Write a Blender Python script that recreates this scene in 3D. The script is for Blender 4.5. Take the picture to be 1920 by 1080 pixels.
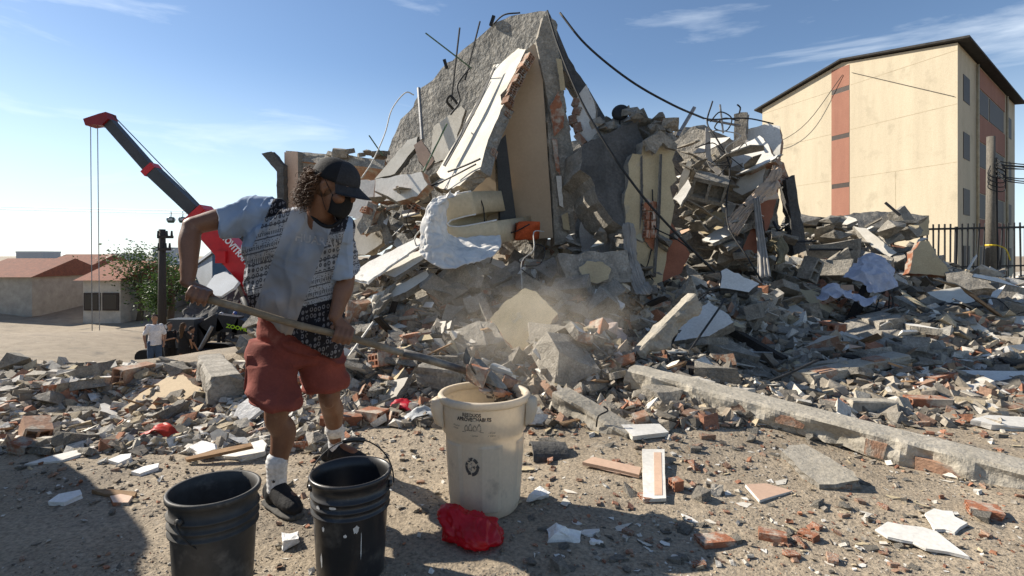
import bpy, bmesh, math, random
import numpy as np
from mathutils import Vector, Matrix
from mathutils.bvhtree import BVHTree

for o in list(bpy.data.objects): bpy.data.objects.remove(o)
SC = bpy.context.scene
COL = SC.collection
R = math.radians
H, F0, CX, CY = 1.25, 1000.0, 960.0, 480.0      # eye height, focal length in photo pixels, principal column, horizon row

# ---------------------------------------------------------------- camera, sky, sun, exposure
cam = bpy.data.cameras.new('camera'); camo = bpy.data.objects.new('camera', cam); COL.objects.link(camo)
camo.location = (0, 0, H); camo.rotation_euler = (R(90), 0, 0)
cam.sensor_width = 36; cam.lens = 36 * F0 / 1920; cam.shift_y = -(540 - CY) / 1920
cam.clip_start = .05; cam.clip_end = 6000
SC.camera = camo
SUN_EL, SUN_AZ = R(34), R(-67)                    # azimuth from +Y towards +X
TOSUN = Vector((math.cos(SUN_EL) * math.sin(SUN_AZ), math.cos(SUN_EL) * math.cos(SUN_AZ), math.sin(SUN_EL)))
w = bpy.data.worlds.new('World'); SC.world = w; w.use_nodes = True
nt = w.node_tree; nt.nodes.clear()
wo = nt.nodes.new('ShaderNodeOutputWorld'); bg = nt.nodes.new('ShaderNodeBackground')
sky = nt.nodes.new('ShaderNodeTexSky'); sky.sky_type = 'NISHITA'; sky.sun_disc = False
sky.sun_elevation = SUN_EL; sky.sun_rotation = SUN_AZ; sky.altitude = 300; sky.air_density = 1.0; sky.dust_density = .25; sky.ozone_density = 3.2
tc = nt.nodes.new('ShaderNodeTexCoord'); mp = nt.nodes.new('ShaderNodeMapping')
mp.inputs['Scale'].default_value = (1.1, 1.6, 7.0); mp.inputs['Rotation'].default_value = (0, R(14), R(20))
nz = nt.nodes.new('ShaderNodeTexNoise'); nz.inputs['Scale'].default_value = 1.7; nz.inputs['Detail'].default_value = 7; nz.inputs['Roughness'].default_value = .58; nz.inputs['Distortion'].default_value = .5
rp = nt.nodes.new('ShaderNodeValToRGB'); rp.color_ramp.elements[0].position = .54; rp.color_ramp.elements[0].color = (0, 0, 0, 1)
rp.color_ramp.elements[1].position = .80; rp.color_ramp.elements[1].color = (.62, .62, .62, 1)
mx = nt.nodes.new('ShaderNodeMix'); mx.data_type = 'RGBA'
mx.inputs[7].default_value = (9.5, 10.2, 10.8, 1)   # thin high cloud, lit by the sun
L = nt.links.new
L(tc.outputs['Generated'], mp.inputs['Vector']); L(mp.outputs[0], nz.inputs['Vector']); L(nz.outputs['Fac'], rp.inputs[0])
L(rp.outputs[0], mx.inputs[0]); L(sky.outputs[0], mx.inputs[6]); sx = nt.nodes.new('ShaderNodeSeparateXYZ'); L(tc.outputs['Generated'], sx.inputs[0])
hzr = nt.nodes.new('ShaderNodeValToRGB'); hzr.color_ramp.elements[0].position = .0; hzr.color_ramp.elements[0].color = (.6, .6, .6, 1); hzr.color_ramp.elements[1].position = .34; hzr.color_ramp.elements[1].color = (0, 0, 0, 1); hzr.color_ramp.interpolation = 'EASE'
mh = nt.nodes.new('ShaderNodeMix'); mh.data_type = 'RGBA'; mh.inputs[7].default_value = (7.2, 8.6, 9.6, 1)   # pale haze towards the horizon
L(sx.outputs[2], hzr.inputs[0]); L(hzr.outputs[0], mh.inputs[0]); L(mx.outputs[2], mh.inputs[6]); L(mh.outputs[2], bg.inputs[0]); L(bg.outputs[0], wo.inputs[0])
bg.inputs[1].default_value = .078
sl = bpy.data.lights.new('sun', 'SUN'); so = bpy.data.objects.new('sun', sl); COL.objects.link(so)
sl.energy = 5.0; sl.angle = R(.53); sl.color = (1, .92, .80)
so.rotation_euler = TOSUN.to_track_quat('Z', 'Y').to_euler(); so.location = (0, 0, 30)
SC.view_settings.view_transform = 'Standard'; SC.view_settings.look = 'None'; SC.view_settings.exposure = 0.82; SC.view_settings.gamma = 1
SC.render.film_transparent = False
SC.cycles.max_bounces = 6; SC.cycles.diffuse_bounces = 3; SC.cycles.glossy_bounces = 2; SC.cycles.transmission_bounces = 4
SC.cycles.volume_bounces = 1; SC.cycles.volume_step_rate = 3

# ---------------------------------------------------------------- helpers
rng = np.random.default_rng(7); random.seed(7)
def P(px, py, d): return Vector(((px - CX) / F0 * d, d, H - (py - CY) / F0 * d))
def on_plane(px, py, p0, n):
    c = Vector((0, 0, H)); r = Vector(((px - CX) / F0, 1, -(py - CY) / F0)); n = Vector(n)
    return c + r * ((Vector(p0) - c).dot(n) / r.dot(n))
def _h(ix, iy, iz):
    n = (ix * 374761393 + iy * 668265263 + iz * 1274126177) & 0x7fffffff
    n = ((n ^ (n >> 13)) * 1274126177) & 0x7fffffff
    return ((n ^ (n >> 16)) & 0xffff) / 32767.5 - 1.0
def vnoise(p):
    p = np.asarray(p, float); i = np.floor(p).astype(np.int64); f = p - i; f = f * f * (3 - 2 * f)
    x, y, z = i[:, 0], i[:, 1], i[:, 2]; a, b, c = f[:, 0], f[:, 1], f[:, 2]; r = 0
    for dx in (0, 1):
        for dy in (0, 1):
            for dz in (0, 1):
                r = r + _h(x + dx, y + dy, z + dz) * (a if dx else 1 - a) * (b if dy else 1 - b) * (c if dz else 1 - c)
    return r
def fbm(p, o=4):
    p = np.asarray(p, float); r = 0; am = 1.0
    for k in range(o): r = r + am * vnoise(p * (2 ** k) + k * 17.3); am *= .5
    return r
def tag(o, label=None, cat=None, group=None, kind=None):
    if label: o['label'] = label
    if cat: o['category'] = cat
    if group: o['group'] = group
    if kind: o['kind'] = kind
    return o
def link(o, parent=None):
    COL.objects.link(o)
    if parent is not None: o.parent = parent
    return o
def thing(name, label, cat, loc=(0, 0, 0), rz=0, group=None):
    o = bpy.data.objects.new(name, None); COL.objects.link(o); o.location = loc; o.rotation_euler = (0, 0, rz)
    o.empty_display_size = .1
    return tag(o, label, cat, group)
def mobj(name, verts, faces, mats, parent=None, smooth=False, mi=None, local=None):
    """one mesh object; with a parent, verts are in the parent's space, unless local=False (world)"""
    me = bpy.data.meshes.new(name)
    vs = [tuple(v) for v in verts]
    if parent is not None and local is False:
        inv = Matrix.LocRotScale(parent.location, parent.rotation_euler, None).inverted(); vs = [tuple(inv @ Vector(v)) for v in vs]
    me.from_pydata(vs, [], [list(map(int, f)) for f in faces])
    for m in (mats if isinstance(mats, (list, tuple)) else [mats]): me.materials.append(m)
    if mi is not None: me.polygons.foreach_set('material_index', list(mi))
    if smooth: me.polygons.foreach_set('use_smooth', [True] * len(me.polygons))
    me.update()
    return link(bpy.data.objects.new(name, me), parent)
def bobj(name, bm, mats, parent=None, smooth=False):
    me = bpy.data.meshes.new(name); bm.to_mesh(me); bm.free()
    for m in (mats if isinstance(mats, (list, tuple)) else [mats]): me.materials.append(m)
    if smooth: me.polygons.foreach_set('use_smooth', [True] * len(me.polygons))
    return link(bpy.data.objects.new(name, me), parent)
def recentre(o):
    """move a one-mesh thing's origin to its base centre"""
    me = o.data; n = len(me.vertices); a = np.empty(n * 3); me.vertices.foreach_get('co', a); a = a.reshape(-1, 3)
    c = np.array([(a[:, 0].min() + a[:, 0].max()) / 2, (a[:, 1].min() + a[:, 1].max()) / 2, a[:, 2].min()])
    me.vertices.foreach_set('co', (a - c).ravel()); o.location = c; me.update(); return o
class MB:
    def __init__(s): s.v = []; s.f = []; s.m = []
    def add(s, vs, fs, m=0):
        k = len(s.v); s.v += [tuple(v) for v in vs]; s.f += [[i + k for i in f] for f in fs]; s.m += [m] * len(fs); return s
    def box(s, c, d, rot=None, m=0):
        c = Vector(c); vs = []
        for x in (-.5, .5):
            for y in (-.5, .5):
                for z in (-.5, .5):
                    v = Vector((x * d[0], y * d[1], z * d[2]))
                    if rot is not None: v = rot @ v
                    vs.append(c + v)
        return s.add(vs, [(0, 1, 3, 2), (4, 6, 7, 5), (0, 4, 5, 1), (2, 3, 7, 6), (0, 2, 6, 4), (1, 5, 7, 3)], m)
    def bar(s, a, b, w_, t_, up=(0, 0, 1), m=0):
        a = Vector(a); b = Vector(b); x = (b - a); l = x.length; x.normalize()
        u = Vector(up); y = u.cross(x)
        if y.length < 1e-4: y = Vector((0, 1, 0)).cross(x)
        y.normalize(); z = x.cross(y)
        return s.box((a + b) / 2, (l, w_, t_), Matrix((x, y, z)).transposed(), m)
    def tube(s, pts, r, n=6, m=0, cap=True):
        pts = [Vector(p) for p in pts]; k = len(pts); rr = r if isinstance(r, (list, tuple)) else [r] * k; base = len(s.v); prev = None
        for i, p in enumerate(pts):
            t = (pts[min(i + 1, k - 1)] - pts[max(i - 1, 0)]).normalized()
            if prev is None:
                u = t.cross(Vector((0, 0, 1)))
                if u.length < .05: u = t.cross(Vector((0, 1, 0)))
            else: u = prev - t * prev.dot(t)
            u.normalize(); prev = u; v = t.cross(u)
            for j in range(n):
                a = 2 * math.pi * j / n; s.v.append(tuple(p + (u * math.cos(a) + v * math.sin(a)) * rr[i]))
        for i in range(k - 1):
            for j in range(n):
                a = base + i * n + j; b = base + i * n + (j + 1) % n
                s.f.append([a, b, b + n, a + n]); s.m.append(m)
        if cap:
            s.f.append([base + j for j in range(n)][::-1]); s.m.append(m)
            s.f.append([base + (k - 1) * n + j for j in range(n)]); s.m.append(m)
        return s
    def lathe(s, prof, n=32, c=(0, 0, 0), m=0, ang=0):
        base = len(s.v); c = Vector(c)
        for (r, z) in prof:
            for j in range(n):
                a = 2 * math.pi * j / n + ang; s.v.append((c.x + r * math.cos(a), c.y + r * math.sin(a), c.z + z))
        for i in range(len(prof) - 1):
            for j in range(n):
                a = base + i * n + j; b = base + i * n + (j + 1) % n
                s.f.append([a, b, b + n, a + n]); s.m.append(m)
        return s
    def build(s, name, mats, parent=None, smooth=False, local=None): return mobj(name, s.v, s.f, mats, parent, smooth, s.m, local)
def spline(pts, n=24):
    p = [Vector(q) for q in pts]; p = [p[0] * 2 - p[1]] + p + [p[-1] * 2 - p[-2]]; out = []
    seg = len(p) - 3
    for i in range(seg):
        a, b, c, d = p[i:i + 4]; k = max(2, n // seg)
        for j in range(k):
            t = j / k; out.append(.5 * ((2 * b) + (c - a) * t + (2 * a - 5 * b + 4 * c - d) * t * t + (3 * b - a - 3 * c + d) * t ** 3))
    out.append(p[-2]); return out

# ---------------------------------------------------------------- materials
def mat(name, c1, c2=None, scale=6, rough=.9, bump=.25, bscale=45, rnd=0, spots=(), attr=None, fine=.25, metal=0, streak=None, spec=.3, trans=0, dist=.02):
    m = bpy.data.materials.new(name); m.use_nodes = True; t = m.node_tree; N = t.nodes; K = t.links.new
    b = N['Principled BSDF']; b.inputs['Roughness'].default_value = rough; b.inputs['Metallic'].default_value = metal
    b.inputs['Specular IOR Level'].default_value = spec
    c2 = c2 or tuple(x * .72 for x in c1)
    co = N.new('ShaderNodeTexCoord'); vec = co.outputs['Object']
    oi = N.new('ShaderNodeObjectInfo'); ad = N.new('ShaderNodeVectorMath'); ad.operation = 'ADD'
    sc_ = N.new('ShaderNodeVectorMath'); sc_.operation = 'SCALE'; sc_.inputs[0].default_value = (31, 17, 53)
    K(oi.outputs['Random'], sc_.inputs['Scale']); K(vec, ad.inputs[0]); K(sc_.outputs[0], ad.inputs[1]); vec = ad.outputs[0]
    if streak:
        ms = N.new('ShaderNodeMapping'); ms.inputs['Scale'].default_value = streak; K(vec, ms.inputs[0]); sv = ms.outputs[0]
    else: sv = vec
    def noise(s, d=5, v=None, r=.6):
        n = N.new('ShaderNodeTexNoise'); n.inputs['Scale'].default_value = s; n.inputs['Detail'].default_value = d; n.inputs['Roughness'].default_value = r
        K(v or vec, n.inputs['Vector']); return n.outputs['Fac']
    def ramp(f, a, b_, ca=(0, 0, 0), cb=(1, 1, 1)):
        r_ = N.new('ShaderNodeValToRGB'); r_.color_ramp.elements[0].position = a; r_.color_ramp.elements[1].position = b_
        r_.color_ramp.elements[0].color = (*ca, 1); r_.color_ramp.elements[1].color = (*cb, 1); K(f, r_.inputs[0]); return r_.outputs[0]
    def mix(f, a, b_, mode='MIX'):
        x = N.new('ShaderNodeMix'); x.data_type = 'RGBA'; x.blend_type = mode
        if isinstance(f, float): x.inputs[0].default_value = f
        else: K(f, x.inputs[0])
        for s_, val in ((6, a), (7, b_)):
            if isinstance(val, tuple): x.inputs[s_].default_value = (*val, 1)
            else: K(val, x.inputs[s_])
        return x.outputs[2]
    n1 = noise(scale, 6, sv); col = ramp(n1, .33, .67, c2, c1)
    if attr:
        at = N.new('ShaderNodeAttribute'); at.attribute_name = attr; col = mix(1.0, at.outputs['Color'], ramp(n1, .3, .7, (.72,) * 3, (1.1,) * 3), 'MULTIPLY')
    for (c, s, lo, hi) in spots: col = mix(ramp(noise(s, 5), lo, hi), col, tuple(c))
    n2 = noise(bscale, 4)
    if fine: col = mix(1.0, col, ramp(n2, .3, .7, (1 - fine,) * 3, (1 + fine * .6,) * 3), 'MULTIPLY')
    if rnd: col = mix(1.0, col, ramp(oi.outputs['Random'], 0, 1, (1 - rnd,) * 3, (1 + rnd * .7,) * 3), 'MULTIPLY')
    K(col, b.inputs['Base Color'])
    if bump:
        n3 = noise(bscale * .22, 6); a_ = N.new('ShaderNodeMath'); a_.operation = 'MULTIPLY_ADD'; a_.inputs[1].default_value = .45; K(n2, a_.inputs[0]); K(n3, a_.inputs[2])
        bp = N.new('ShaderNodeBump'); bp.inputs['Strength'].default_value = bump; bp.inputs['Distance'].default_value = dist; K(a_.outputs[0], bp.inputs['Height']); K(bp.outputs[0], b.inputs['Normal'])
    if trans:
        tr = N.new('ShaderNodeBsdfTranslucent'); K(col, tr.inputs[0]); ms_ = N.new('ShaderNodeMixShader'); ms_.inputs[0].default_value = trans
        K(b.outputs[0], ms_.inputs[1]); K(tr.outputs[0], ms_.inputs[2]); K(ms_.outputs[0], N['Material Output'].inputs[0])
    return m
M = {}
M['dirt'] = mat('dirt', (.37, .305, .222), (.265, .216, .155), 2.2, bump=.9, bscale=60, spots=[((.16, .135, .105), 1.1, .56, .72), ((.36, .31, .24), 6, .6, .72)], fine=.45)
M['concrete'] = mat('concrete', (.34, .31, .26), (.20, .182, .152), 5, bump=.9, bscale=38, rnd=.22, spots=[((.40, .365, .31), 9, .58, .7)], fine=.35, dist=.03)
M['concrete_pale'] = mat('concrete_pale', (.43, .39, .32), (.31, .28, .225), 4, bump=.8, bscale=40, rnd=.1, spots=[((.30, .28, .24), 6, .60, .72)], fine=.25, dist=.02)
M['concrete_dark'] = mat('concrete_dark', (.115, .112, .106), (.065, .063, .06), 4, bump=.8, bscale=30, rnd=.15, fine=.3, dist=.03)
M['concrete_wall'] = mat('concrete_wall', (.34, .32, .28), (.20, .19, .168), 2.2, bump=1, bscale=16, fine=.4, dist=.07, spots=[((.17, .165, .155), 3, .60, .72)])
M['plaster'] = mat('plaster', (.64, .60, .52), (.52, .48, .40), 3, bump=.15, bscale=50, rnd=.14, spots=[((.44, .40, .33), 5, .62, .74)], fine=.1)
M['white'] = mat('white', (.70, .68, .63), (.58, .555, .50), 2.5, bump=.2, bscale=40, rnd=.1, spots=[((.45, .42, .37), 7, .64, .72)], fine=.12)
M['cream'] = mat('cream', (.50, .415, .265), (.41, .335, .21), 2.5, bump=.3, bscale=55, spots=[((.34, .31, .25), 3.5, .60, .72)], fine=.15)
M['beige'] = mat('beige', (.50, .375, .25), (.43, .32, .21), 1.2, bump=.05, bscale=30, fine=.06, rough=.6)
M['brownpaint'] = mat('brownpaint', (.30, .12, .07), (.22, .085, .05), 3, bump=.3, bscale=60, fine=.15)
M['brick'] = mat('brick', (.36, .145, .075), (.25, .10, .055), 12, bump=.5, bscale=60, rnd=.25, spots=[((.42, .36, .29), 8, .47, .62)], fine=.25)
M['brick_dusty'] = mat('brick_dusty', (.38, .23, .15), (.27, .15, .10), 10, bump=.5, bscale=60, rnd=.25, spots=[((.38, .34, .28), 8, .48, .62)], fine=.25)
M['wood'] = mat('wood', (.34, .22, .12), (.22, .13, .07), 3, bump=.25, bscale=30, rnd=.3, streak=(1, 14, 14), fine=.15)
M['darkwood'] = mat('darkwood', (.045, .038, .033), (.02, .018, .016), 4, bump=.4, bscale=30, rnd=.3, streak=(1, 10, 10))
M['tileface'] = mat('tileface', (.60, .42, .30), (.52, .35, .25), 3, bump=.05, rough=.5, rnd=.1, fine=.1)
M['steel'] = mat('steel', (.30, .30, .30), (.2, .2, .2), 9, rough=.5, bump=.1, metal=.6, rnd=.2)
M['blackmetal'] = mat('blackmetal', (.022, .022, .023), (.012, .012, .013), 10, rough=.55, bump=.1)
M['cable'] = mat('cable', (.03, .03, .03), None, 10, rough=.7, bump=0)
M['whitecable'] = mat('whitecable', (.55, .53, .48), None, 10, rough=.7, bump=0)
M['greenrod'] = mat('greenrod', (.10, .16, .09), None, 10, rough=.6, bump=0)
M['frag'] = mat('frag', (1, 1, 1), None, 18, bump=.5, bscale=70, attr='col', fine=.25)

# ---------------------------------------------------------------- ground: one sheet, heights from surveyed points (column, row, distance)
CTRL = [P(*q) for q in [
 (700, 556, 6.3), (760, 515, 6.9), (860, 510, 6.9), (960, 492, 7.0), (1080, 520, 6.8), (1200, 548, 6.8), (1300, 545, 7.2), (1400, 530, 8.0),
 (900, 640, 5.2), (1000, 640, 5.2), (1100, 640, 5.2), (800, 625, 5.2), (700, 650, 5.2), (600, 690, 5.2), (520, 690, 5.5),
 (900, 760, 4.2), (1050, 765, 4.2), (700, 780, 4.1), (560, 790, 4.0), (420, 775, 4.2),
 (450, 690, 6.0), (470, 688, 8.0), (462, 680, 9.5), (470, 670, 11), (385, 712, 5.9), (335, 756, 5.6), (240, 792, 5.0), (100, 800, 4.6), (0, 805, 4.4), (440, 742, 5.1),
 (1200, 690, 5.4), (1250, 640, 6.0), (1400, 660, 6.2), (1550, 620, 7.5), (1700, 590, 8.5), (1850, 575, 9.5), (2100, 600, 9.5),
 (1500, 560, 8.6), (1500, 470, 11), (1650, 480, 11.5), (1800, 520, 12.5), (1750, 515, 13), (1600, 455, 13), (1500, 440, 13), (1860, 522, 14.5),
 (1400, 490, 10), (1200, 470, 9), (1000, 440, 9), (850, 440, 9), (700, 480, 9), (600, 520, 9), (540, 545, 9.5),
 (1500, 715, 5.3), (1700, 715, 5.3), (1900, 715, 5.3), (2100, 720, 5.2)]]
CTRL += [Vector(q) for q in [(-3, 1, 0), (0, 1, 0), (3, 1, 0), (-1, 2.6, 0), (1, 2.6, 0), (2.6, 2.9, 0), (-3, 3, 0), (0, 3.4, 0), (3, 4, 0), (-2, 3.6, 0), (-6, 2, 0), (7, 2, 0), (-1.1, 3.2, 0), (5, 4, 0),
 (-4.6, 8.5, -.55), (-6, 10, -1.0), (-7, 7, -.35), (-9, 13, -1.7), (-10, 16, -2.25), (-12, 19.4, -2.8), (-6, 16, -2.1), (-3, 14, -1.2), (-4, 11, -.9), (-3.2, 9, -.3), (-18, 16, -2.3), (-12, 25, -3), (-25, 30, -3), (-5, 30, -3), (-25, 12, -1.6), (-14, 6, -.2),
 (0, 14, .6), (3, 18, .3), (8, 18, .4), (14, 18, .2), (18, 22, 0), (25, 20, 0), (12, 12, .3), (14, 8, .05), (20, 10, 0), (0, 30, -1.2), (20, 35, 0), (-20, 60, -3), (20, 60, -1), (0, -8, 0), (-12, -6, 0), (12, -6, 0),
 (0, 120, -3), (-120, 120, -4), (120, 120, -2), (-150, 0, -1), (150, 0, 0), (0, -120, 0), (0, 900, -6), (-900, 600, -6), (900, 600, -6)]]
CT = np.array([tuple(c) for c in CTRL])
def hsmooth(x, y):
    x = np.atleast_1d(np.asarray(x, float)); y = np.atleast_1d(np.asarray(y, float)); out = np.empty(x.shape)
    for s in range(0, x.size, 20000):
        xx = x.ravel()[s:s + 20000, None]; yy = y.ravel()[s:s + 20000, None]
        w_ = 1.0 / ((xx - CT[:, 0]) ** 2 + (yy - CT[:, 1]) ** 2 + .10) ** 1.9
        out.ravel()[s:s + 20000] = (w_ * CT[:, 2]).sum(1) / w_.sum(1)
    return out
def rough_mask(x, y):
    d = np.clip((y - 3.9 + .25 * np.sin(x * 1.3)) / 1.6, 0, 1) * np.clip((16 - y) / 3, 0, 1) * np.clip((x + 6) / 2, 0, 1) * np.clip((13 - x) / 3, 0, 1)
    d2 = np.clip((x - 1.5 - (5.2 - y)) / 2, 0, 1) * (y < 5.2); return d * (1 - .75 * d2)
def hfull(x, y):
    x = np.atleast_1d(np.asarray(x, float)); y = np.atleast_1d(np.asarray(y, float)); h = hsmooth(x, y)
    p = np.stack([x.ravel(), y.ravel(), np.zeros(x.size)], 1); near = np.clip((40 - np.hypot(x, y)) / 20, 0, 1)
    h = h + (fbm(p * 1.7, 4).reshape(x.shape) * .15 * rough_mask(x, y) + fbm(p * 1.1 + 40, 3).reshape(x.shape) * .010 * near + fbm(p * 6 + 9, 3).reshape(x.shape) * .006 * near)
    return h
def axis(lo, hi, step, far, g=1.22):
    a = list(np.arange(lo, hi + 1e-6, step)); s = step
    while a[-1] < far: s *= g; a.append(a[-1] + s)
    s = step; b = []; q = lo
    while q > -far: s *= g; q -= s; b.append(q)
    return np.array(b[::-1] + a)
GX = axis(-7, 13, .055, 2600); GY = axis(1.0, 15, .055, 2600)
XX, YY = np.meshgrid(GX, GY); ZZ = hfull(XX, YY)
nx, ny = len(GX), len(GY)
vv = np.stack([XX.ravel(), YY.ravel(), ZZ.ravel()], 1)
ii = np.arange(nx * ny).reshape(ny, nx)
q = np.stack([ii[:-1, :-1].ravel(), ii[:-1, 1:].ravel(), ii[1:, 1:].ravel(), ii[1:, :-1].ravel()], 1)
def np_mesh(name, v, quads, mats, smooth=True):
    me = bpy.data.meshes.new(name); n = len(quads); k = quads.shape[1]
    me.vertices.add(len(v)); me.vertices.foreach_set('co', v.astype(np.float32).ravel())
    me.loops.add(n * k); me.loops.foreach_set('vertex_index', quads.astype(np.int32).ravel())
    me.polygons.add(n); me.polygons.foreach_set('loop_start', np.arange(0, n * k, k, dtype=np.int32)); me.polygons.foreach_set('loop_total', np.full(n, k, np.int32))
    me.polygons.foreach_set('use_smooth', np.full(n, smooth)); me.update(calc_edges=True)
    for m in mats: me.materials.append(m)
    return me
g = link(bpy.data.objects.new('ground', np_mesh('ground', vv, q, [M['dirt']]))); tag(g, kind='structure', label='dusty earth and rubble covered ground of the street', cat=None)
def hz(x, y):
    """bilinear look-up in the built sheet"""
    x = np.atleast_1d(np.asarray(x, float)); y = np.atleast_1d(np.asarray(y, float))
    i = np.clip(np.searchsorted(GX, x) - 1, 0, nx - 2); j = np.clip(np.searchsorted(GY, y) - 1, 0, ny - 2)
    fx = (x - GX[i]) / (GX[i + 1] - GX[i]); fy = (y - GY[j]) / (GY[j + 1] - GY[j])
    return ZZ[j, i] * (1 - fx) * (1 - fy) + ZZ[j, i + 1] * fx * (1 - fy) + ZZ[j + 1, i] * (1 - fx) * fy + ZZ[j + 1, i + 1] * fx * fy
def gz(x, y): return float(hz(x, y)[0])
_T = 1.3 * np.power(1.012, np.arange(0, 290))
def ground_hit(px, py):
    """first point where the sight line over (column,row) meets the sheet, as distance; nan if none"""
    px = np.atleast_1d(np.asarray(px, float)); py = np.atleast_1d(np.asarray(py, float)); out = np.full(px.shape, np.nan)
    for k in range(len(px)):
        a = (px[k] - CX) / F0; b = H - (py[k] - CY) / F0 * _T; d = b - hz(a * _T, _T); w_ = np.where(d < 0)[0]
        if len(w_) and w_[0] > 0:
            i = w_[0]; t0, t1, d0, d1 = _T[i - 1], _T[i], d[i - 1], d[i]; out[k] = t0 + (t1 - t0) * d0 / (d0 - d1)
    return out
def G(px, py):
    t = ground_hit(px, py)[0]
    if math.isnan(t): t = 9.0
    return P(px, py, t)

# ---------------------------------------------------------------- broken pieces
def densify(pts, step, jag, seed, closed=True):
    r = random.Random(seed); out = []; n = len(pts); c = sum((Vector(p) for p in pts), Vector()) / n
    for i in range(n):
        a, b = Vector(pts[i]), Vector(pts[(i + 1) % n]); l = (b - a).length; k = max(1, int(l / step)); out.append(a)
        for j in range(1, k):
            p = a.lerp(b, (j + r.uniform(-.3, .3)) / k); o = (p - c).normalized(); out.append(p + o * r.uniform(-1, .6) * jag)
    return out
def slab_mesh(poly, n, thick, step=.08, jag=.02, seed=1, rough=None, rings=3):
    """broken plate: front outline poly (coplanar), body behind it; returns verts, faces, material index (0 face, 1 broken edge)"""
    n = Vector(n).normalized(); r = random.Random(seed + 5); pts = densify(poly, step, jag, seed); k = len(pts); c = sum(pts, Vector()) / k
    rough = jag if rough is None else rough
    v = []; f = []; m = []
    for i in range(rings + 1):
        s = i / rings
        for p in pts:
            o = (p - c).normalized(); v.append(p - n * thick * s + (o * r.uniform(-1, 1) * rough if 0 < i else Vector()) + (n * r.uniform(-.2, .2) * thick / rings if 0 < i < rings else Vector()))
    bm = bmesh.new(); bv = [bm.verts.new(p) for p in v]
    ref = n
    def fill(loop, mi, want):
        es = []
        for a, b in zip(loop, loop[1:] + loop[:1]):
            e = bm.edges.get((a, b)) or bm.edges.new((a, b)); es.append(e)
        res = bmesh.ops.triangle_fill(bm, use_beauty=True, use_dissolve=False, edges=es)
        for g_ in res['geom']:
            if isinstance(g_, bmesh.types.BMFace):
                g_.material_index = mi; g_.normal_update()
                if g_.normal.dot(want) < 0: g_.normal_flip()
    for i in range(rings):
        for j in range(k):
            a, b = i * k + j, i * k + (j + 1) % k
            fc = bm.faces.new((bv[a], bv[b], bv[b + k], bv[a + k])); fc.material_index = 1
    fill(bv[:k], 0, n); fill(bv[rings * k:], 2, -n)
    bm.normal_update(); bmesh.ops.recalc_face_normals(bm, faces=bm.faces)
    return bm
def slab(name, label, cat, pts, d, n, thick, face, edge=None, back=None, step=.08, jag=.02, seed=None, rough=None, parent=None, group=None, sub=0, amp=0):
    """plate seen over the columns and rows pts, standing at distance d (of its middle) in the plane with normal n"""
    seed = seed if seed is not None else abs(hash(name)) % 9999 if False else len(bpy.data.objects)
    cx = sum(p[0] for p in pts) / len(pts); cy = sum(p[1] for p in pts) / len(pts)
    p0 = P(cx, cy, d); nn = Vector(n).normalized(); poly = [on_plane(p[0], p[1], p0, nn) for p in pts]
    bm = slab_mesh(poly, nn, thick, step, jag, seed, rough)
    if sub:
        for _ in range(sub):
            es = [e for e in bm.edges if e.calc_length() > .16]
            if not es: break
            bmesh.ops.subdivide_edges(bm, edges=es, cuts=1); bmesh.ops.triangulate(bm, faces=[f_ for f_ in bm.faces if len(f_.verts) > 4])
        bm.normal_update(); co = np.array([tuple(v.co) for v in bm.verts]); a = fbm(co * 2.6 + seed, 5) * amp
        for v, q_ in zip(bm.verts, a): v.co += v.normal * float(q_)
    e = edge or face
    if parent is not None:
        inv = Matrix.LocRotScale(parent.location, parent.rotation_euler, None).inverted()
        for v in bm.verts: v.co = inv @ v.co
    o = bobj(name, bm, [face, e, back or face], parent)
    if parent is None: recentre(o); tag(o, label, cat, group)
    elif label: o['label'] = label
    return o
def gslab(name, label, cat, pts, n, thick, face, edge=None, lift=0.0, **kw):
    """plate lying on the ground where its lower edge meets the sheet"""
    lo = max(pts, key=lambda p: p[1]); g_ = G(lo[0], lo[1] + 1); nn = Vector(n).normalized()
    p0 = g_ + nn * (thick * .8 + lift); poly = [on_plane(p[0], p[1], p0, nn) for p in pts]
    c = sum(poly, Vector()) / len(poly); cx = sum(p[0] for p in pts) / len(pts); cy = sum(p[1] for p in pts) / len(pts)
    d = on_plane(cx, cy, p0, nn).y
    return slab(name, label, cat, pts, d, n, thick, face, edge, **kw)
def chunk_bm(dims, seed, sub=1, amp=.06, npts=14, boxy=.75):
    r = random.Random(seed); bm = bmesh.new()
    for i in range(npts):
        p = [r.uniform(-1, 1) for _ in range(3)]
        if r.random() < boxy:
            for k in range(3): p[k] = math.copysign(r.uniform(.72, 1), p[k])
        bm.verts.new([p[k] * dims[k] / 2 for k in range(3)])
    res = bmesh.ops.convex_hull(bm, input=bm.verts); bmesh.ops.delete(bm, geom=[v for v in bm.verts if not v.link_faces], context='VERTS')
    bmesh.ops.dissolve_limit(bm, angle_limit=.12, verts=bm.verts, edges=bm.edges); bmesh.ops.triangulate(bm, faces=bm.faces)
    if sub:
        bmesh.ops.subdivide_edges(bm, edges=bm.edges, cuts=sub, use_grid_fill=True); bm.normal_update()
        co = np.array([tuple(v.co) for v in bm.verts]); s = max(dims); a = fbm(co / s * 5 + seed, 3) * amp * s
        for v, q_ in zip(bm.verts, a): v.co += v.normal * float(q_) * .6
    bm.normal_update(); return bm
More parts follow.
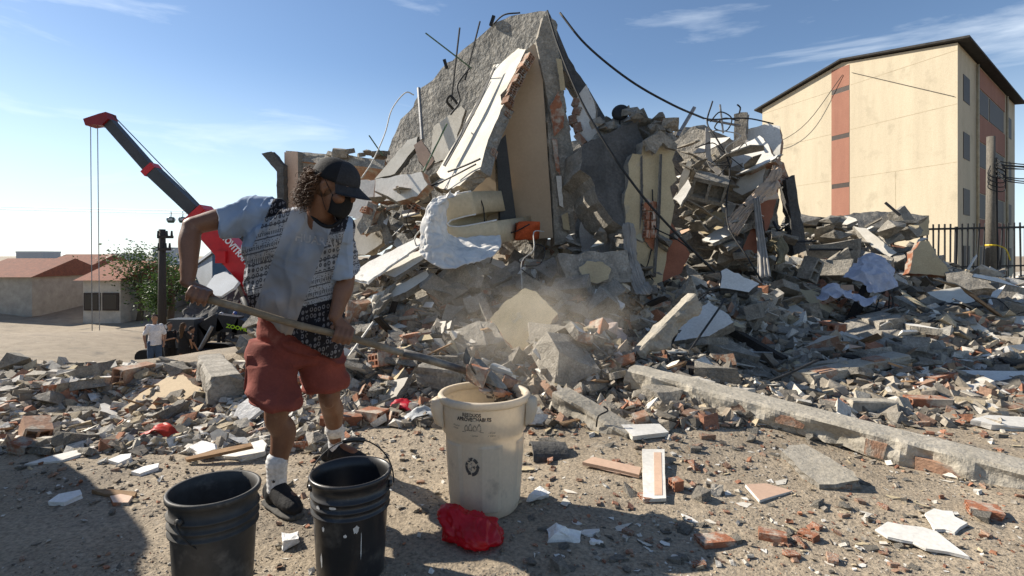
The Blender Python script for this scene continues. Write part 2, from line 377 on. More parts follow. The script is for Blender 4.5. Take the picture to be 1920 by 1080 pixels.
def hollow_bm(Lx, Wy, Hz, nc=3, nr=2, wall=.014, deep=.06, seed=0, broken=True):
    """hollow clay block: cells open at both x ends, real recesses"""
    r = random.Random(seed); mb = MB()
    ys = [0]; cw = (Wy - wall * (nc + 1)) / nc
    for i in range(nc): ys += [ys[-1] + wall, ys[-1] + wall + cw]
    ys.append(Wy); zs = [0]; ch = (Hz - wall * (nr + 1)) / nr
    for i in range(nr): zs += [zs[-1] + wall, zs[-1] + wall + ch]
    zs.append(Hz)
    for e, s in ((-Lx / 2, 1), (Lx / 2, -1)):
        for i in range(len(ys) - 1):
            for j in range(len(zs) - 1):
                y0, y1, z0, z1 = ys[i] - Wy / 2, ys[i + 1] - Wy / 2, zs[j] - Hz / 2, zs[j + 1] - Hz / 2
                if i % 2 == 1 and j % 2 == 1:
                    x = e + s * min(deep, Lx * .45); vs = [(e, y0, z0), (e, y1, z0), (e, y1, z1), (e, y0, z1), (x, y0, z0), (x, y1, z0), (x, y1, z1), (x, y0, z1)]
                    mb.add(vs, [(0, 1, 5, 4), (1, 2, 6, 5), (2, 3, 7, 6), (3, 0, 4, 7), (4, 5, 6, 7)])
                else: mb.add([(e, y0, z0), (e, y1, z0), (e, y1, z1), (e, y0, z1)], [(0, 1, 2, 3)])
    a, b, c = Lx / 2, Wy / 2, Hz / 2
    for fc in ([(-a, -b, -c), (a, -b, -c), (a, -b, c), (-a, -b, c)], [(-a, b, -c), (a, b, -c), (a, b, c), (-a, b, c)], [(-a, -b, c), (a, -b, c), (a, b, c), (-a, b, c)], [(-a, -b, -c), (a, -b, -c), (a, b, -c), (-a, b, -c)]):
        mb.add(fc, [(0, 1, 2, 3)])
    bm = bmesh.new(); vs = [bm.verts.new(v) for v in mb.v]
    for f in mb.f: bm.faces.new([vs[i] for i in f])
    bmesh.ops.remove_doubles(bm, verts=bm.verts, dist=1e-5); bmesh.ops.recalc_face_normals(bm, faces=bm.faces)
    if broken:
        for v in bm.verts:
            if v.co.x > 0: v.co.x += .10 * Lx * float(vnoise(np.array([[v.co.y * 14, v.co.z * 14, seed * 3.1]]))[0]) - .05 * Lx
            v.co += Vector((r.uniform(-1, 1), r.uniform(-1, 1), r.uniform(-1, 1))) * .0015
    return bm
def me_of(name, bm, mats):
    me = bpy.data.meshes.new(name); bm.to_mesh(me); bm.free()
    for m in (mats if isinstance(mats, (list, tuple)) else [mats]): me.materials.append(m)
    return me
def place(name, me, loc, rot, scale=1.0, label=None, cat=None, group=None, parent=None):
    o = bpy.data.objects.new(name, me); o.location = loc; o.rotation_euler = rot
    o.scale = (scale,) * 3 if isinstance(scale, (int, float)) else scale
    link(o, parent); return tag(o, label, cat, group)
def loft(name, guides, nu, nv, mats, parent=None, amp=0, freq=3, thick=.006, pleat=0, npl=6, seed=0, smooth=True, ridge=0, rdir=(1, .3, 1), rf=9):
    """cloth: guides = polylines of the same count, skinned, wrinkled and given thickness"""
    rows = [spline(gd, nv) for gd in guides]; k = min(len(r_) for r_ in rows); rows = [r_[:k] for r_ in rows]
    cols = [spline([r_[j] for r_ in rows], nu) if len(rows) > 1 else [rows[0][j]] for j in range(k)]; m_ = len(cols[0])
    v = np.array([[tuple(p) for p in c] for c in cols]); V = v.reshape(-1, 3)
    du = np.gradient(v, axis=1); dv = np.gradient(v, axis=0); nn = np.cross(du, dv); nn /= (np.linalg.norm(nn, axis=2, keepdims=True) + 1e-9)
    a = fbm(V * freq + seed, 4).reshape(k, m_) * amp
    if ridge:
        wv = V + .06 * np.stack([vnoise(V * 5 + 3), vnoise(V * 5 + 13), vnoise(V * 5 + 23)], 1); a = a + ridge * ((1 - np.abs(vnoise(wv * np.array(rdir) * rf + seed))) ** 4 + .5 * (1 - np.abs(vnoise(wv[:, [2, 0, 1]] * np.array(rdir) * rf * 1.9 + seed + 7))) ** 4).reshape(k, m_)
    if pleat:
        u = np.linspace(0, 1, m_)[None, :] * npl * 2 * math.pi; ph = np.linspace(0, 1.6, k)[:, None]
        a = a + pleat * np.sin(u + np.sin(ph * 2 + u * .3) * .8 + seed)
    v = v + nn * a[..., None]; back = v - nn * thick
    allv = np.concatenate([v.reshape(-1, 3), back.reshape(-1, 3)]); N0 = k * m_; f = []
    for i in range(k - 1):
        for j in range(m_ - 1):
            q_ = [i * m_ + j, i * m_ + j + 1, (i + 1) * m_ + j + 1, (i + 1) * m_ + j]; f.append(q_); f.append([N0 + x for x in q_[::-1]])
    rim = [j for j in range(m_)] + [i * m_ + m_ - 1 for i in range(1, k)] + [(k - 1) * m_ + j for j in range(m_ - 2, -1, -1)] + [i * m_ for i in range(k - 2, 0, -1)]
    for a_, b_ in zip(rim, rim[1:] + rim[:1]): f.append([a_, b_, b_ + N0, a_ + N0][::-1])
    return mobj(name, allv, f, mats, parent, smooth, local=False if parent else None)

# ---------------------------------------------------------------- lettering as real flat meshes
def text_geo(s, size=1.0, bold=0.0, ext=0.0):
    cu = bpy.data.curves.new('t', 'FONT'); cu.body = s; cu.size = size; cu.align_x = 'CENTER'; cu.align_y = 'CENTER'; cu.offset = bold; cu.resolution_u = 3; cu.extrude = ext
    o = bpy.data.objects.new('t', cu); COL.objects.link(o); dg = bpy.context.evaluated_depsgraph_get(); me = bpy.data.meshes.new_from_object(o.evaluated_get(dg))
    v = [tuple(x.co) for x in me.vertices]; f = [list(p.vertices) for p in me.polygons]
    bpy.data.objects.remove(o); bpy.data.curves.remove(cu); bpy.data.meshes.remove(me); return v, f
def text_on(name, s, size, origin, xdir, ydir, m, parent, bold=0.0, squash=1.0):
    v, f = text_geo(s, size, bold); X = Vector(xdir).normalized(); Y = Vector(ydir); Y = (Y - X * Y.dot(X)).normalized(); O = Vector(origin)
    return mobj(name, [O + X * a * squash + Y * b for a, b, _ in v], f, m, parent, local=False)

# ---------------------------------------------------------------- the apartment block on the right
M['stucco'] = mat('stucco', (.49, .425, .31), (.425, .365, .265), 1.1, bump=.35, bscale=30, spots=[((.33, .285, .205), .9, .56, .78)], streak=(1.5, 1.5, .2), fine=.12, dist=.02)
M['stuccobrown'] = mat('stuccobrown', (.30, .145, .10), (.245, .115, .08), 1.6, bump=.35, bscale=30, streak=(1, 1, .25), fine=.12)
M['roofdark'] = mat('roofdark', (.045, .042, .04), (.025, .025, .025), 4, bump=.5)
M['glassdark'] = mat('glassdark', (.015, .018, .022), (.01, .012, .015), 2, rough=.12, bump=0, fine=0, spec=.6)
M['framebrown'] = mat('framebrown', (.05, .035, .028), None, 8, rough=.6, bump=.1)
M['pipe'] = mat('pipe', (.45, .38, .26), None, 5, rough=.7, bump=.1)
M['joint'] = mat('joint', (.42, .35, .24), None, 5, bump=.1)
A0 = Vector((18.8, 22.5, 0)); DA = Vector((-.34, 1, 0)).normalized(); DB = Vector((1.203, 1, 0)).normalized(); NA = Vector((-DA.y, DA.x, 0)); NA = NA if NA.x < 0 else -NA; NB = Vector((DB.y, -DB.x, 0)); LA, LB = 10.75, 14.5
ZE, ZR, ZB = 10.25, 11.25, -.6
apt = thing('apartment_building', 'four storey cream apartment block with a brown stripe down its blank end wall', 'building', A0 + Vector((0, 0, ZB)))
def W2(p): return p
mb = MB(); Z = Vector((0, 0, 1))
c0, c1, c2, c3 = A0, A0 + DA * LA, A0 + DA * LA + DB * LB, A0 + DB * LB; mid = A0 + DA * LA * .5; mid2 = mid + DB * LB
v = [p + Z * ZB for p in (c0, c1, c2, c3)] + [p + Z * ZE for p in (c0, c1, c2, c3)] + [mid + Z * ZR, mid2 + Z * ZR]
mb.add(v, [(0, 1, 5, 8, 4), (1, 2, 6, 5), (2, 3, 7, 9, 6), (3, 0, 4, 7)]); mb.build('wall', M['stucco'], apt, local=False)
mb = MB(); ov = .28
for (a, b, e0, e1) in ((c0 - DA * .5, mid, ZE - .05, ZR + .04), (c1 + DA * .5, mid, ZE - .05, ZR + .04)):
    for s in range(1):
        p = [a - DB * ov + Z * e0, b - DB * ov + Z * e1, b + DB * (LB + ov) + Z * e1, a + DB * (LB + ov) + Z * e0]
        mb.add([x + Z * .02 for x in p] + [x + Z * .11 for x in p], [(0, 1, 2, 3), (4, 7, 6, 5), (0, 4, 5, 1), (1, 5, 6, 2), (2, 6, 7, 3), (3, 7, 4, 0)])
mb.build('roof', M['roofdark'], apt, local=False)
def wallbox(name, base, D, Nn, s0, s1, z0, z1, out, inn, m, parent=apt):
    """box on a facade between s0..s1 along it and z0..z1, proud by out, reaching in by inn"""
    o = MB(); c = base + D * (s0 + s1) / 2 + Z * (z0 + z1) / 2 + Nn * (out - inn) / 2
    o.box(c, (s1 - s0, out + inn, z1 - z0), Matrix((D, Nn, Z)).transposed()); return o.build(name, m, parent, local=False)
for (z0, z1) in ((ZB, 4.78), (5.02, 7.32), (7.56, 9.72), (9.98, 11.02)): wallbox('stripe_panel', A0, DA, NA, 4.95, 5.98, z0, z1, .012, .02, M['stuccobrown'])
for z in (4.9, 7.44, 9.85):
    fr = wallbox('slot_window', A0, DA, NA, 4.95, 5.98, z - .12, z + .12, .004, .01, M['framebrown'])
    for s in (5.0, 5.5): wallbox('pane', A0, DA, NA, s, s + .46, z - .09, z + .09, .009, .0, M['glassdark'], fr)
for z in (5.22, 7.68, 9.95): 
    wallbox('wall_joint', A0, DA, NA, .02, 4.9, z - .012, z + .012, .004, .0, M['joint']); wallbox('wall_joint', A0, DA, NA, 6.02, LA - .05, z - .012, z + .012, .004, .0, M['joint'])
wallbox('wall_joint', A0, DA, NA, 2.6, 2.625, ZB, 5.2, .004, .0, M['joint'])
for (s0, s1) in ((3.7, 11.0),): 
    for (z0, z1) in ((9.2, 10.15), (6.7, 7.95), (4.25, 5.45), (1.75, 3.0), (ZB, .5)): wallbox('brown_spandrel', A0, DB, NB, s0, s1, z0, z1, .03, .02, M['stuccobrown'])
for z in (8.0, 5.5, 3.05, .55):
    for (s0, s1) in ((1.0, 2.25), (3.85, 6.5), (6.75, 10.7), (11.5, 13.2)):
        w_ = wallbox('window', A0, DB, NB, s0, s1, z, z + 1.15, .02, .05, M['framebrown']); wallbox('lintel_reveal', A0, DB, NB, s0 - .06, s1 + .06, z + 1.16, z + 1.22, .12, 0, M['stucco'], w_)
        k = 2 if s1 - s0 < 1.6 else 3
        for j in range(k):
            a = s0 + .06 + j * (s1 - s0 - .06) / k; wallbox('pane', A0, DB, NB, a, a + (s1 - s0 - .06) / k - .06, z + .06, z + 1.09, .028, -.005, M['glassdark'], w_)
        wallbox('sill', A0, DB, NB, s0 - .08, s1 + .08, z - .09, z - .02, .09, 0, M['stucco'], w_)
for s in (3.45, 11.15):
    MB().tube([A0 + DB * s + NB * .1 + Z * ZB, A0 + DB * s + NB * .1 + Z * 10.1], .06, 8).build('downpipe', M['pipe'], apt, True, local=False)
MB().tube(spline([A0 + DA * 5.3 + NA * .05 + Z * 10.6, A0 + DA * 7.2 + NA * .3 + Z * 8.6, A0 + DA * 9 + NA * .4 + Z * 7.9, A0 + DA * 10.7 + NA * .3 + Z * 8.0], 16), .018, 5).build('loose_cable', M['cable'], apt, local=False)
MB().tube([A0 + DA * 4.8 + NA * .04 + Z * 10.55, A0 + DA * .1 + NA * .04 + Z * 8.0], .012, 5).build('loose_cable', M['cable'], apt, local=False)
# low broken wall of the building's yard, in front of the facade
# ---------------------------------------------------------------- iron fence and utility pole
def fence_line():
    a = P(1728, 430, 13.2); b = P(2010, 424, 13.2); za = gz(a.x, a.y) - .05
    t = thing('iron_fence', 'black iron bar fence standing in front of the cream block', 'fence', (a.x, a.y, za))
    top = [a.lerp(b, i / 20) for i in range(21)]
    MB().bar(a, b, .05, .05).build('rail', M['blackmetal'], t, local=False)
    MB().bar(a - Z * .95, b - Z * .95, .03, .04).build('rail', M['blackmetal'], t, local=False)
    n = 26
    for i in range(n + 1):
        p = a.lerp(b, i / n); k = i % 6 == 0; lean = random.uniform(-.05, .05) * (2.2 if 8 < i < 15 else .6)
        zb = min(gz(p.x, p.y), p.z - 1.15)
        MB().bar(Vector((p.x + lean, p.y, zb)), p + Z * (.12 if not k else .05), .05 if k else .028, .05 if k else .028).build('post' if k else 'bar', M['blackmetal'], t, local=False)
fence_line()
def pole(label, px, top, d, r, m, arms=(), wires=()):
    b = P(px, top, d); z0 = gz(b.x, b.y) - .05; t = thing('utility_pole', label, 'pole', (b.x, b.y, z0))
    MB().tube([(b.x, b.y, z0), (b.x, b.y, (z0 + b.z) / 2), (b.x, b.y, b.z)], [r * 1.15, r, r * .85], 12).build('shaft', m, t, True, local=False)
    for (dz, ln) in arms:
        MB().bar(Vector((b.x - ln * .25, b.y - .1, b.z - dz)), Vector((b.x + ln, b.y - .1, b.z - dz)), .1, .12).build('crossarm', M['darkwood'], t, local=False)
        for s in (-.2, .5, .9): MB().tube([(b.x + s * ln, b.y - .1, b.z - dz + .05), (b.x + s * ln, b.y - .1, b.z - dz + .28)], [.06, .04], 6).build('insulator', M['blackmetal'], t, local=False)
    return t, b, z0
M['polewood'] = mat('polewood', (.17, .15, .12), (.10, .09, .075), 5, bump=.5, bscale=30, streak=(6, 6, .6))
M['yellow'] = mat('yellow', (.75, .52, .03), None, 6, rough=.5, bump=0)
t, b, z0 = pole('weathered round concrete utility pole beside the black iron fence', 1858, 256, 12.4, .095, M['polewood'])
for i in range(9):
    zz = b.z - .55 - .04 * i + random.uniform(-.05, .05); e = Vector((b.x + 5, b.y + 1 + i * .15, zz + random.uniform(-.3, .5)))
    MB().tube(spline([Vector((b.x, b.y - .1, zz)), Vector((b.x + .5, b.y - .15, zz - random.uniform(.0, .25))), e], 10), .013, 5).build('wire', M['cable'], t, local=False)
for i in range(4):
    zz = b.z - .7 - .1 * i; MB().tube(spline([Vector((b.x - .12, b.y - .12, zz)), Vector((b.x - .2, b.y - .16, zz - .22)), Vector((b.x + .1, b.y - .2, zz - .3)), Vector((b.x + .24, b.y - .1, zz - .05)), Vector((b.x, b.y - .14, zz + .06))], 18), .012, 5).build('wire_coil', M['cable'], t, local=False)
MB().lathe([(.105, -.02), (.113, 0), (.105, .02)], 12, (b.x, b.y, z0 + .85)).build('yellow_band', M['yellow'], t, local=False)
MB().tube(spline([(b.x + .05, b.y - .11, z0 + .85), (b.x + .2, b.y - .16, z0 + .75), (b.x + .3, b.y - .16, z0 + .5)], 8), .014, 5).build('tape_end', M['yellow'], t, local=False)
MB().tube([(b.x + .1, b.y - .06, z0), (b.x + .085, b.y - .05, b.z - .5)], .018, 6).build('conduit', M['cable'], t, local=False)

# ---------------------------------------------------------------- street falling away on the left: crane, excavator, pole, houses, city
M['red'] = mat('red', (.55, .018, .025), (.42, .014, .02), 2, rough=.35, bump=.03, fine=.05)
M['boomgrey'] = mat('boomgrey', (.055, .06, .065), (.04, .043, .047), 2, rough=.5, bump=.05)
M['white_paint'] = mat('white_paint', (.8, .8, .8), None, 4, rough=.5, bump=0, fine=0)
M['tyre'] = mat('tyre', (.02, .02, .02), None, 20, bump=.3)
M['lime'] = mat('lime', (.35, .60, .02), None, 5, rough=.5, bump=0, fine=0)
M['bluewall'] = mat('bluewall', (.075, .145, .23), (.06, .12, .19), 2, rough=.6, bump=.1)
M['greywall'] = mat('greywall', (.42, .45, .48), (.36, .385, .41), 1, rough=.7, bump=.1)
M['city'] = mat('city', (.50, .52, .55), (.42, .44, .47), .05, bump=0, rnd=.25)
M['cityglass'] = mat('cityglass', (.10, .13, .16), None, 2, rough=.2, bump=0)
M['skinbg'] = mat('skinbg', (.33, .18, .11), None, 12, rough=.6, bump=0, fine=.05)
def crane():
    D = 27.0; base = P(590, 646, D); zg = gz(base.x, base.y); t = thing('mobile_crane', 'red mobile crane with its long boom raised over the street', 'crane', (base.x, base.y, zg))
    def sec(name, a, b, w_, dpt, m, up=(0, 1, 0)): return MB().bar(a, b, dpt, w_, (0, 1, 0)).build(name, m, t, local=False) if False else MB().bar(a, b, w_, dpt, (0, 1, 0)).build(name, m, t, local=False)
    j1, j2, j3 = P(374, 404, D), P(284, 319, D), P(206, 231, D)
    sec('boom_base', base, j1, 1.12, .95, M['red']); ax = (base - j1).normalized(); 
    s2 = sec('boom_section', j1 - ax * .3, j2 - ax * .2, .60, .55, M['boomgrey']); s3 = sec('boom_section', j2, j3, .48, .44, M['boomgrey'])
    for c, w_ in ((j1, 1.16), (j2, .68)): sec('boom_collar', c - ax * .16, c + ax * .16, w_, 1.0 * w_ * .9, M['red'])
    hd = MB(); n = Vector((0, 1, 0)); u = ax.cross(n)
    pts = [P(166, 226, D), P(196, 216, D), P(208, 213, D), P(212, 226, D), P(200, 238, D), P(184, 236, D), P(170, 238, D)]
    hd.add([p - n * .35 for p in pts] + [p + n * .35 for p in pts], [tuple(range(7)), tuple(range(13, 6, -1))] + [(i, (i + 1) % 7, (i + 1) % 7 + 7, i + 7)[::-1] for i in range(7)])
    h = hd.build('boom_head', mat('darkred', (.22, .012, .016), None, 2, rough=.4, bump=.05), t, local=False)
    for p in (P(176, 236, D), P(202, 222, D)): MB().tube([p - n * .3, p + n * .3], .3, 14).build('sheave', M['blackmetal'], h, local=False)
    for x0, x1 in ((170, 173), (183, 187)): MB().tube([P(x0, 236, D), P(x1, 640, D)], .022, 5).build('hoist_rope', M['steel'], t, local=False)
    hk = MB(); hk.box(P(186, 648, D), (.4, .35, .5)); hb = hk.build('hook_block', M['boomgrey'], t, local=False)
    MB().tube(spline([P(186, 657, D), P(187, 663, D), P(191, 668, D), P(186, 673, D), P(181, 669, D)], 12), .07, 6).build('hook', M['blackmetal'], hb, local=False)
    MB().tube([P(210, 214, D - .5), P(380, 390, D - .5)], .025, 5).build('cable', M['cable'], t, local=False)
    MB().tube([P(424, 478, D - .2), P(466, 575, D - .2)], .13, 10).build('lift_ram', M['steel'], t, True, local=False)
    MB().tube([P(458, 556, D - .2), P(510, 680, D - .2)], .22, 10).build('ram_cylinder', M['boomgrey'], t, True, local=False)
    MB().box(P(424, 482, D - .1), (.5, 1.1, .6)).build('ram_bracket', M['red'], t, local=False)
    text_on('lettering', 'MOVITRAM', .47, P(440, 466, D - .62), base - j1, (.7, 0, .7), M['white_paint'], t, .016, .78)
    bx = base.x
    MB().box((bx + .6, base.y, zg + 1.35), (3.2, 2.4, 1.2)).build('turntable', M['red'], t, local=False)
    MB().box((bx + 1.2, base.y, zg + .85), (9.5, 2.4, .5)).build('chassis', M['boomgrey'], t, local=False)
    cb = MB().box((bx + 5.2, base.y, zg + 1.7), (1.9, 2.4, 1.5)).build('cab', M['red'], t, local=False)
    MB().box((bx + 5.3, base.y - 1.2, zg + 2.05), (1.4, .03, .6)).build('window', M['glassdark'], cb, local=False)
    for k in (-3, -1.6, 2.4, 3.8, 5.2):
        for s in (-1.1, 1.1):
            w_ = MB().tube([(bx + k, base.y + s - .2, zg + .52), (bx + k, base.y + s + .2, zg + .52)], .54, 18).build('wheel', M['tyre'], t, local=False)
crane()
def excavator():
    D = 20.5; o = P(352, 690, D); zg = gz(o.x, o.y); t = thing('excavator', 'black crawler excavator with lime lettering on its bent boom', 'excavator', (o.x, o.y, zg))
    x, y = o.x, o.y
    for s in (-1.05, 1.05):
        tr = MB(); n = 20; prof = [(1.75 + .42 * math.cos(a), .44 + .42 * math.sin(a)) for a in np.linspace(-math.pi / 2, math.pi / 2, 9)] + [(-1.75 + .42 * math.cos(a), .44 + .42 * math.sin(a)) for a in np.linspace(math.pi / 2, 1.5 * math.pi, 9)]
        k = len(prof); tr.add([(x + a, y + s - .28, zg + b) for a, b in prof] + [(x + a, y + s + .28, zg + b) for a, b in prof], [tuple(range(k)), tuple(range(2 * k - 1, k - 1, -1))] + [(i, (i + 1) % k, (i + 1) % k + k, i + k)[::-1] for i in range(k)])
        tk = tr.build('track', M['tyre'], t, local=False)
        for q_ in np.linspace(-1.5, 1.5, 5): MB().tube([(x + q_, y + s - .33, zg + .4), (x + q_, y + s + .33, zg + .4)], .22, 10).build('roller', M['boomgrey'], tk, local=False)
    MB().box((x - .7, y + .3, zg + 1.45), (2.6, 2.0, 1.05)).build('engine_house', M['boomgrey'], t, local=False)
    cb = MB().box((x + .35, y - .75, zg + 1.75), (1.5, 1.0, 1.6)).build('cab', M['boomgrey'], t, local=False)
    MB().box((x + .40, y - 1.26, zg + 2.0), (1.15, .03, .8)).build('window', M['cityglass'], cb, local=False)
    MB().box((x + 1.12, y - .75, zg + 2.0), (.03, .8, .8)).build('window', M['cityglass'], cb, local=False)
    MB().box((x + .35, y - .75, zg + 2.58), (1.6, 1.1, .06)).build('cab_roof', M['white_paint'], cb, local=False)
    for ch in t.children: ch.scale = (.66,) * 3
    q0, q1, q2, q3 = P(362, 648, D - .4), P(384, 620, D - .4), P(412, 604, D - .4), P(478, 622, D - .4)
    bm_ = MB()
    for a, b, w0 in ((q0, q1, .55), (q1, q2, .62), (q2, P(445, 608, D - .4), .62), (P(445, 608, D - .4), q3, .55)): bm_.bar(a, b + (b - a).normalized() * .12, w0, .42, (0, 1, 0))
    bm_.build('boom', M['blackmetal'], t, local=False)
    end = P(492, 690, D - .4); MB().bar(q3, end, .42, .36, (0, 1, 0)).build('stick', M['blackmetal'], t, local=False)
    MB().box(end, (.8, .9, .7), Matrix.Rotation(.5, 3, 'Y')).build('digging_bucket', M['boomgrey'], t, local=False)
    MB().tube([P(372, 660, D - .75), P(398, 612, D - .75)], .07, 8).build('boom_ram', M['steel'], t, local=False)
    text_on('lettering', 'ZOOMLION', .2, P(455, 617, D - .75), Vector((1, 0, -.2)), (0, 0, 1), M['lime'], t, .006, 1.15)
excavator()
M['polewood2'] = mat('polewood2', (.06, .05, .043), (.04, .034, .03), 5, bump=.4, streak=(6, 6, .6))
pole('dark wooden utility pole with crossarms at the left roadside', 304, 430, 24, .16, M['polewood2'], arms=((.35, .55), (.9, .45)))
# blue and grey warehouse
def warehouse():
    D = 36; t = thing('warehouse', 'low warehouse with blue and pale grey walls beyond the crane', 'building', P(440, 650, D))
    m = MB(); z0 = P(0, 640, D).z; a, b, c = P(330, 528, D + 6), P(398, 495, D), P(520, 440, D + 2)
    def wall(p, q_, zt0, zt1, mm, nm, th=.2):
        n_ = (q_ - p).cross(Z).normalized(); vs = [Vector((p.x, p.y, z0)), Vector((q_.x, q_.y, z0)), Vector((q_.x, q_.y, zt1)), Vector((p.x, p.y, zt0))]
        return MB().add(vs + [v_ + n_ * -th for v_ in vs], [(0, 1, 2, 3), (7, 6, 5, 4), (0, 3, 7, 4), (1, 5, 6, 2), (3, 2, 6, 7)]).build(nm, mm, t, local=False)
    wall(a, b, a.z, P(398, 478, D).z, M['greywall'], 'wall'); blue = wall(b, c, P(398, 478, D).z, P(520, 443, D + 2).z, M['bluewall'], 'wall')
    lo = wall(b + Vector((0, -.06, 0)), c + Vector((0, -.06, 0)), P(398, 517, D).z, P(520, 520, D).z, M['greywall'], 'lower_wall', .04)
    vs = [P(326, 527, D + 6.4), P(396, 475, D - .4), P(524, 440, D + 1.6), P(470, 480, D + 14)]
    MB().add([p for p in vs] + [p + Z * .18 for p in vs], [(0, 1, 2, 3), (7, 6, 5, 4), (0, 4, 5, 1), (1, 5, 6, 2), (2, 6, 7, 3), (3, 7, 4, 0)]).build('roof', M['city'], t, local=False)
    p, q_ = P(415, 494, D - .3), P(424, 494, D - .3)
    MB().add([p + Z * .12, q_ + Z * .12, q_ - Z * .12, p - Z * .12], [(0, 1, 2, 3)]).build('window', M['glassdark'], t, local=False)
    for q0 in (452, 470): MB().box(P(q0, 444, D + 4), (.5, .4, 1.4)).build('roof_tank', M['roofdark'], t, local=False)
warehouse()
# distant city blocks with built windows
def cityblock(px0, px1, top, d, label, m, bottom=560):
    a, b = P(px0, bottom, d), P(px1, top, d); w_ = b.x - a.x; h_ = b.z - a.z; t = thing('city_building', label, 'building', ((a.x + b.x) / 2, d, a.z), group='far city buildings')
    MB().box((0, w_ * .4, h_ / 2), (w_, w_ * .8, h_)).build('wall', m, t); nxw = max(2, int(w_ / 3.2)); nzw = max(2, int(h_ / 3.2))
    for i in range(min(nxw, 6)):
        for j in range(min(nzw, 8)):
            MB().box((-w_ / 2 + (i + .5) * w_ / min(nxw, 6), -.01, h_ - (j + .6) * h_ / min(nzw, 8)), (w_ / min(nxw, 6) * .55, .08, h_ / min(nzw, 8) * .45)).build('window', M['cityglass'], t)
    MB().box((0, w_ * .4, h_ + .2), (w_ * 1.02, w_ * .82, .4)).build('parapet', m, t)
for k, (a, b, tp, d, lb) in enumerate([(286, 322, 466, 190, 'tall pale tower block far off behind the left pole'), (322, 332, 476, 260, 'slim pale tower far away next to the tall block'), (404, 418, 470, 300, 'small far tower over the warehouse roof'),
    (418, 430, 474, 320, 'squat far tower right of the small one'), (208, 250, 478, 150, 'wide pale block in the far left city'), (120, 168, 484, 120, 'low flat block near the far left edge'), (30, 80, 474, 140, 'outermost pale block at the left edge'), (252, 280, 490, 110, 'low block between the tower and the wide block')]): cityblock(a, b, tp, d, lb, M['city'])
# cable car
def gondolas():
    D = 150.; M['gond'] = mat('gond', (.035, .075, .07), None, 5, rough=.3, bump=0)
    c = thing('cableway', 'thin overhead cables of the gondola lift', 'cable', P(330, 397, D))
    for r_ in (395, 400): MB().tube([P(-300, r_ - 14, D + 30), P(330, r_, D), P(900, r_ + 14, D - 20)], .10, 5).build('cable', M['steel'], c, local=False)
    for px, lb in ((320.5, 'left gondola cabin hanging from the overhead cable'), (342.5, 'right gondola cabin hanging from the overhead cable')):
        t = thing('gondola_cabin', lb, 'gondola', P(px, 418, D), group='gondola cabins')
        MB().lathe([(.0, 0), (.7, .02), (.95, .4), (.98, 1.2), (.8, 1.6), (0, 1.7)], 10).build('cabin', M['gond'], t, True)
        for s in range(4):
            a = s * math.pi / 2 + .4; MB().box((math.cos(a) * .9, math.sin(a) * .9, .95), (.25, 1.0, .62), Matrix.Rotation(a, 3, 'Z')).build('window', M['greywall'], t)
        MB().tube([(0, 0, 1.7), (.1, 0, 2.6), (0, 0, 3.2)], .1, 6).build('hanger', M['boomgrey'], t)
gondolas()
# collapsed slabs beyond the excavator
slab('fallen_roof_sheet', 'pale roof sheet lying tilted on the far rubble heap', 'roof sheet', [(378, 556), (385, 540), (402, 516), (424, 508), (447, 528), (438, 540), (415, 555)], 25.5, (-.2, -.72, .66), .12, M['greywall'], M['white'], step=.3, jag=.05)
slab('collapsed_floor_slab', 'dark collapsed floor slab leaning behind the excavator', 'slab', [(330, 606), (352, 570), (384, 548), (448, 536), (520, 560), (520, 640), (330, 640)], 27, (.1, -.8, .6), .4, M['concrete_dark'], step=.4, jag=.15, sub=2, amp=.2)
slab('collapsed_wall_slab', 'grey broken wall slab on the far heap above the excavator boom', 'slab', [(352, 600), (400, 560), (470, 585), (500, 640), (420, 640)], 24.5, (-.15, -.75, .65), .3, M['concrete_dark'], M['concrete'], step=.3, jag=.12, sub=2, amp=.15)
# trees by the left pole
M['leaf'] = mat('leaf', (.075, .13, .03), (.035, .065, .018), 3, rough=.6, bump=0, rnd=.1, trans=.25, fine=.2)
M['bark'] = mat('bark', (.12, .09, .06), None, 6, bump=.6, streak=(5, 5, .6))
def tree(px, py, d, w_, h_, label, seed):
    r = random.Random(seed); b = P(px, py, d); z0 = gz(b.x, b.y); t = thing('street_tree', label, 'tree', (b.x, b.y, z0), group='trees at the left roadside')
    top = b.z - z0; tr = MB(); tr.tube(spline([(0, 0, 0), (.1, .05, top * .35), (0, 0, top * .7)], 8), [.2, .18, .17, .16, .14, .12, .1, .09, .07][:len(spline([(0, 0, 0), (.1, .05, 1), (0, 0, 2)], 8))], 8)
    cl = []
    for i in range(9):
        a = r.uniform(0, 6.28); q_ = Vector((math.cos(a) * w_ * r.uniform(.15, .5), math.sin(a) * w_ * r.uniform(.15, .5), top - h_ * r.uniform(.05, .85))); cl.append(q_)
        tr.tube([(0, 0, top - h_ * .8), (q_ * .6 + Vector((0, 0, (top - h_) * .4))), q_], [.06, .04, .015], 5)
    tr.build('trunk', M['bark'], t)
    n = 2600; v = []; f = []
    for i in range(n):
        c = cl[i % 9] + Vector((r.gauss(0, .17 * w_), r.gauss(0, .17 * w_), r.gauss(0, .13 * h_))); s = r.uniform(.06, .13); a = Vector((r.gauss(0, 1), r.gauss(0, 1), r.gauss(0, .6))).normalized() * s; bb = Vector((r.gauss(0, 1), r.gauss(0, 1), r.gauss(0, 1))); bb = (bb - a * bb.dot(a) / a.dot(a)).normalized() * s * .45
        k = len(v); v += [c - a, c + bb, c + a, c - bb]; f.append((k, k + 1, k + 2, k + 3))
    mobj('crown', v, f, M['leaf'], t)
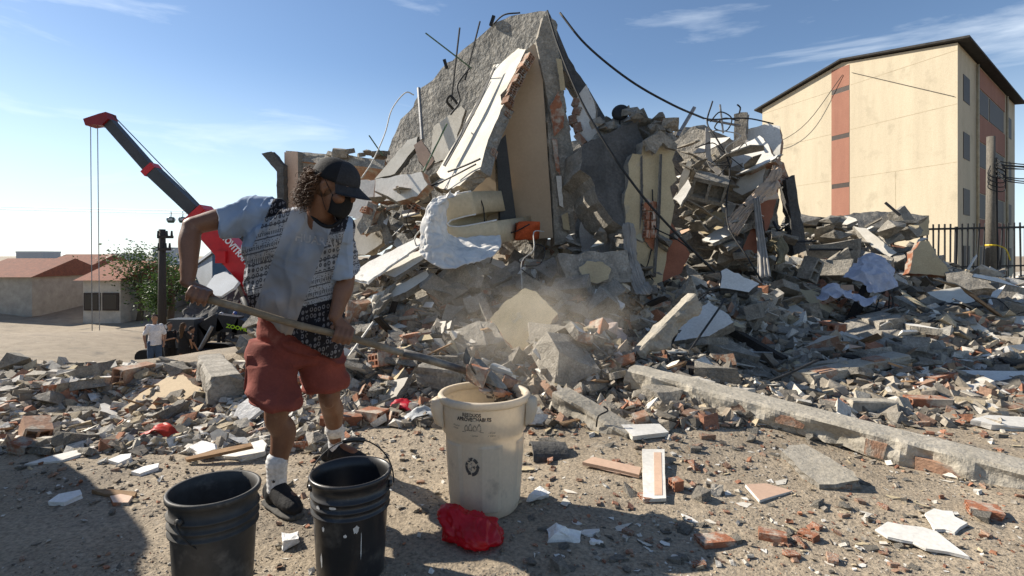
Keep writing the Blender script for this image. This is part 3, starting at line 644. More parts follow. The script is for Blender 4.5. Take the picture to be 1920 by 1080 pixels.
tree(318, 482, 30, 2.2, 3.2, 'leafy green tree directly right of the dark wooden pole', 3); tree(262, 470, 34, 3.4, 3.6, 'wider green tree left of the dark wooden pole', 4); tree(120, 500, 40, 3.6, 4, 'green tree among the low houses at far left', 5)
# low houses on the far left
M['redroof'] = mat('redroof', (.26, .10, .06), (.18, .075, .05), 3, bump=.6, bscale=12, rnd=.2)
M['houseA'] = mat('houseA', (.55, .50, .42), None, 2, bump=.2, rnd=.25)
def house(px0, px1, top, d, label, m):
    a, b = P(px0, 600, d), P(px1, top, d); w_ = b.x - a.x; x = (a.x + b.x) / 2; z0 = gz(x, d) - .2; h_ = b.z - z0; t = thing('low_house', label, 'house', (x, d, z0), group='low houses on the far left')
    MB().box((0, 3, h_ / 2), (w_, 6, h_)).build('wall', m, t)
    MB().add([(-w_ / 2 - .3, -.4, h_ + .02), (w_ / 2 + .3, -.4, h_ + .02), (w_ / 2 + .3, 3, h_ + 1.2), (-w_ / 2 - .3, 3, h_ + 1.2), (-w_ / 2 - .3, 6.4, h_ + .02), (w_ / 2 + .3, 6.4, h_ + .02)], [(0, 1, 2, 3), (3, 2, 5, 4), (0, 3, 4), (1, 5, 2), (0, 4, 5, 1)]).build('roof', M['redroof'], t)
    k = max(2, int(w_ / 2.4))
    for j in range(int(h_ / 2.6)):
        for i in range(k):
            wd = MB().box((-w_ / 2 + (i + .5) * w_ / k, -.02, j * 2.6 + 1.55), (1.0, .1, 1.1)).build('window' if (i or j) else 'door', M['framebrown'], t)
            MB().box((-w_ / 2 + (i + .5) * w_ / k, -.06, j * 2.6 + 1.55), (.8, .06, .9)).build('pane', M['glassdark'], wd)
for i, (a, b, tp, d, lb) in enumerate([(-60, 60, 520, 34, 'cream two storey house at the left edge'), (66, 150, 508, 38, 'taller plain house second from the left edge'), (156, 226, 526, 33, 'low house between the taller one and the pole'), (232, 296, 535, 36, 'low house nearest to the dark wooden pole')]): house(a, b, tp, d, lb, M['houseA'])

# ---------------------------------------------------------------- the collapsed building
C_, CD, CW, PL, WH, CR, BE, BP, BR, BRD = (M[k] for k in ('concrete', 'concrete_dark', 'concrete_wall', 'plaster', 'white', 'cream', 'beige', 'brownpaint', 'brick', 'brick_dusty'))
HB = [me_of('hollow_brick', hollow_bm(.30 * s, .14, .20, 2, 3, seed=i), BRD) for i, s in enumerate((1, .7, .5, .85))]
HB2 = [me_of('hollow_brick', hollow_bm(.30 * s, .20, .10, 3, 2, seed=i + 9), BR) for i, s in enumerate((1, .7, .45, .8))]
CB = [me_of('hollow_block', hollow_bm(.19, .39 * s, .19, 2, 1, wall=.03, deep=.1, seed=i + 20), CD if i == 2 else C_) for i, s in enumerate((1, .8, 1))]
CH = [me_of('concrete_chunk', chunk_bm((1, .8 + .2 * (i % 2), .35 + .1 * (i % 4)), 100 + i, 2, .05), [C_]) for i in range(8)]
def edge_bricks(parent, pts, d, n, size=.15, mats=BRD, depth=.14, seed=0, inset=.03):
    """hollow bricks seen end-on along a broken edge"""
    r = random.Random(seed); cx = sum(p[0] for p in pts) / len(pts); cy = sum(p[1] for p in pts) / len(pts); nn = Vector(n).normalized(); p0 = P(cx, cy, d)
    poly = [on_plane(*p, p0, nn) for p in pts]; inv = Matrix.LocRotScale(parent.location, parent.rotation_euler, None).inverted(); acc = 0
    for a, b in zip(poly, poly[1:]):
        l = (b - a).length; k = max(1, round(l / size)); x = (b - a).normalized()
        for i in range(k):
            c = a.lerp(b, (i + .5) / k); y = nn; z = x.cross(y)
            me = HB[r.randrange(4)]; o = bpy.data.objects.new('brick', me); link(o, parent)
            rot = Matrix((z, y, x)).transposed().to_4x4() @ Matrix.Rotation(r.uniform(-.12, .12), 4, 'X') @ Matrix.Rotation(r.uniform(-.2, .2), 4, 'Z')
            s = (l / k) / .20 * .94
            o.matrix_local = inv @ Matrix.Translation(c - nn * (depth * .5 + .012) + z * r.uniform(-.03, .03)) @ rot @ Matrix.Diagonal((.5, depth / .14 * .8, s, 1))
bw = slab('concrete_ruin_face', 'tall rough grey concrete wall rising to the peak of the ruin', 'wall', [(1024, 22), (985, 25), (955, 29), (925, 45), (880, 85), (840, 118), (812, 150), (790, 165), (775, 200), (752, 225), (735, 262), (716, 305), (712, 430), (760, 490), (1000, 490), (1045, 250)], 8.6, (-.55, -.83, .05), .3, CW, C_, step=.10, jag=.035, sub=4, amp=.018)
for (a, b) in (((920, 48), (926, 30)), ((838, 128), (833, 112))): MB().bar(P(*a, 8.25), P(*b, 8.25), .05, .05).build('steel_stub', M['blackmetal'], bw, local=False)
lw = slab('leaning_plaster_panel', 'white plastered wall panel leaning steeply with hollow bricks along its edge', 'wall panel', [(986, 92), (972, 90), (940, 118), (925, 122), (915, 150), (898, 185), (880, 215), (862, 250), (836, 295), (805, 345), (818, 350), (838, 356), (862, 348), (886, 325), (900, 318), (915, 262), (928, 232), (945, 195), (938, 178), (950, 165), (966, 135)], 7.2, (-.7, -.5, .5), .17, PL, C_, step=.07, jag=.022)
edge_bricks(lw, [(984, 98), (966, 136), (951, 166), (942, 190)], 7.05, (-.7, -.5, .5), .14, seed=1); edge_bricks(lw, [(942, 200), (928, 232), (914, 264), (900, 316), (880, 330), (860, 346)], 6.75, (-.7, -.5, .5), .14, seed=2)
slab('crack_strip', None, None, [(926, 130), (930, 126), (897, 200), (864, 262), (836, 312), (832, 310), (860, 258), (893, 197)], 7.22, (-.7, -.5, .5), .012, CD, step=.06, jag=.012, parent=lw)
for o in (lw.children[-1],): o.location = Vector((-.7, -.5, .5)).normalized() * .012
MB().tube(spline([P(840, 322, 6.7), P(868, 312, 6.55), P(900, 298, 6.3)], 8), .014, 5).build('steel_bar', M['blackmetal'], lw, local=False)
MB().tube(spline([P(806, 350, 6.9), P(840, 335, 6.7), P(892, 308, 6.35)], 8), .012, 5).build('steel_bar', M['blackmetal'], lw, local=False)
slab('closet_panel', 'tall smooth beige inner wall standing behind the leaning white panel', 'wall', [(1000, 82), (1014, 90), (1037, 446), (934, 452), (928, 300), (938, 200), (970, 110)], 7.55, (-.25, -.97, 0), .06, BE, C_, step=.3, jag=.004)
slab('beige_lit_panel', 'lit part of the beige wall, painted paler, behind the folded mattress', 'board', [(918, 290), (928, 300), (936, 452), (866, 452), (866, 330)], 7.45, (-.45, -.89, 0), .04, mat('beige_lit', (.66, .53, .38), None, 1.5, bump=.03, fine=.05), C_, step=.3, jag=.004)  # paler copy of the beige stands in for light on the same wall
slab('dark_leaf_panel', 'narrow dark door leaf standing between beige walls', 'door', [(930, 272), (948, 252), (972, 445), (940, 450)], 7.3, (.25, -.97, 0), .045, mat('doorgrey', (.05, .05, .048), None, 4, rough=.5, bump=.1), step=.3, jag=.002)
col = slab('concrete_column', 'tall battered concrete column at the heart of the ruin', 'column', [(1004, 75), (1020, 28), (1036, 36), (1048, 95), (1056, 150), (1076, 300), (1078, 452), (1040, 460), (1032, 300), (1022, 160)], 7.45, (.2, -.97, .02), .2, C_, C_, step=.09, jag=.03, sub=3, amp=.02)
def patch(parent, pts, d, n, m, th=.02, out=.018, nm='plaster_patch', jag=.012):
    o = slab(nm, None, None, pts, d, n, th, m, C_, step=.04, jag=jag, parent=parent); o.location = Vector(n).normalized() * out; return o
patch(col, [(1030, 200), (1046, 172), (1058, 212), (1056, 240), (1038, 256)], 7.40, (.2, -.97, .02), BR, nm='brick_patch'); patch(col, [(1042, 330), (1052, 330), (1056, 390), (1048, 385)], 7.40, (.2, -.97, .02), WH); patch(col, [(1052, 404), (1064, 398), (1068, 432), (1056, 430)], 7.40, (.2, -.97, .02), CR); patch(col, [(1034, 260), (1044, 262), (1050, 330), (1042, 320)], 7.40, (.2, -.97, .02), BR, nm='brick_patch'); patch(col, [(1042, 110), (1052, 112), (1060, 170), (1050, 170)], 7.40, (.2, -.97, .02), CR)
slab('column_edge_strip', 'thin dark timber strip nailed along the column', 'timber strip', [(1002, 92), (1010, 88), (1036, 440), (1030, 440)], 7.5, (-.3, -.95, 0), .06, CD, step=.3, jag=.006)
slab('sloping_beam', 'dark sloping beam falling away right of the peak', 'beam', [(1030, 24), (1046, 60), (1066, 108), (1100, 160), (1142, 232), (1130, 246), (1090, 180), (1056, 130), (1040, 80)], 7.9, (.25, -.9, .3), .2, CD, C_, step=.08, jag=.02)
e1 = slab('hanging_white_fragment', 'white wall fragment with ragged brick edge hanging right of the column', 'wall fragment', [(1086, 176), (1100, 158), (1114, 192), (1122, 250), (1098, 270), (1080, 244), (1073, 208)], 7.5, (-.35, -.9, .2), .15, WH, C_, step=.06, jag=.02)
edge_bricks(e1, [(1084, 182), (1074, 212), (1082, 246), (1098, 266)], 7.45, (-.35, -.9, .2), .16, seed=3)
slab('thin_white_sliver', 'thin white plaster sliver high beside the column', 'plaster sliver', [(1052, 118), (1076, 142), (1090, 188), (1076, 186), (1060, 156)], 8.2, (-.2, -.95, .2), .08, WH, C_, step=.06, jag=.015)
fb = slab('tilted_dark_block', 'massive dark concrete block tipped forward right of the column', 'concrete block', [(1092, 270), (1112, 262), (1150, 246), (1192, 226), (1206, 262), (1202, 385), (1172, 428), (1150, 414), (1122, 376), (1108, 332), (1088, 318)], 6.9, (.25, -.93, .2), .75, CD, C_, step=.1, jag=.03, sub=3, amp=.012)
slab('shaded_grey_remnant', 'smooth grey plaster wall remnant under the tipped dark block', 'wall', [(1098, 340), (1132, 350), (1176, 424), (1178, 500), (1092, 500), (1086, 430)], 7.5, (.1, -.98, .05), .3, mat('greyplaster', (.40, .38, .36), None, 3, bump=.3), C_, step=.1, jag=.02)
gw = slab('cream_masonry_stump', 'upright cream wall stump with vertical grooves and exposed bricks', 'wall', [(1178, 306), (1186, 288), (1203, 290), (1206, 266), (1222, 262), (1236, 246), (1252, 264), (1270, 270), (1260, 300), (1269, 338), (1256, 350), (1265, 384), (1242, 528), (1224, 534), (1200, 512), (1176, 480), (1170, 380)], 6.95, (.35, -.93, .05), .4, CR, C_, step=.09, jag=.035)
for pts, m, th in (([(1236, 290), (1239, 290), (1236, 400), (1227, 520), (1223, 520), (1231, 400)], CD, .03), ([(1210, 372), (1232, 380), (1230, 446), (1222, 470), (1206, 452), (1204, 400)], BR, .05), ([(1199, 296), (1202, 292), (1204, 380), (1198, 430)], CD, .03), ([(1206, 264), (1236, 246), (1268, 272), (1266, 282), (1250, 278), (1240, 268), (1226, 290), (1214, 282)], C_, .06), ([(1178, 430), (1206, 456), (1222, 474), (1222, 534), (1176, 500)], C_, .05)): patch(gw, pts, 6.9, (.35, -.93, .05), m, th, .03, 'bare_and_shade_patch')  # dark strips paint the shade inside the grooves; others are bare brick and concrete
for j in range(4):
    for i in range(2):
        a = on_plane(1208 + i * 11, 388 + j * 17, P(1216, 410, 6.9), (.35, -.93, .05)); inv = Matrix.Translation(gw.location).inverted()
        o = bpy.data.objects.new('brick', HB2[(i + j) % 4]); link(o, gw); o.matrix_local = inv @ Matrix.Translation(a + Vector((.35, -.93, 0)) * .03) @ Matrix.Rotation(.35 + random.uniform(-.2, .2), 4, 'Z') @ Matrix.Rotation(random.uniform(-.15, .15), 4, 'Y') @ Matrix.Diagonal((.3, .5, 1.0, 1))
slab('brown_painted_piece', 'rust brown painted wall piece leaning right of the cream stump', 'wall piece', [(1252, 404), (1294, 476), (1278, 512), (1240, 530)], 7.15, (.3, -.9, .2), .12, BP, C_, step=.1, jag=.015)
lg = slab('low_concrete_ledge', 'low grey ledge with a flaked cream patch below the dark block', 'ledge', [(1046, 476), (1176, 468), (1196, 528), (1060, 538)], 6.3, (0, -.95, .3), .5, C_, C_, step=.1, jag=.03, sub=2, amp=.02)
patch(lg, [(1085, 502), (1100, 490), (1130, 492), (1146, 505), (1140, 524), (1118, 532), (1094, 526)], 6.27, (0, -.95, .3), CR)
# hidden mass behind the blocks so nothing is hollow
slab('concrete_mass', 'rough concrete mass filling the ruin behind the tipped blocks', 'concrete mass', [(1060, 270), (1130, 235), (1200, 216), (1262, 244), (1320, 236), (1372, 262), (1462, 300), (1466, 430), (1420, 500), (1080, 520)], 9.3, (-.1, -.95, .3), .5, C_, C_, step=.14, jag=.06, sub=4, amp=.07)
slab('sheared_plate', 'thick sheared floor slab lying on top of the tipped block', 'slab', [(1112, 262), (1138, 228), (1165, 214), (1206, 214), (1240, 236), (1262, 262), (1230, 262), (1196, 240), (1150, 258)], 7.35, (.05, -.75, .65), .25, C_, C_, step=.07, jag=.05, sub=3, amp=.06)
# right jumble
J = [('white_top_fragment', 'white plaster roof fragment at the top right of the ruin', [(1390, 248), (1408, 240), (1440, 231), (1462, 236), (1466, 262), (1458, 304), (1420, 290), (1395, 272)], 9.0, (-.6, -.75, .25), .14, WH, BRD),
 ('sunlit_white_fragment', 'bright white wall slab tilted to the sun above the draped cloth', [(1371, 282), (1398, 268), (1424, 254), (1440, 270), (1455, 302), (1430, 310), (1404, 324), (1372, 318)], 8.6, (-.66, -.6, .45), .14, WH, BRD),
 ('speckled_cement_fragment', 'speckled cement slab below the bright white slab', [(1374, 356), (1388, 334), (1438, 306), (1430, 345), (1392, 366)], 8.5, (-.66, -.55, .5), .1, PL, C_),
 ('broken_column_stub', 'square concrete column stub with a bent bar on top', [(1376, 214), (1400, 211), (1398, 300), (1374, 300)], 9.05, (-.5, -.85, 0), .26, C_, C_),
 ('brown_plate_edge', 'brown painted slab standing on edge under the cloth', [(1432, 330), (1464, 338), (1448, 408), (1424, 470), (1400, 486), (1388, 476), (1412, 420)], 8.3, (.45, -.88, .1), .2, BP, C_),
 ('curved_white_panel', 'curved white panel lying at the foot of the jumble', [(1316, 450), (1340, 432), (1380, 416), (1400, 420), (1372, 440), (1336, 456)], 8.0, (-.4, -.35, .85), .06, WH, C_),
 ('pale_sheet', 'pale wall sheet behind the hollow block', [(1300, 420), (1340, 395), (1362, 400), (1358, 430), (1320, 440)], 8.4, (-.5, -.6, .6), .08, CR, C_),
 ('grey_ledge_fragment', 'dark grey slab supporting the brown edge', [(1350, 448), (1400, 420), (1412, 424), (1392, 476), (1360, 470)], 8.15, (.1, -.9, .4), .2, CD, C_),
 ('small_white_flap', 'small white flap of plaster beside the cream stump', [(1262, 372), (1290, 336), (1296, 350), (1276, 385)], 8.0, (-.6, -.7, .4), .05, WH, C_),
 ('fallen_gutter', 'pale half round gutter standing in the jumble', [(1268, 380), (1276, 330), (1290, 300), (1298, 304), (1288, 345), (1280, 385)], 8.1, (-.4, -.9, .1), .06, PL, C_),
 ('rough_boulder', 'rough concrete slab behind the rods', [(1262, 268), (1300, 236), (1332, 250), (1350, 290), (1330, 320), (1290, 310)], 8.8, (-.5, -.8, .3), .3, C_, C_),
 ('white_leaf_panel', 'white door panel standing among the wires', [(1374, 300), (1400, 262), (1412, 268), (1398, 330)], 9.0, (-.5, -.86, 0), .05, WH, WH),
 ('white_tipped_fragment', 'white faced slab tipped at the foot of the ruin in shade', [(1352, 508), (1362, 503), (1424, 532), (1404, 548), (1350, 540)], 6.9, (-.15, -.72, .68), .14, WH, CD),
 ('leaning_dark_post', 'dark square post leaning alone right of the ruin', [(1474, 338), (1490, 328), (1502, 400), (1513, 470), (1489, 478)], 8.6, (.1, -.99, .05), .2, CD, CD),
 ('brown_torn_strip', 'torn brown brickwork strip joining slab and dark post', [(1456, 296), (1470, 305), (1484, 345), (1472, 352), (1452, 330)], 8.7, (.3, -.95, 0), .15, BRD, CD),
 ('yard_masonry_stub', 'long broken yard wall at the foot of the cream block', [(1460, 440), (1500, 418), (1560, 405), (1640, 402), (1742, 404), (1742, 440), (1650, 458), (1560, 462), (1480, 470)], 12.6, (.05, -.97, .2), .35, CR, C_),
 ('tilted_beam_end', 'square concrete beam end sticking up over the yard wall', [(1684, 394), (1696, 386), (1734, 432), (1722, 446), (1704, 428)], 11.8, (.3, -.9, .3), .28, C_, C_),
 ('long_dark_beam', 'long dark beam lying left of the yard wall', [(1496, 402), (1576, 412), (1576, 422), (1500, 418)], 12.4, (.1, -.9, .4), .3, CD, CD),
 ('gravel_topped_fragment', 'grey slab remains lying on top of the yard wall', [(1560, 412), (1600, 398), (1690, 396), (1740, 406), (1700, 424), (1620, 428)], 12.2, (0, -.7, .7), .2, C_, C_),
 ('pale_ramp_fragment', 'pale sunlit slab sloping down like a ramp', [(1600, 424), (1624, 428), (1682, 474), (1668, 482), (1634, 462)], 10.8, (-.35, -.6, .7), .16, PL, C_),
 ('curved_masonry_fragment', 'cream wall fragment with an arched brick top edge', [(1704, 512), (1712, 470), (1726, 452), (1742, 452), (1756, 478), (1776, 500), (1784, 520)], 9.6, (-.2, -.95, .2), .2, CR, BR),
 ('grey_flat_fragment', 'light grey slab on the heap near the fence', [(1770, 508), (1800, 504), (1846, 520), (1870, 542), (1846, 540), (1800, 546), (1776, 532)], 9.2, (-.25, -.55, .8), .18, C_, C_),
 ('pale_flat_fragment', 'smooth pale slab in the shade before the grey one', [(1738, 548), (1800, 538), (1830, 566), (1770, 574)], 8.4, (-.1, -.5, .85), .15, PL, C_)]
for nm, lb, pts, d, n, th, m, e in J:
    o = slab(nm, lb, nm.split('_')[-1], pts, d, n, th, m, e, step=.08, jag=.02, sub=2 if m in (C_, CD) else 0, amp=.02)
MB().tube(spline([P(1386, 212, 8.95), P(1388, 202, 8.95), P(1382, 196, 8.95)], 6), .014, 5).build('bent_bar', M['blackmetal'], bpy.data.objects['broken_column_stub'], local=False)
# left flank
K = [('white_lintel', 'white wall piece lying level like a lintel left of the leaning panel', [(704, 336), (740, 330), (790, 322), (802, 346), (782, 368), (742, 378), (702, 376)], 6.9, (-.4, -.87, .25), .15, WH, BRD),
 ('white_corner_fragment', 'white wall corner behind the worker\'s cap', [(652, 338), (703, 337), (700, 372), (676, 412), (652, 404)], 7.4, (-.4, -.9, .05), .15, WH, BRD),
 ('pale_lower_remnant', 'pale wall remnant below the lintel piece', [(652, 416), (690, 404), (724, 430), (716, 456), (684, 478), (650, 476)], 7.3, (-.45, -.88, .1), .15, PL, C_),
 ('diagonal_panel', 'long pale panel propped diagonally against the concrete wall', [(702, 336), (764, 262), (783, 256), (782, 272), (740, 326)], 7.7, (-.3, -.85, .4), .09, PL, CD),
 ('propped_timber_panel', 'brown timber panel wedged under the tile wall', [(776, 272), (790, 262), (814, 300), (800, 318), (784, 300)], 7.6, (-.1, -.95, .2), .06, M['tileface'], CD),
 ('long_grey_board', 'long pale grey board sloping behind the worker\'s arm', [(650, 522), (692, 490), (782, 446), (790, 458), (690, 528)], 6.15, (-.35, -.6, .72), .03, WH, WH),
 ('white_board', 'second white board under the long grey one', [(716, 512), (770, 474), (800, 466), (796, 484), (740, 520)], 6.2, (-.35, -.55, .75), .04, WH, C_),
 ('broken_brick_rib', 'curved rib of broken brickwork under the corner wall', [(668, 426), (690, 376), (708, 384), (694, 432), (676, 440)], 7.0, (-.3, -.95, .1), .15, C_, BRD),
 ('thin_concrete_post', 'thin concrete post propped under the lintel', [(702, 398), (714, 394), (738, 452), (722, 460)], 7.05, (-.3, -.95, .1), .12, C_, C_),
 ('tiled_panel', 'pale tiled bathroom wall on the face of the concrete wall', [(812, 238), (864, 198), (872, 206), (846, 296), (806, 308)], 8.3, (-.55, -.83, .05), .05, PL, C_),
 ('slanted_inner_panel', 'cream inner wall sloping behind the lintel', [(760, 380), (800, 350), (806, 372), (790, 420), (770, 410)], 7.3, (-.4, -.8, .4), .08, CR, C_),
 ('rear_column', 'rear brick and plaster column left of the ruin', [(533, 285), (558, 284), (562, 480), (536, 480)], 9.1, (-.3, -.95, 0), .3, M['tileface'], C_),
 ('rear_block_masonry', 'grey block wall beside the rear column', [(560, 292), (606, 292), (612, 480), (562, 480)], 9.15, (-.2, -.98, 0), .2, C_, C_),
 ('rear_eave_fragment', 'broken roof edge running behind the worker\'s cap', [(536, 283), (610, 288), (660, 292), (722, 300), (720, 318), (660, 310), (606, 306), (536, 300)], 9.0, (-.2, -.85, .45), .5, C_, BRD),
 ('bent_dark_post', 'bent dark post at the left end of the ruin', [(490, 288), (509, 284), (531, 310), (535, 480), (520, 480), (519, 322), (504, 304)], 9.0, (-.1, -.99, 0), .15, CD, CD)]
for nm, lb, pts, d, n, th, m, e in K:
    o = slab(nm, lb, nm.split('_')[-1], pts, d, n, th, m, e, step=.07, jag=.018, sub=2 if m is C_ else 0, amp=.015)
for i in range(9):
    p = P(random.uniform(625, 725), 291 + random.uniform(-6, 2), 8.9 + random.uniform(-.1, .2)); s = random.uniform(.15, .3)
    place('concrete_lump', CH[i % 8], p, (random.uniform(-.3, .3), random.uniform(-.3, .3), random.uniform(0, 6)), s, 'loose concrete lump on the broken roof edge behind the cap', 'concrete', 'lumps on the rear roof edge')
for i in range(34):
    px = random.uniform(1116, 1262); p = P(px, 236 - 22 * math.exp(-((px - 1185) / 40) ** 2) + random.uniform(-8, 18), 7.2 + random.uniform(-.2, .5)); s = random.uniform(.08, .26)
    place('broken_lump', (CH + HB2)[random.randrange(12)] if s < .2 else CH[i % 8], p, (random.uniform(-.5, .5), random.uniform(-.5, .5), random.uniform(0, 6)), s if s < 1 else 1, 'loose lump heaped on top of the tipped dark block', 'rubble', 'lumps on top of the tipped block')
def heap(n, xr, yr, dr, sr, meshes, label, cat, group, seed):
    r = random.Random(seed)
    for i in range(n):
        d = r.uniform(*dr); p = P(r.uniform(*xr), r.uniform(*yr), d); k = r.choice(meshes); s = r.uniform(*sr) * (1 if k in CH or k in SLB else 4)
        place(k.name.split('.')[0], k, p, (r.uniform(-.6, .6), r.uniform(-.6, .6), r.uniform(0, 6)), (s, s * r.uniform(.7, 1), s * r.uniform(.5, 1)), label, cat, group)
SLB = [me_of('broken_chip', slab_mesh([Vector((math.cos(a) * .52, math.sin(a) * (.30 + .1 * (i % 3)), 0)) for a in sorted(random.uniform(0, 6.28) for _ in range(6))], (0, 0, 1), .14, .25, .05, 60 + i, rings=2), [(WH, PL, CR, C_)[i % 4], C_, C_]) for i in range(6)]
heap(70, (1262, 1470), (400, 520), (7.9, 8.7), (.15, .45), CH + SLB + SLB, 'broken piece packed into the jumble right of the cream stump', 'debris', 'pieces packed in the right jumble', 21)
heap(30, (1270, 1400), (300, 400), (8.5, 8.9), (.15, .4), CH + SLB, 'broken piece lodged high among the wires of the jumble', 'debris', 'pieces lodged among the wires', 22)
heap(34, (690, 800), (385, 480), (6.9, 7.4), (.10, .28), CH + SLB + HB2, 'broken piece filling the hollow under the white lintel', 'debris', 'pieces under the white lintel', 23)
heap(40, (1040, 1260), (440, 520), (6.5, 7.2), (.10, .32), CH + CH + SLB, 'grey lump at the foot of the column and dark block', 'debris', 'lumps at the foot of the column', 24)
heap(40, (1470, 1740), (410, 480), (10.6, 12.4), (.2, .6), CH + SLB + SLB, 'broken piece heaped before the yard wall', 'debris', 'pieces before the yard wall', 25)
SHT = [me_of('thin_sheet', slab_mesh([Vector((math.cos(a) * .5, math.sin(a) * (.22 + .12 * (i % 3)), 0)) for a in sorted(random.uniform(0, 6.28) for _ in range(5))], (0, 0, 1), .03, .3, .02, 90 + i, rings=1), [(WH, PL, M['tileface'], CR, WH)[i], C_, C_]) for i in range(5)]
SLB += SHT
heap(26, (1275, 1462), (250, 440), (8.0, 8.7), (.35, .8), SHT, 'thin broken sheet sticking out of the right jumble', 'sheet', 'thin sheets in the right jumble', 31)
heap(22, (700, 830), (330, 470), (6.8, 7.3), (.25, .55), SHT, 'thin broken sheet around the white lintel', 'sheet', 'thin sheets around the white lintel', 32)
heap(24, (1280, 1900), (520, 640), (7.0, 9.0), (.4, .9), SHT, 'thin broken sheet lying in the shaded field', 'sheet', 'thin sheets in the shaded field', 33)
r_w = random.Random(44)
for i in range(26):
    zone = i % 3; x0, y0, d0 = (r_w.uniform(1270, 1460), r_w.uniform(215, 400), r_w.uniform(7.9, 8.5)) if zone == 0 else (r_w.uniform(780, 1250), r_w.uniform(330, 480), r_w.uniform(6.4, 7.0)) if zone == 1 else (r_w.uniform(1250, 1850), r_w.uniform(500, 600), r_w.uniform(6.6, 8.5))
    pts = [P(x0, y0, d0)]
    for k in range(4): pts.append(pts[-1] + Vector((r_w.uniform(-.25, .35), r_w.uniform(-.2, .1), r_w.uniform(-.32, .12))))
    if zone == 2:
        for q_ in pts: q_.z = gz(q_.x, q_.y) + r_w.uniform(.05, .3)
    o = MB().tube(spline(pts, 16), r_w.uniform(.005, .010), 4).build('wire', M['cable'] if i % 4 else M['whitecable'], None, True); recentre(o); tag(o, ('loose wire dangling in the right jumble', 'loose wire on the face of the ruin', 'loose wire curling over the shaded field')[zone], 'wire', ('wires in the right jumble', 'wires on the ruin', 'wires in the field')[zone])
# satellite dish, hollow block, rods
t = thing('satellite_dish', 'small black satellite dish on top of the tipped block', 'dish', P(1163, 228, 7.4))
MB().lathe([(0, .03), (.07, .022), (.12, 0), (.122, -.01), (.07, .01), (0, .015)], 20).build('bowl', M['blackmetal'], t, True).rotation_euler = (R(75), 0, R(-20)); t.children[0].location = (0, 0, .13)
MB().tube([(0, .03, -.05), (0, .03, .12)], .012, 6).build('mast', M['blackmetal'], t)
def cell(i, px, py, d, rot, sc_, label, me=None): return place('hollow_block', me or CB[i], P(px, py, d), rot, sc_, label, 'hollow block')
cell(0, 1330, 352, 8.0, (R(18), R(-30), R(62)), (1.6, 1.25, 1.9), 'large grey hollow block tipped in the middle of the jumble')
cell(1, 1520, 506, 8.6, (R(70), R(10), R(-60)), 1.2, 'dark hollow block lying behind the blue cloth')
for px0, py0, d0, px1, py1, d1, r_, m, lb in [(1302, 202, 8.4, 1270, 256, 8.2, .035, 'steel', 'grey square steel post leaning over the jumble'), (1324, 224, 8.8, 1388, 236, 8.9, .02, 'steel', 'thin steel rail among the wires'), (1350, 196, 8.8, 1356, 250, 8.8, .016, 'steel', 'short upright steel rod among the wires'),
    (1448, 440, 8.2, 1480, 420, 8.0, .022, 'blackmetal', 'black bent bar by the dark post'), (1450, 415, 8.2, 1478, 470, 8.0, .02, 'blackmetal', 'black diagonal bar by the dark post'), (1440, 455, 8.2, 1530, 452, 8.4, .018, 'blackmetal', 'black bar lying level behind the dark post'),
    (780, 350, 6.95, 838, 232, 7.2, .012, 'greenrod', 'green conduit lying along the leaning panel'), (798, 62, 8.0, 884, 128, 8.0, .011, 'greenrod', 'green conduit sticking out over the concrete wall'), (692, 254, 7.6, 718, 292, 7.6, .010, 'greenrod', 'short green conduit tip left of the wall'),
    (862, 42 + 10, 8.15, 846, 190, 8.15, .014, 'blackmetal', 'dark bar hanging down the concrete wall'), (900, 40, 8.15, 872, 150, 8.15, .013, 'blackmetal', 'second dark bar hanging down the concrete wall'), (785, 165, 8.6, 792, 262, 8.4, .03, 'steel', 'straight grey strip fixed to the concrete wall'),
    (1688, 404, 11, 1660, 380, 11.2, .03, 'blackmetal', 'short dark bar on the yard wall'), (1515, 468, 9.6, 1600, 468, 9.6, .022, 'blackmetal', 'dark bar lying before the yard wall')]:
    o = MB().tube([P(px0, py0, d0), P(px1, py1, d1)], r_, 4 if r_ > .03 else 6).build('steel_rod' if m != 'greenrod' else 'conduit', M[m]); recentre(o); tag(o, lb, 'rod' if m != 'greenrod' else 'conduit')
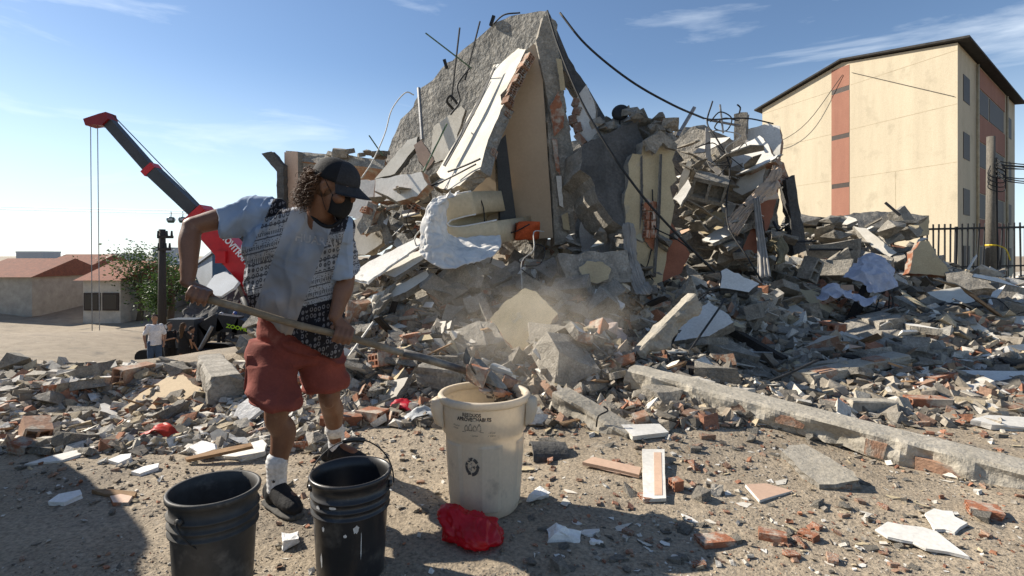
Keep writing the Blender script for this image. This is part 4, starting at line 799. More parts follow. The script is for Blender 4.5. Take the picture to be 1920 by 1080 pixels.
# cables
for pts, r_, m, lb in [([(1050, 24, 7.5), (1100, 85, 7.3), (1180, 150, 7.2), (1260, 196, 7.4), (1320, 222, 8.2)], .016, 'cable', 'thick black cable sagging from the peak to the right jumble'),
    ([(1026, 20, 7.1), (1048, 90, 6.9), (1090, 190, 6.6), (1150, 292, 6.4), (1215, 380, 6.3), (1280, 450, 6.4), (1340, 510, 6.5)], .015, 'cable', 'long black cable slanting down across the column and cream stump'),
    ([(1320, 222, 8.2), (1340, 224, 8.6), (1400, 222, 9), (1450, 232, 9)], .013, 'cable', 'black cable running to the white roof fragment'),
    ([(1336, 190, 8.5), (1326, 230, 8.2), (1345, 262, 8.0), (1368, 310, 7.9), (1362, 380, 7.8), (1368, 430, 7.6), (1400, 480, 7.3), (1430, 530, 7.2)], .013, 'cable', 'black cable looping down through the jumble'),
    ([(1332, 228, 8.3), (1350, 210, 8.4), (1372, 222, 8.5), (1362, 245, 8.5), (1340, 240, 8.4), (1356, 222, 8.4), (1384, 226, 8.6)], .011, 'cable', 'tangled black wire at the top of the jumble'),
    ([(776, 178, 7.6), (760, 174, 7.5), (735, 205, 7.4), (722, 250, 7.3), (700, 300, 7.0), (678, 334, 6.8)], .009, 'whitecable', 'pale wire arching from the concrete wall behind the cap'),
    ([(850, 205, 8), (838, 190, 7.9), (845, 180, 7.9), (858, 195, 7.9)], .02, 'cable', 'black wire knot on the concrete wall'),
    ([(925, 45, 8.0), (945, 28, 7.8), (975, 24, 7.7)], .012, 'cable', 'short black cable along the top of the concrete wall'),
    ([(880, 128, 7.9), (858, 160, 7.8), (862, 190, 7.7), (845, 215, 7.6)], .014, 'cable', 'black wire hanging beside the leaning panel'),
    ([(1360, 560, 5.9), (1260, 720, 4.9), (1345, 735, 4.7), (1440, 716, 4.9), (1535, 675, 5.2)], .012, 'cable', 'black cable curving over the fallen beam')]:
    o = MB().tube(spline([P(*q_) for q_ in pts], 30), r_, 5).build('cable', M[m], None, True); recentre(o); tag(o, lb, 'cable')

# ---------------------------------------------------------------- mattress, sheet, curtains, cloths
M['mattress'] = mat('mattress', (.62, .51, .34), (.53, .43, .28), 4, bump=.3, bscale=25, fine=.1)
M['sheet'] = mat('sheet', (.78, .76, .72), (.66, .64, .60), 5, bump=.3, bscale=30, fine=.08, trans=.15)
M['curtain'] = mat('curtain', (.40, .37, .33), (.31, .285, .25), 6, bump=.3, bscale=40, fine=.1, trans=.1)
M['beigecloth'] = mat('beigecloth', (.55, .44, .34), (.42, .32, .24), 5, bump=.3, bscale=30, fine=.12, trans=.1)
M['gauze'] = mat('gauze', (.50, .47, .43), (.40, .375, .34), 8, bump=.2, fine=.1, trans=.3)
M['bluecloth'] = mat('bluecloth', (.54, .56, .64), (.44, .455, .53), 6, bump=.3, fine=.1, trans=.15)
def mattress():
    t = thing('folded_mattress', 'cream mattress folded double like an open clam under the leaning panel', 'mattress', P(860, 480, 6.5))
    D = 6.35; cen = [(888, 380), (860, 386), (834, 396), (820, 418), (832, 441), (860, 447), (900, 441), (936, 434)]
    c = spline([P(x, y, D + .15) for x, y in cen], 40); k = len(c); w_ = Vector((.55, 1.25, .16)); th = .142; rows = []
    for i in range(k):
        tg = (c[min(i + 1, k - 1)] - c[max(i - 1, 0)]).normalized(); n = tg.cross(w_.normalized()).normalized(); ring = []
        for (a, b) in ((-1, 0.0), (-.8, -.02), (.8, -.02), (1, 0.0)): ring.append(c[i] + n * th * a + w_ * b)
        for (a, b) in ((1, .03), (.97, .3), (.97, .7), (1, 1.0), (-1, 1.0), (-.97, .7), (-.97, .3), (-1, .03)): ring.append(c[i] + n * th * a + w_ * b)
        rows.append(ring)
    m_ = len(rows[0]); v = [p for r_ in rows for p in r_]; f = [(i * m_ + j, i * m_ + (j + 1) % m_, (i + 1) * m_ + (j + 1) % m_, (i + 1) * m_ + j) for i in range(k - 1) for j in range(m_)] + [tuple(range(m_))[::-1], tuple((k - 1) * m_ + j for j in range(m_))]
    V = np.array([tuple(p) for p in v]); V += (fbm(V * 6, 3) * .012)[:, None] * np.array([0, -.6, .8])
    mobj('pad', V, f, M['mattress'], t, True, local=False)
    for s in (1, -1): MB().tube([rows[i][0 if s < 0 else 3] + (c[i] * 0) for i in range(k)], .012, 6).build('piping', M['sheet'], t, True, local=False)
mattress()
sh = loft('white_sheet', [[P(862, 356, 6.4), P(812, 372, 6.2), P(790, 420, 6.1), P(785, 470, 6.0)], [P(850, 362, 6.25), P(818, 392, 6.1), P(803, 440, 6.0), P(800, 488, 5.9)], [P(842, 378, 6.3), P(824, 420, 6.15), P(826, 458, 6.0), P(838, 504, 5.85)], [P(846, 440, 6.35), P(856, 456, 6.2), P(872, 472, 6.05), P(890, 490, 5.9)], [P(938, 440, 6.45), P(940, 450, 6.3), P(938, 462, 6.15), P(925, 480, 6.0)]], 90, 60, M['sheet'], None, amp=.02, freq=5, ridge=.022, rf=13, seed=2)
recentre(sh); tag(sh, 'rumpled white bed sheet hanging around the folded mattress', 'sheet')
cu = loft('grey_curtain', [[P(1166, 420, 6.6), P(1168, 470, 6.5), P(1178, 520, 6.3), P(1192, 552, 6.1)], [P(1180, 416, 6.5), P(1186, 470, 6.35), P(1200, 520, 6.15), P(1216, 552, 5.95)], [P(1194, 424, 6.55), P(1196, 480, 6.4), P(1208, 520, 6.2), P(1224, 540, 6.0)]], 70, 40, M['curtain'], None, amp=.015, freq=5, ridge=.03, rf=8, rdir=(2, 1, .25), pleat=.010, npl=8); recentre(cu); tag(cu, 'grey pleated curtain hanging under the tipped dark block', 'curtain')
cl = loft('beige_cloth', [[P(1452, 300, 8.35), P(1440, 330, 8.2), P(1400, 370, 8.0), P(1362, 410, 7.9)], [P(1464, 320, 8.25), P(1450, 356, 8.05), P(1410, 384, 7.9), P(1368, 430, 7.8)], [P(1460, 372, 8.2), P(1440, 378, 8.0), P(1412, 392, 7.85), P(1384, 440, 7.75)]], 64, 60, M['beigecloth'], None, amp=.04, freq=5, ridge=.05, rf=6, pleat=.008, npl=6); recentre(cl); tag(cl, 'beige cloth draped in folds over the right jumble', 'cloth')
ga = loft('gauze_strip', [[P(1412, 372, 7.85), P(1416, 420, 7.75), P(1420, 470, 7.6), P(1420, 524, 7.4)], [P(1424, 368, 7.8), P(1430, 420, 7.7), P(1438, 470, 7.55), P(1446, 518, 7.35)]], 14, 24, M['gauze'], None, amp=.02, freq=5, pleat=.015, npl=3); recentre(ga); tag(ga, 'thin grey gauze strip hanging straight down from the beige cloth', 'cloth')
g2 = loft('white_ribbon', [[P(1322, 240, 8.3), P(1324, 300, 8.2), P(1345, 330, 8.1), P(1352, 352, 8.0)], [P(1332, 240, 8.3), P(1334, 296, 8.2), P(1352, 318, 8.1), P(1362, 345, 8.0)]], 8, 22, M['gauze'], None, amp=.02, freq=5); recentre(g2); tag(g2, 'white ribbon of cloth hanging among the wires', 'cloth')
bc = loft('blue_white_cloth', [[P(1618, 490, 8.3), P(1640, 485, 8.2), P(1668, 496, 8.0), P(1676, 540, 7.8)], [P(1600, 500, 8.1), P(1624, 500, 8.0), P(1648, 514, 7.8), P(1652, 548, 7.65)], [P(1578, 520, 7.9), P(1596, 524, 7.8), P(1620, 530, 7.7), P(1626, 552, 7.55)]], 56, 56, M['bluecloth'], None, amp=.04, freq=4, ridge=.06, rf=5, pleat=.01, npl=5); recentre(bc); tag(bc, 'pale blue sheet draped over rubble in the right field', 'cloth')
b2 = loft('lavender_cloth', [[P(1530, 560, 7.6), P(1560, 540, 7.7), P(1600, 552, 7.6), P(1640, 566, 7.4)], [P(1534, 572, 7.4), P(1566, 562, 7.4), P(1604, 568, 7.3), P(1640, 574, 7.25)]], 40, 56, M['bluecloth'], None, amp=.05, freq=5, ridge=.06, rf=6); recentre(b2); tag(b2, 'crumpled lavender cloth on the ground before the draped sheet', 'cloth')
pk = loft('pinkish_cloth', [[P(1090, 640, 5.5), P(1104, 612, 5.6), P(1140, 610, 5.6), P(1166, 640, 5.5)], [P(1096, 660, 5.25), P(1116, 634, 5.25), P(1140, 632, 5.25), P(1160, 652, 5.25)], [P(1110, 676, 5.1), P(1122, 660, 5.0), P(1140, 662, 5.0), P(1150, 672, 5.05)]], 60, 60, mat('pinkcloth', (.55, .44, .38), (.42, .33, .28), 5, bump=.3, trans=.1), None, amp=.05, freq=6, ridge=.06, rf=7); recentre(pk); tag(pk, 'pinkish cloth crumpled on the slope behind the white bin', 'cloth')
gb = loft('olive_fabric', [[P(1442, 450, 8.0), P(1460, 440, 7.9), P(1474, 462, 7.8), P(1470, 492, 7.7)], [P(1440, 470, 7.8), P(1452, 462, 7.7), P(1462, 476, 7.6), P(1456, 496, 7.55)]], 16, 22, mat('olive', (.22, .19, .12), None, 6, bump=.3), None, amp=.04, freq=6, pleat=.03, npl=4); recentre(gb); tag(gb, 'olive fabric bunched beside the hanging gauze', 'cloth')
oc = MB(); o = bobj('orange_cushion', chunk_bm((.34, .2, .24), 55, 2, .1), mat('orange', (.55, .10, .03), None, 6, bump=.2), None, True); o.location = P(990, 432, 6.9); tag(o, 'orange plastic piece at the foot of the beige wall', 'plastic')

# ---------------------------------------------------------------- large single pieces in the rubble
UP = (-.08, -.30, .95)
STY = mat('styrofoam', (.82, .81, .78), (.70, .69, .66), 12, bump=.5, bscale=90, fine=.1)
HERO = [
 # name, label, cat, outline, normal, thickness, face, edge, lift
 ('cream_fragment', 'big cream wall slab lying tilted behind the shovel blade', 'wall slab', [(918, 598), (946, 566), (984, 540), (1004, 546), (1034, 576), (1046, 588), (1020, 622), (1004, 656), (972, 660), (950, 640)], (-.15, -.8, .58), .12, CR, BRD, 0),
 ('grey_tilted_fragment', 'grey slab tilted against the big cream slab', 'slab', [(868, 612), (896, 600), (926, 604), (946, 640), (900, 650), (870, 640)], (-.25, -.7, .65), .1, C_, C_, 0),
 ('tan_plaster_fragment', 'flat tan plastered slab with brick edge on the left debris', 'slab', [(232, 766), (262, 738), (312, 708), (344, 702), (366, 722), (384, 728), (340, 752), (326, 764), (286, 766)], (-.2, -.35, .9), .1, mat('tan', (.46, .36, .235), (.40, .31, .20), 2.5, bump=.2, fine=.12), BR, .02),
 ('flat_concrete_fragment', 'flat pale concrete slab lying by the long beam', 'slab', [(1466, 846), (1480, 834), (1508, 832), (1556, 858), (1600, 884), (1612, 900), (1566, 908), (1536, 908), (1500, 880)], (-.06, -.1, .99), .05, M['concrete_pale'], C_, 0),
 ('thin_white_sheet', 'torn white plaster sheet at the bottom right', 'plaster sheet', [(1642, 992), (1664, 978), (1694, 984), (1730, 988), (1756, 996), (1776, 1012), (1818, 1044), (1776, 1034), (1736, 1028), (1712, 1016), (1690, 1012), (1664, 1006)], (0, -.05, 1), .012, WH, WH, .004),
 ('white_plaster_flake', 'angular white plaster flake near the right edge', 'plaster sheet', [(1734, 962), (1752, 953), (1768, 957), (1786, 958), (1790, 968), (1814, 980), (1800, 988), (1790, 998), (1770, 992), (1752, 992), (1744, 978)], (0, -.05, 1), .014, WH, WH, .004),
 ('white_tile_board', 'long white board with brown stripe right of the white bin', 'board', [(1204, 842), (1246, 842), (1249, 934), (1206, 936)], (-.02, -.06, 1), .018, WH, PL, .01),
 ('terracotta_board', 'brown tile plank lying behind the white board', 'tile', [(1092, 866), (1112, 856), (1202, 876), (1198, 890), (1120, 872)], (-.02, -.1, 1), .02, M['tileface'], M['tileface'], .015),
 ('brown_tile', 'triangular brown tile on the ground before the long beam', 'tile', [(1398, 908), (1436, 906), (1486, 920), (1424, 938)], (.05, -.08, 1), .016, M['tileface'], WH, .004),
 ('white_strip_tile', 'white tile sheets stacked by the concrete chunk', 'tile', [(1164, 796), (1236, 794), (1254, 810), (1186, 818)], (0, -.15, 1), .03, WH, PL, .02),
 ('white_pointed_fragment', 'pointed white slab on the slope left of the shovel', 'slab', [(688, 588), (708, 590), (764, 612), (748, 618), (716, 612)], (-.2, -.45, .85), .04, PL, C_, .03),
 ('pale_block_top', 'rough pale topped slab on the slope under the sheet', 'slab', [(744, 548), (790, 524), (820, 530), (812, 548), (790, 566), (760, 560)], (-.25, -.55, .8), .13, C_, C_, .0),
 ('long_pale_fragment', 'long pale slab on the slope above the pointed one', 'slab', [(664, 574), (700, 552), (756, 530), (800, 506), (806, 518), (760, 548), (700, 572)], (-.25, -.6, .75), .09, PL, C_, .0),
 ('cement_fragment', 'grey plastered slab with hollow brick end below the mattress', 'slab', [(888, 484), (906, 470), (936, 468), (942, 496), (920, 500)], (-.25, -.7, .65), .12, C_, BR, .0),
 ('stone_grey_fragment', 'grey slab on the slope right of the hollow brick end', 'slab', [(902, 518), (946, 500), (966, 488), (996, 506), (980, 530), (930, 540)], (-.2, -.65, .7), .14, C_, C_, .0),
 ('white_flat_panel', 'white scuffed panel on the slope under the ledge', 'panel', [(1064, 570), (1100, 548), (1120, 540), (1172, 570), (1166, 578), (1128, 572), (1096, 584)], (-.15, -.6, .78), .03, WH, WH, .02),
 ('shaded_white_fragment', 'half shaded white slab behind the propped stub', 'slab', [(1264, 640), (1284, 596), (1330, 566), (1366, 590), (1376, 604), (1330, 630)], (-.35, -.55, .75), .13, WH, C_, .0),
 ('wedge_panel', 'light brown panel wedge standing in the right field', 'panel', [(1576, 534), (1600, 534), (1606, 566), (1580, 562)], (-.2, -.95, .2), .02, M['tileface'], M['wood'], 0),
 ('white_field_fragment', 'white faced plank slab in the right field', 'slab', [(1756, 600), (1772, 598), (1826, 602), (1826, 612), (1760, 608)], (-.1, -.5, .86), .08, WH, BR, 0),
 ('wide_white_strip', 'wide white strip lying at the right edge of the field', 'strip', [(1740, 702), (1790, 694), (1930, 696), (1930, 722), (1800, 718)], (0, -.25, .97), .03, WH, WH, 0),
 ('white_edge_plank', 'thick white plank at the right edge near the beam', 'plank', [(1822, 786), (1850, 778), (1930, 782), (1930, 802), (1860, 796)], (0, -.2, .97), .04, WH, WH, .01),
 ('tan_board', 'tan panel lying in the shaded field', 'panel', [(1532, 634), (1560, 640), (1618, 650), (1580, 656)], (-.05, -.5, .86), .02, M['tileface'], M['wood'], 0),
 ('white_left_plank', 'white plank lying among debris behind the worker\'s legs', 'plank', [(400, 854), (440, 838), (492, 824), (500, 832), (496, 846), (452, 858)], (-.1, -.15, .97), .035, WH, PL, .0),
 ('red_brown_lath', 'red brown lath on the debris behind the left bucket', 'lath', [(346, 858), (400, 844), (470, 830), (474, 836), (400, 852), (350, 862)], (-.1, -.3, .95), .02, M['wood'], M['wood'], .03),
 ('white_long_strip', 'long white strip at the far left of the street', 'strip', [(46, 870), (90, 856), (176, 836), (180, 842), (112, 864)], (0, -.1, 1), .02, WH, WH, 0),
 ('white_oval_piece', 'rounded white plaster piece in the left street', 'plaster piece', [(202, 862), (226, 852), (246, 850), (244, 858), (222, 868)], (0, -.15, .98), .03, STY, STY, 0),
 ('white_ragged_piece', 'ragged white piece alone on the left street', 'plaster piece', [(246, 884), (270, 874), (298, 868), (296, 876), (262, 888)], (0, -.1, .98), .025, STY, STY, 0),
 ('white_piece_street', 'elongated white piece in the shade at lower left', 'plaster piece', [(90, 940), (110, 926), (150, 918), (154, 926), (120, 942)], (0, -.1, .98), .03, STY, STY, 0),
 ('wooden_slat', 'brown slat lying at lower left', 'slat', [(172, 918), (200, 916), (256, 922), (252, 930), (196, 926)], (0, -.1, 1), .025, M['wood'], M['wood'], 0),
 ('terracotta_shard', 'flat terracotta shard beside the brown slat', 'tile', [(206, 930), (226, 926), (248, 930), (240, 942), (212, 942)], (0, -.1, 1), .025, M['tileface'], BR, 0),
 ('white_chunk_left', 'white block on the debris above the left bucket', 'plaster block', [(354, 838), (378, 826), (402, 832), (404, 842), (372, 852)], (-.1, -.3, .95), .05, STY, STY, .02),
 ('translucent_sheet', 'crumpled pale plastic sheet behind the worker\'s knee', 'plastic sheet', [(434, 790), (446, 760), (480, 736), (500, 742), (488, 770), (456, 796)], (-.3, -.7, .6), .03, mat('plastic', (.72, .72, .72), None, 6, rough=.4, trans=.3, bump=.6, bscale=15), None, 0),
 ('upright_grey_tile', 'grey tile standing upright behind the left bucket', 'tile', [(394, 812), (408, 804), (426, 812), (422, 838), (400, 836)], (-.3, -.93, .2), .02, WH, C_, 0),
 ('foil_strip', 'long thin light strip in the shaded field', 'strip', [(1690, 668), (1890, 678), (1890, 682), (1690, 672)], (0, -.5, .86), .02, WH, WH, .02)]
for nm, lb, ct, pts, n, th, m, e, lf in HERO:
    ho = gslab(nm, lb, ct, pts, n, th, m, e or m, lift=lf, step=.09 if th < .035 else .04, jag=.003 if th < .035 else .010, sub=2 if m is C_ else 0, amp=.008)
    if nm == 'white_tile_board':
        q0 = G(1206, 937) + Vector(n).normalized() * (th * .8 + lf + .002); slab('brown_stripe', None, None, [(1226, 848), (1240, 848), (1242, 928), (1227, 928)], on_plane(1234, 888, q0, n).y, n, .003, M['tileface'], step=.3, jag=0, parent=ho)
# long fallen beam with brick infill, propped stub, big chunks
HBD = [me_of('hollow_brick', hollow_bm(.30 * s, .20, .10, 3, 2, seed=i + 9), BRD) for i, s in enumerate((1, .7, .45, .8))]
def beam(name, label, a, b, w_, h_, seed, bricks=0, spall=.018, parent=None):
    a, b = Vector(a), Vector(b); x = (b - a).normalized(); y = Vector((-x.y, x.x, 0)).normalized(); z = x.cross(y); Ln = (b - a).length
    t = thing(name, label, 'beam', (a + b) / 2 - z * h_ / 2); n = max(12, int(Ln / .03)); m_ = 32; v = []; f = []
    for i in range(n + 1):
        s = i / n
        for j in range(m_):
            an = 2 * math.pi * (j + .5) / m_; cx_, cz_ = math.cos(an), math.sin(an); k = 1 / max(abs(cx_), abs(cz_)); cx_, cz_ = cx_ * k, cz_ * k
            v.append(a + x * Ln * s + y * cx_ * w_ / 2 + z * cz_ * h_ / 2)
    f = [(i * m_ + j, i * m_ + (j + 1) % m_, (i + 1) * m_ + (j + 1) % m_, (i + 1) * m_ + j) for i in range(n) for j in range(m_)] + [tuple(range(m_))[::-1], tuple(n * m_ + j for j in range(m_))]
    V = np.array([tuple(p) for p in v]); cen = np.array([tuple(a + x * Ln * (i / n)) for i in range(n + 1) for j in range(m_)]); dr = V - cen
    q_ = fbm(V * 7 + seed, 3) * 1.2; low = np.clip(fbm(V * 3.2 + seed * 2, 2) - .12, 0, 1); top = np.array([max(0, d_ @ np.array(tuple(z))) / (h_ / 2) for d_ in dr]); am = np.where(top > .97, .10, np.where(top > .8, .8, 1.5))
    V = cen + dr * (1 + (am * (q_ * spall / (h_ / 2) * .6 - low * spall * 5 / h_ ))[:, None]); e = (np.arange(len(V)) // m_); V += np.outer(np.where(e == 0, -1, np.where(e == n, 1, 0)) * fbm(V * 8, 2) * .04, np.array(tuple(x)))
    mobj('concrete_core', V, f, M['concrete_pale'] if name in ('fallen_beam', 'propped_stub', 'concrete_lintel', 'concrete_chunk_beam', 'pale_kerb_block', 'pale_flat_block', 'hollow_lintel') else C_, t, False, local=False)
    inv = Matrix.Translation(t.location).inverted(); side = -y if y.y > 0 else y; r = random.Random(seed)
    for i in range(bricks):
        s = .13 + .8 * (i + r.uniform(0, .5)) / bricks; o = bpy.data.objects.new('brick', HBD[r.randrange(4)]); link(o, t)
        o.matrix_local = inv @ Matrix.Translation(a + x * Ln * s + side * (w_ / 2 - .075 + r.uniform(-.01, .012)) - z * r.uniform(-.03, .03)) @ Matrix((x, y, z)).transposed().to_4x4() @ Matrix.Rotation(r.uniform(-.14, .14), 4, 'Z') @ Matrix.Diagonal((r.uniform(.5, 1.5), .75, r.uniform(.6, 1.0), 1))
    return t, x, y, z
g0, g1 = G(1185, 722), G(1990, 930); hb = .17
lb_ = beam('fallen_beam', 'long fallen concrete beam stretching to the right edge', g0 + Z * .07, P(2010, 926, 2.80), .27, .18, 3, 5)
s0 = P(1178, 690, 4.85); s1 = P(1302, 564, 5.0)
st = beam('propped_stub', 'broken concrete stub propped up from the end of the long beam', s0, s1, .13, .15, 8, 0, .04)
for k in range(5):
    e = s1 + Vector((random.uniform(-.04, .04), random.uniform(-.04, .04), random.uniform(-.03, .03))); MB().tube(spline([e - (s1 - s0).normalized() * .06, e + Vector((.06, 0, .05)), e + Vector((.14 + random.uniform(-.05, .04), random.uniform(-.06, .06), .06 + random.uniform(-.06, .04)))], 6), .006, 5).build('steel_bar', M['blackmetal'], st[0], local=False)
b1 = beam('concrete_lintel', 'short rough lintel resting on the near end of the long beam', P(1128, 728, 4.55), P(1288, 740, 4.40), .24, .14, 12, 1, .022)
b2_ = beam('concrete_chunk_beam', 'rough beam piece slanting behind the white bin', P(1052, 748, 4.05), P(1182, 826, 3.55), .20, .15, 14, 0, .026)
MB().tube(spline([P(1118, 800, 3.62), P(1122, 780, 3.6), P(1140, 770, 3.6), P(1132, 762, 3.62)], 10), .006, 5).build('bent_wire', M['blackmetal'], b2_[0], local=False)
b3 = beam('left_concrete_block', 'thick concrete block end beside the tan slab', G(392, 700) + Z * .1, G(424, 760) + Z * .13, .26, .24, 16, 0, .02)
b4 = beam('hollow_lintel', 'lintel with orange hollow cells in the shaded field', G(1508, 728) + Z * .10, G(1690, 692) + Z * .12, .22, .10, 18, 3, .012)
beam('pale_kerb_block', 'pale ribbed block piece on the ground behind the beam', G(1592, 772) + Z * .05, G(1672, 774) + Z * .05, .12, .10, 20, 0, .008)
beam('pale_flat_block', 'pale flat block on top of bricks in the right field', G(1492, 704) + Z * .08, G(1570, 700) + Z * .1, .16, .07, 22, 0, .008)
beam('dark_field_block', 'dark long block in the shaded right field', G(1660, 662) + Z * .08, G(1742, 682) + Z * .08, .2, .14, 24, 0, .015)
beam('ash_block', 'square grey block at the left of the bin behind the shovel', G(790, 730) + Z * .11, G(860, 738) + Z * .11, .2, .19, 26, 0, .02)
# roof tile, timbers, poles
rt = MB(); n = 14
prof = [(.10 * math.cos(a), .07 * math.sin(a)) for a in np.linspace(.15, math.pi - .15, n)] + [(.085 * math.cos(a), .055 * math.sin(a)) for a in np.linspace(math.pi - .15, .15, n)]
kk = len(prof); rt.add([(-.11, a, b) for a, b in prof] + [(.11, a, b) for a, b in prof], [tuple(range(kk))[::-1], tuple(range(kk, 2 * kk))] + [(i, (i + 1) % kk, (i + 1) % kk + kk, i + kk) for i in range(kk)])
o = rt.build('curved_tile', CD, None); p = G(1028, 853); o.location = p + Z * .0; o.rotation_euler = (R(12), R(4), R(8)); tag(o, 'curved dark roof tile lying right of the white bin', 'roof tile')
for a, b, r_, m, lb, nm in [((1590, 620), (1626, 548), .05, 'darkwood', 'black square timber standing slanted in the right field', 'timber'), ((1338, 608), (1470, 690), .045, 'darkwood', 'black timber lying down the slope behind the stub', 'timber'), ((1240, 640), (1300, 712), .03, 'darkwood', 'dark timber crossing behind the propped stub', 'timber'), ((1480, 560), (1540, 690), .03, 'darkwood', 'thin dark timber in the shaded field', 'timber'),
   ((1566, 626), (1594, 670), .012, 'whitecable', 'white thin pole slanting in the shaded field', 'pole'), ((1170, 664), (1300, 668), .014, 'whitecable', 'white pipe lying behind the propped stub', 'pipe'), ((1300, 668), (1440, 700), .012, 'whitecable', 'white pipe running on towards the field', 'pipe'), ((1730, 628), (1770, 610), .05, 'darkwood', 'black bundle of timber on the right field', 'timber'), ((1400, 500), (1480, 560), .02, 'wood', 'brown lath leaning in the jumble foot', 'lath'),
   ((640, 690), (700, 612), .012, 'whitecable', 'white lath on the slope right of the worker', 'lath'), ((960, 660), (1064, 646), .008, 'wood', 'thin straw coloured stick behind the shovel load', 'stick'), ((300, 672), (384, 704), .025, 'darkwood', 'black lath crossing the left debris', 'lath'), ((1700, 620), (1880, 632), .02, 'wood', 'long brown lath in the right field', 'lath'), ((1250, 600), (1400, 612), .016, 'wood', 'grey brown lath behind the propped stub', 'lath')]:
    A, B = G(*a), G(*b); 
    if b[1] < a[1] - 25 and nm in ('timber', 'pole', 'lath', 'stick'): B = P(b[0], b[1], A.y + .15)
    o = MB().bar(A + Z * r_, B + Z * (r_ + .03), r_ * 2, r_ * (2 if nm == 'timber' else 1.2)).build(nm, M[m]); recentre(o); tag(o, lb, nm)
# single bricks and foam lumps in front
for px, py, rz, me, sc_, lb, ct, lift in [(1268, 918, .3, HB2[2], (.7, .45, .9), 'orange brick end standing by the white board', 'brick', .045), (1846, 964, -.5, HB2[1], (1, .9, .6), 'orange grooved brick at the right edge', 'brick', .03), (1450, 1010, -.4, HB2[3], (.8, .6, .5), 'orange brick piece at the bottom right, left one of two', 'brick', .02), (1516, 1010, .5, HB2[2], (.6, .6, .5), 'small orange brick piece right of its larger neighbour', 'brick', .02),
   (1340, 1018, .2, HB2[0], (.8, .7, .4), 'crumbled orange brick near the bottom centre right', 'brick', .02), (1220, 936, .2, HB2[1], (.8, .7, .4), 'flat brick shard under the white board', 'brick', .015), (1574, 768, .1, HB2[0], (.75, .7, 1.0), 'orange hollow brick with rounded end behind the long beam', 'brick', .05), (1740, 764, -.2, HB2[0], (1.2, 1, 1.2), 'grey topped orange brick lump in the right field', 'brick', .06), (1840, 712, .2, HB2[0], (1.3, 1, 1.2), 'dark red brick block at the right edge', 'brick', .06), (1290, 752, .2, HB2[3], (.9, .7, .9), 'orange brick wedged at the beam end', 'brick', .05), (1760, 716, .3, HB2[0], (1.2, 1.1, 1.0), 'ribbed brown brick block in the right field', 'brick', .06),
   (640, 800, .3, HB2[0], (1.2, 1, 1.2), 'large hollow brick behind the worker\'s knee', 'brick', .06), (700, 790, -.4, HB2[1], (1.2, 1, 1.2), 'hollow brick right of the worker\'s knee', 'brick', .06), (770, 640, .4, HB2[1], (1, 1, 1), 'orange hollow brick high on the slope', 'brick', .05), (900, 552, .1, HB2[0], (1.1, 1, 1), 'hollow brick end facing out under the grey slab', 'brick', .05)]:
    p = G(px, py); sc_ = tuple(q_ * .62 for q_ in sc_) if py > 800 else tuple(q_ * .8 for q_ in sc_); place('broken_brick', me, p + Z * lift * .6, (random.uniform(-.1, .1), random.uniform(-.15, .1), rz), sc_, lb, ct)
for k, (px, py, w_, lb) in enumerate([(1058, 1008, .16, 'ragged white foam lump in the bin\'s shadow'), (1012, 938, .12, 'white foam block beside the white bin'), (546, 1020, .10, 'small white foam lump between the two buckets'), (1118, 1020, .06, 'little pale stone near the bottom centre'), (1340, 925, .10, 'pale cement lump casting a shadow before the beam'), (410, 832, .12, 'grey white lump behind the left bucket')]):
    o = bobj('foam_lump', chunk_bm((w_, w_ * .7, w_ * .45), 300 + k, 2, .14, 16, .4), STY if k != 4 else C_, None, False); p = G(px, py); o.location = p + Z * w_ * .14; o.rotation_euler = (.1, .15, k); tag(o, lb, 'foam' if k not in (3, 4) else 'stone')
# red scraps
for k, (px, py, w_, c, lb) in enumerate([(752, 772, .14, (.6, .02, .04), 'small red plastic scrap left of the bin'), (300, 822, .14, (.6, .05, .02), 'red and yellow wrapper on the left debris'), (800, 790, .2, (.6, .62, .62), 'clear plastic cone left of the bin')]):
    g_ = G(px, py); o = loft('plastic_scrap', [[g_ + Vector((-w_, .02, .02)), g_ + Vector((0, .05, .10)), g_ + Vector((w_, .0, .03))], [g_ + Vector((-w_ * .8, -.08, .0)), g_ + Vector((0, -.05, .05)), g_ + Vector((w_ * .8, -.08, .0))]], 12, 16, mat('scrap%d' % k, c, None, 8, rough=.4, trans=.3, bump=.2), None, amp=.03, freq=12, seed=k); recentre(o); tag(o, lb, 'plastic')

# ---------------------------------------------------------------- loose pieces one can pick out, then the uncountable crumbs
KEEP = [(P(402, 960, 1.96), .24), (P(658, 925, 2.1), .24), (Vector((-.14, 2.75, 0)), .30), (P(535, 960, 2.56), .22), (P(640, 868, 3.22), .22), (P(880, 1000, 2.45), .2)]
def free(x, y, s): return all((x - k.x) ** 2 + (y - k.y) ** 2 > (r_ + s * .6) ** 2 for k, r_ in KEEP)
SH = [me_of('plaster_shard', slab_mesh([Vector((math.cos(a) * (.5 + .12 * math.sin(3 * a + i)), math.sin(a) * (.33 + .1 * math.cos(2 * a + i * 2)), 0)) for a in sorted(random.uniform(0, 6.28) for _ in range(6 + i % 3))], (0, 0, 1), .10 + .03 * (i % 3), .3, .03, i, rings=1), [m, e, m]) for i, (m, e) in enumerate([(WH, C_), (PL, C_), (WH, WH), (CR, C_), (PL, BRD), (C_, C_), (WH, C_), (PL, C_)])]
BF = [me_of('brick_fragment', chunk_bm((1, .62, .38), 500 + i, 1, .05, 12, .85), BR if i % 2 else BRD) for i in range(6)]
CC = [me_of('concrete_fragment', chunk_bm((1, .75, .5), 600 + i, 1, .07, 13, .7), C_) for i in range(8)]
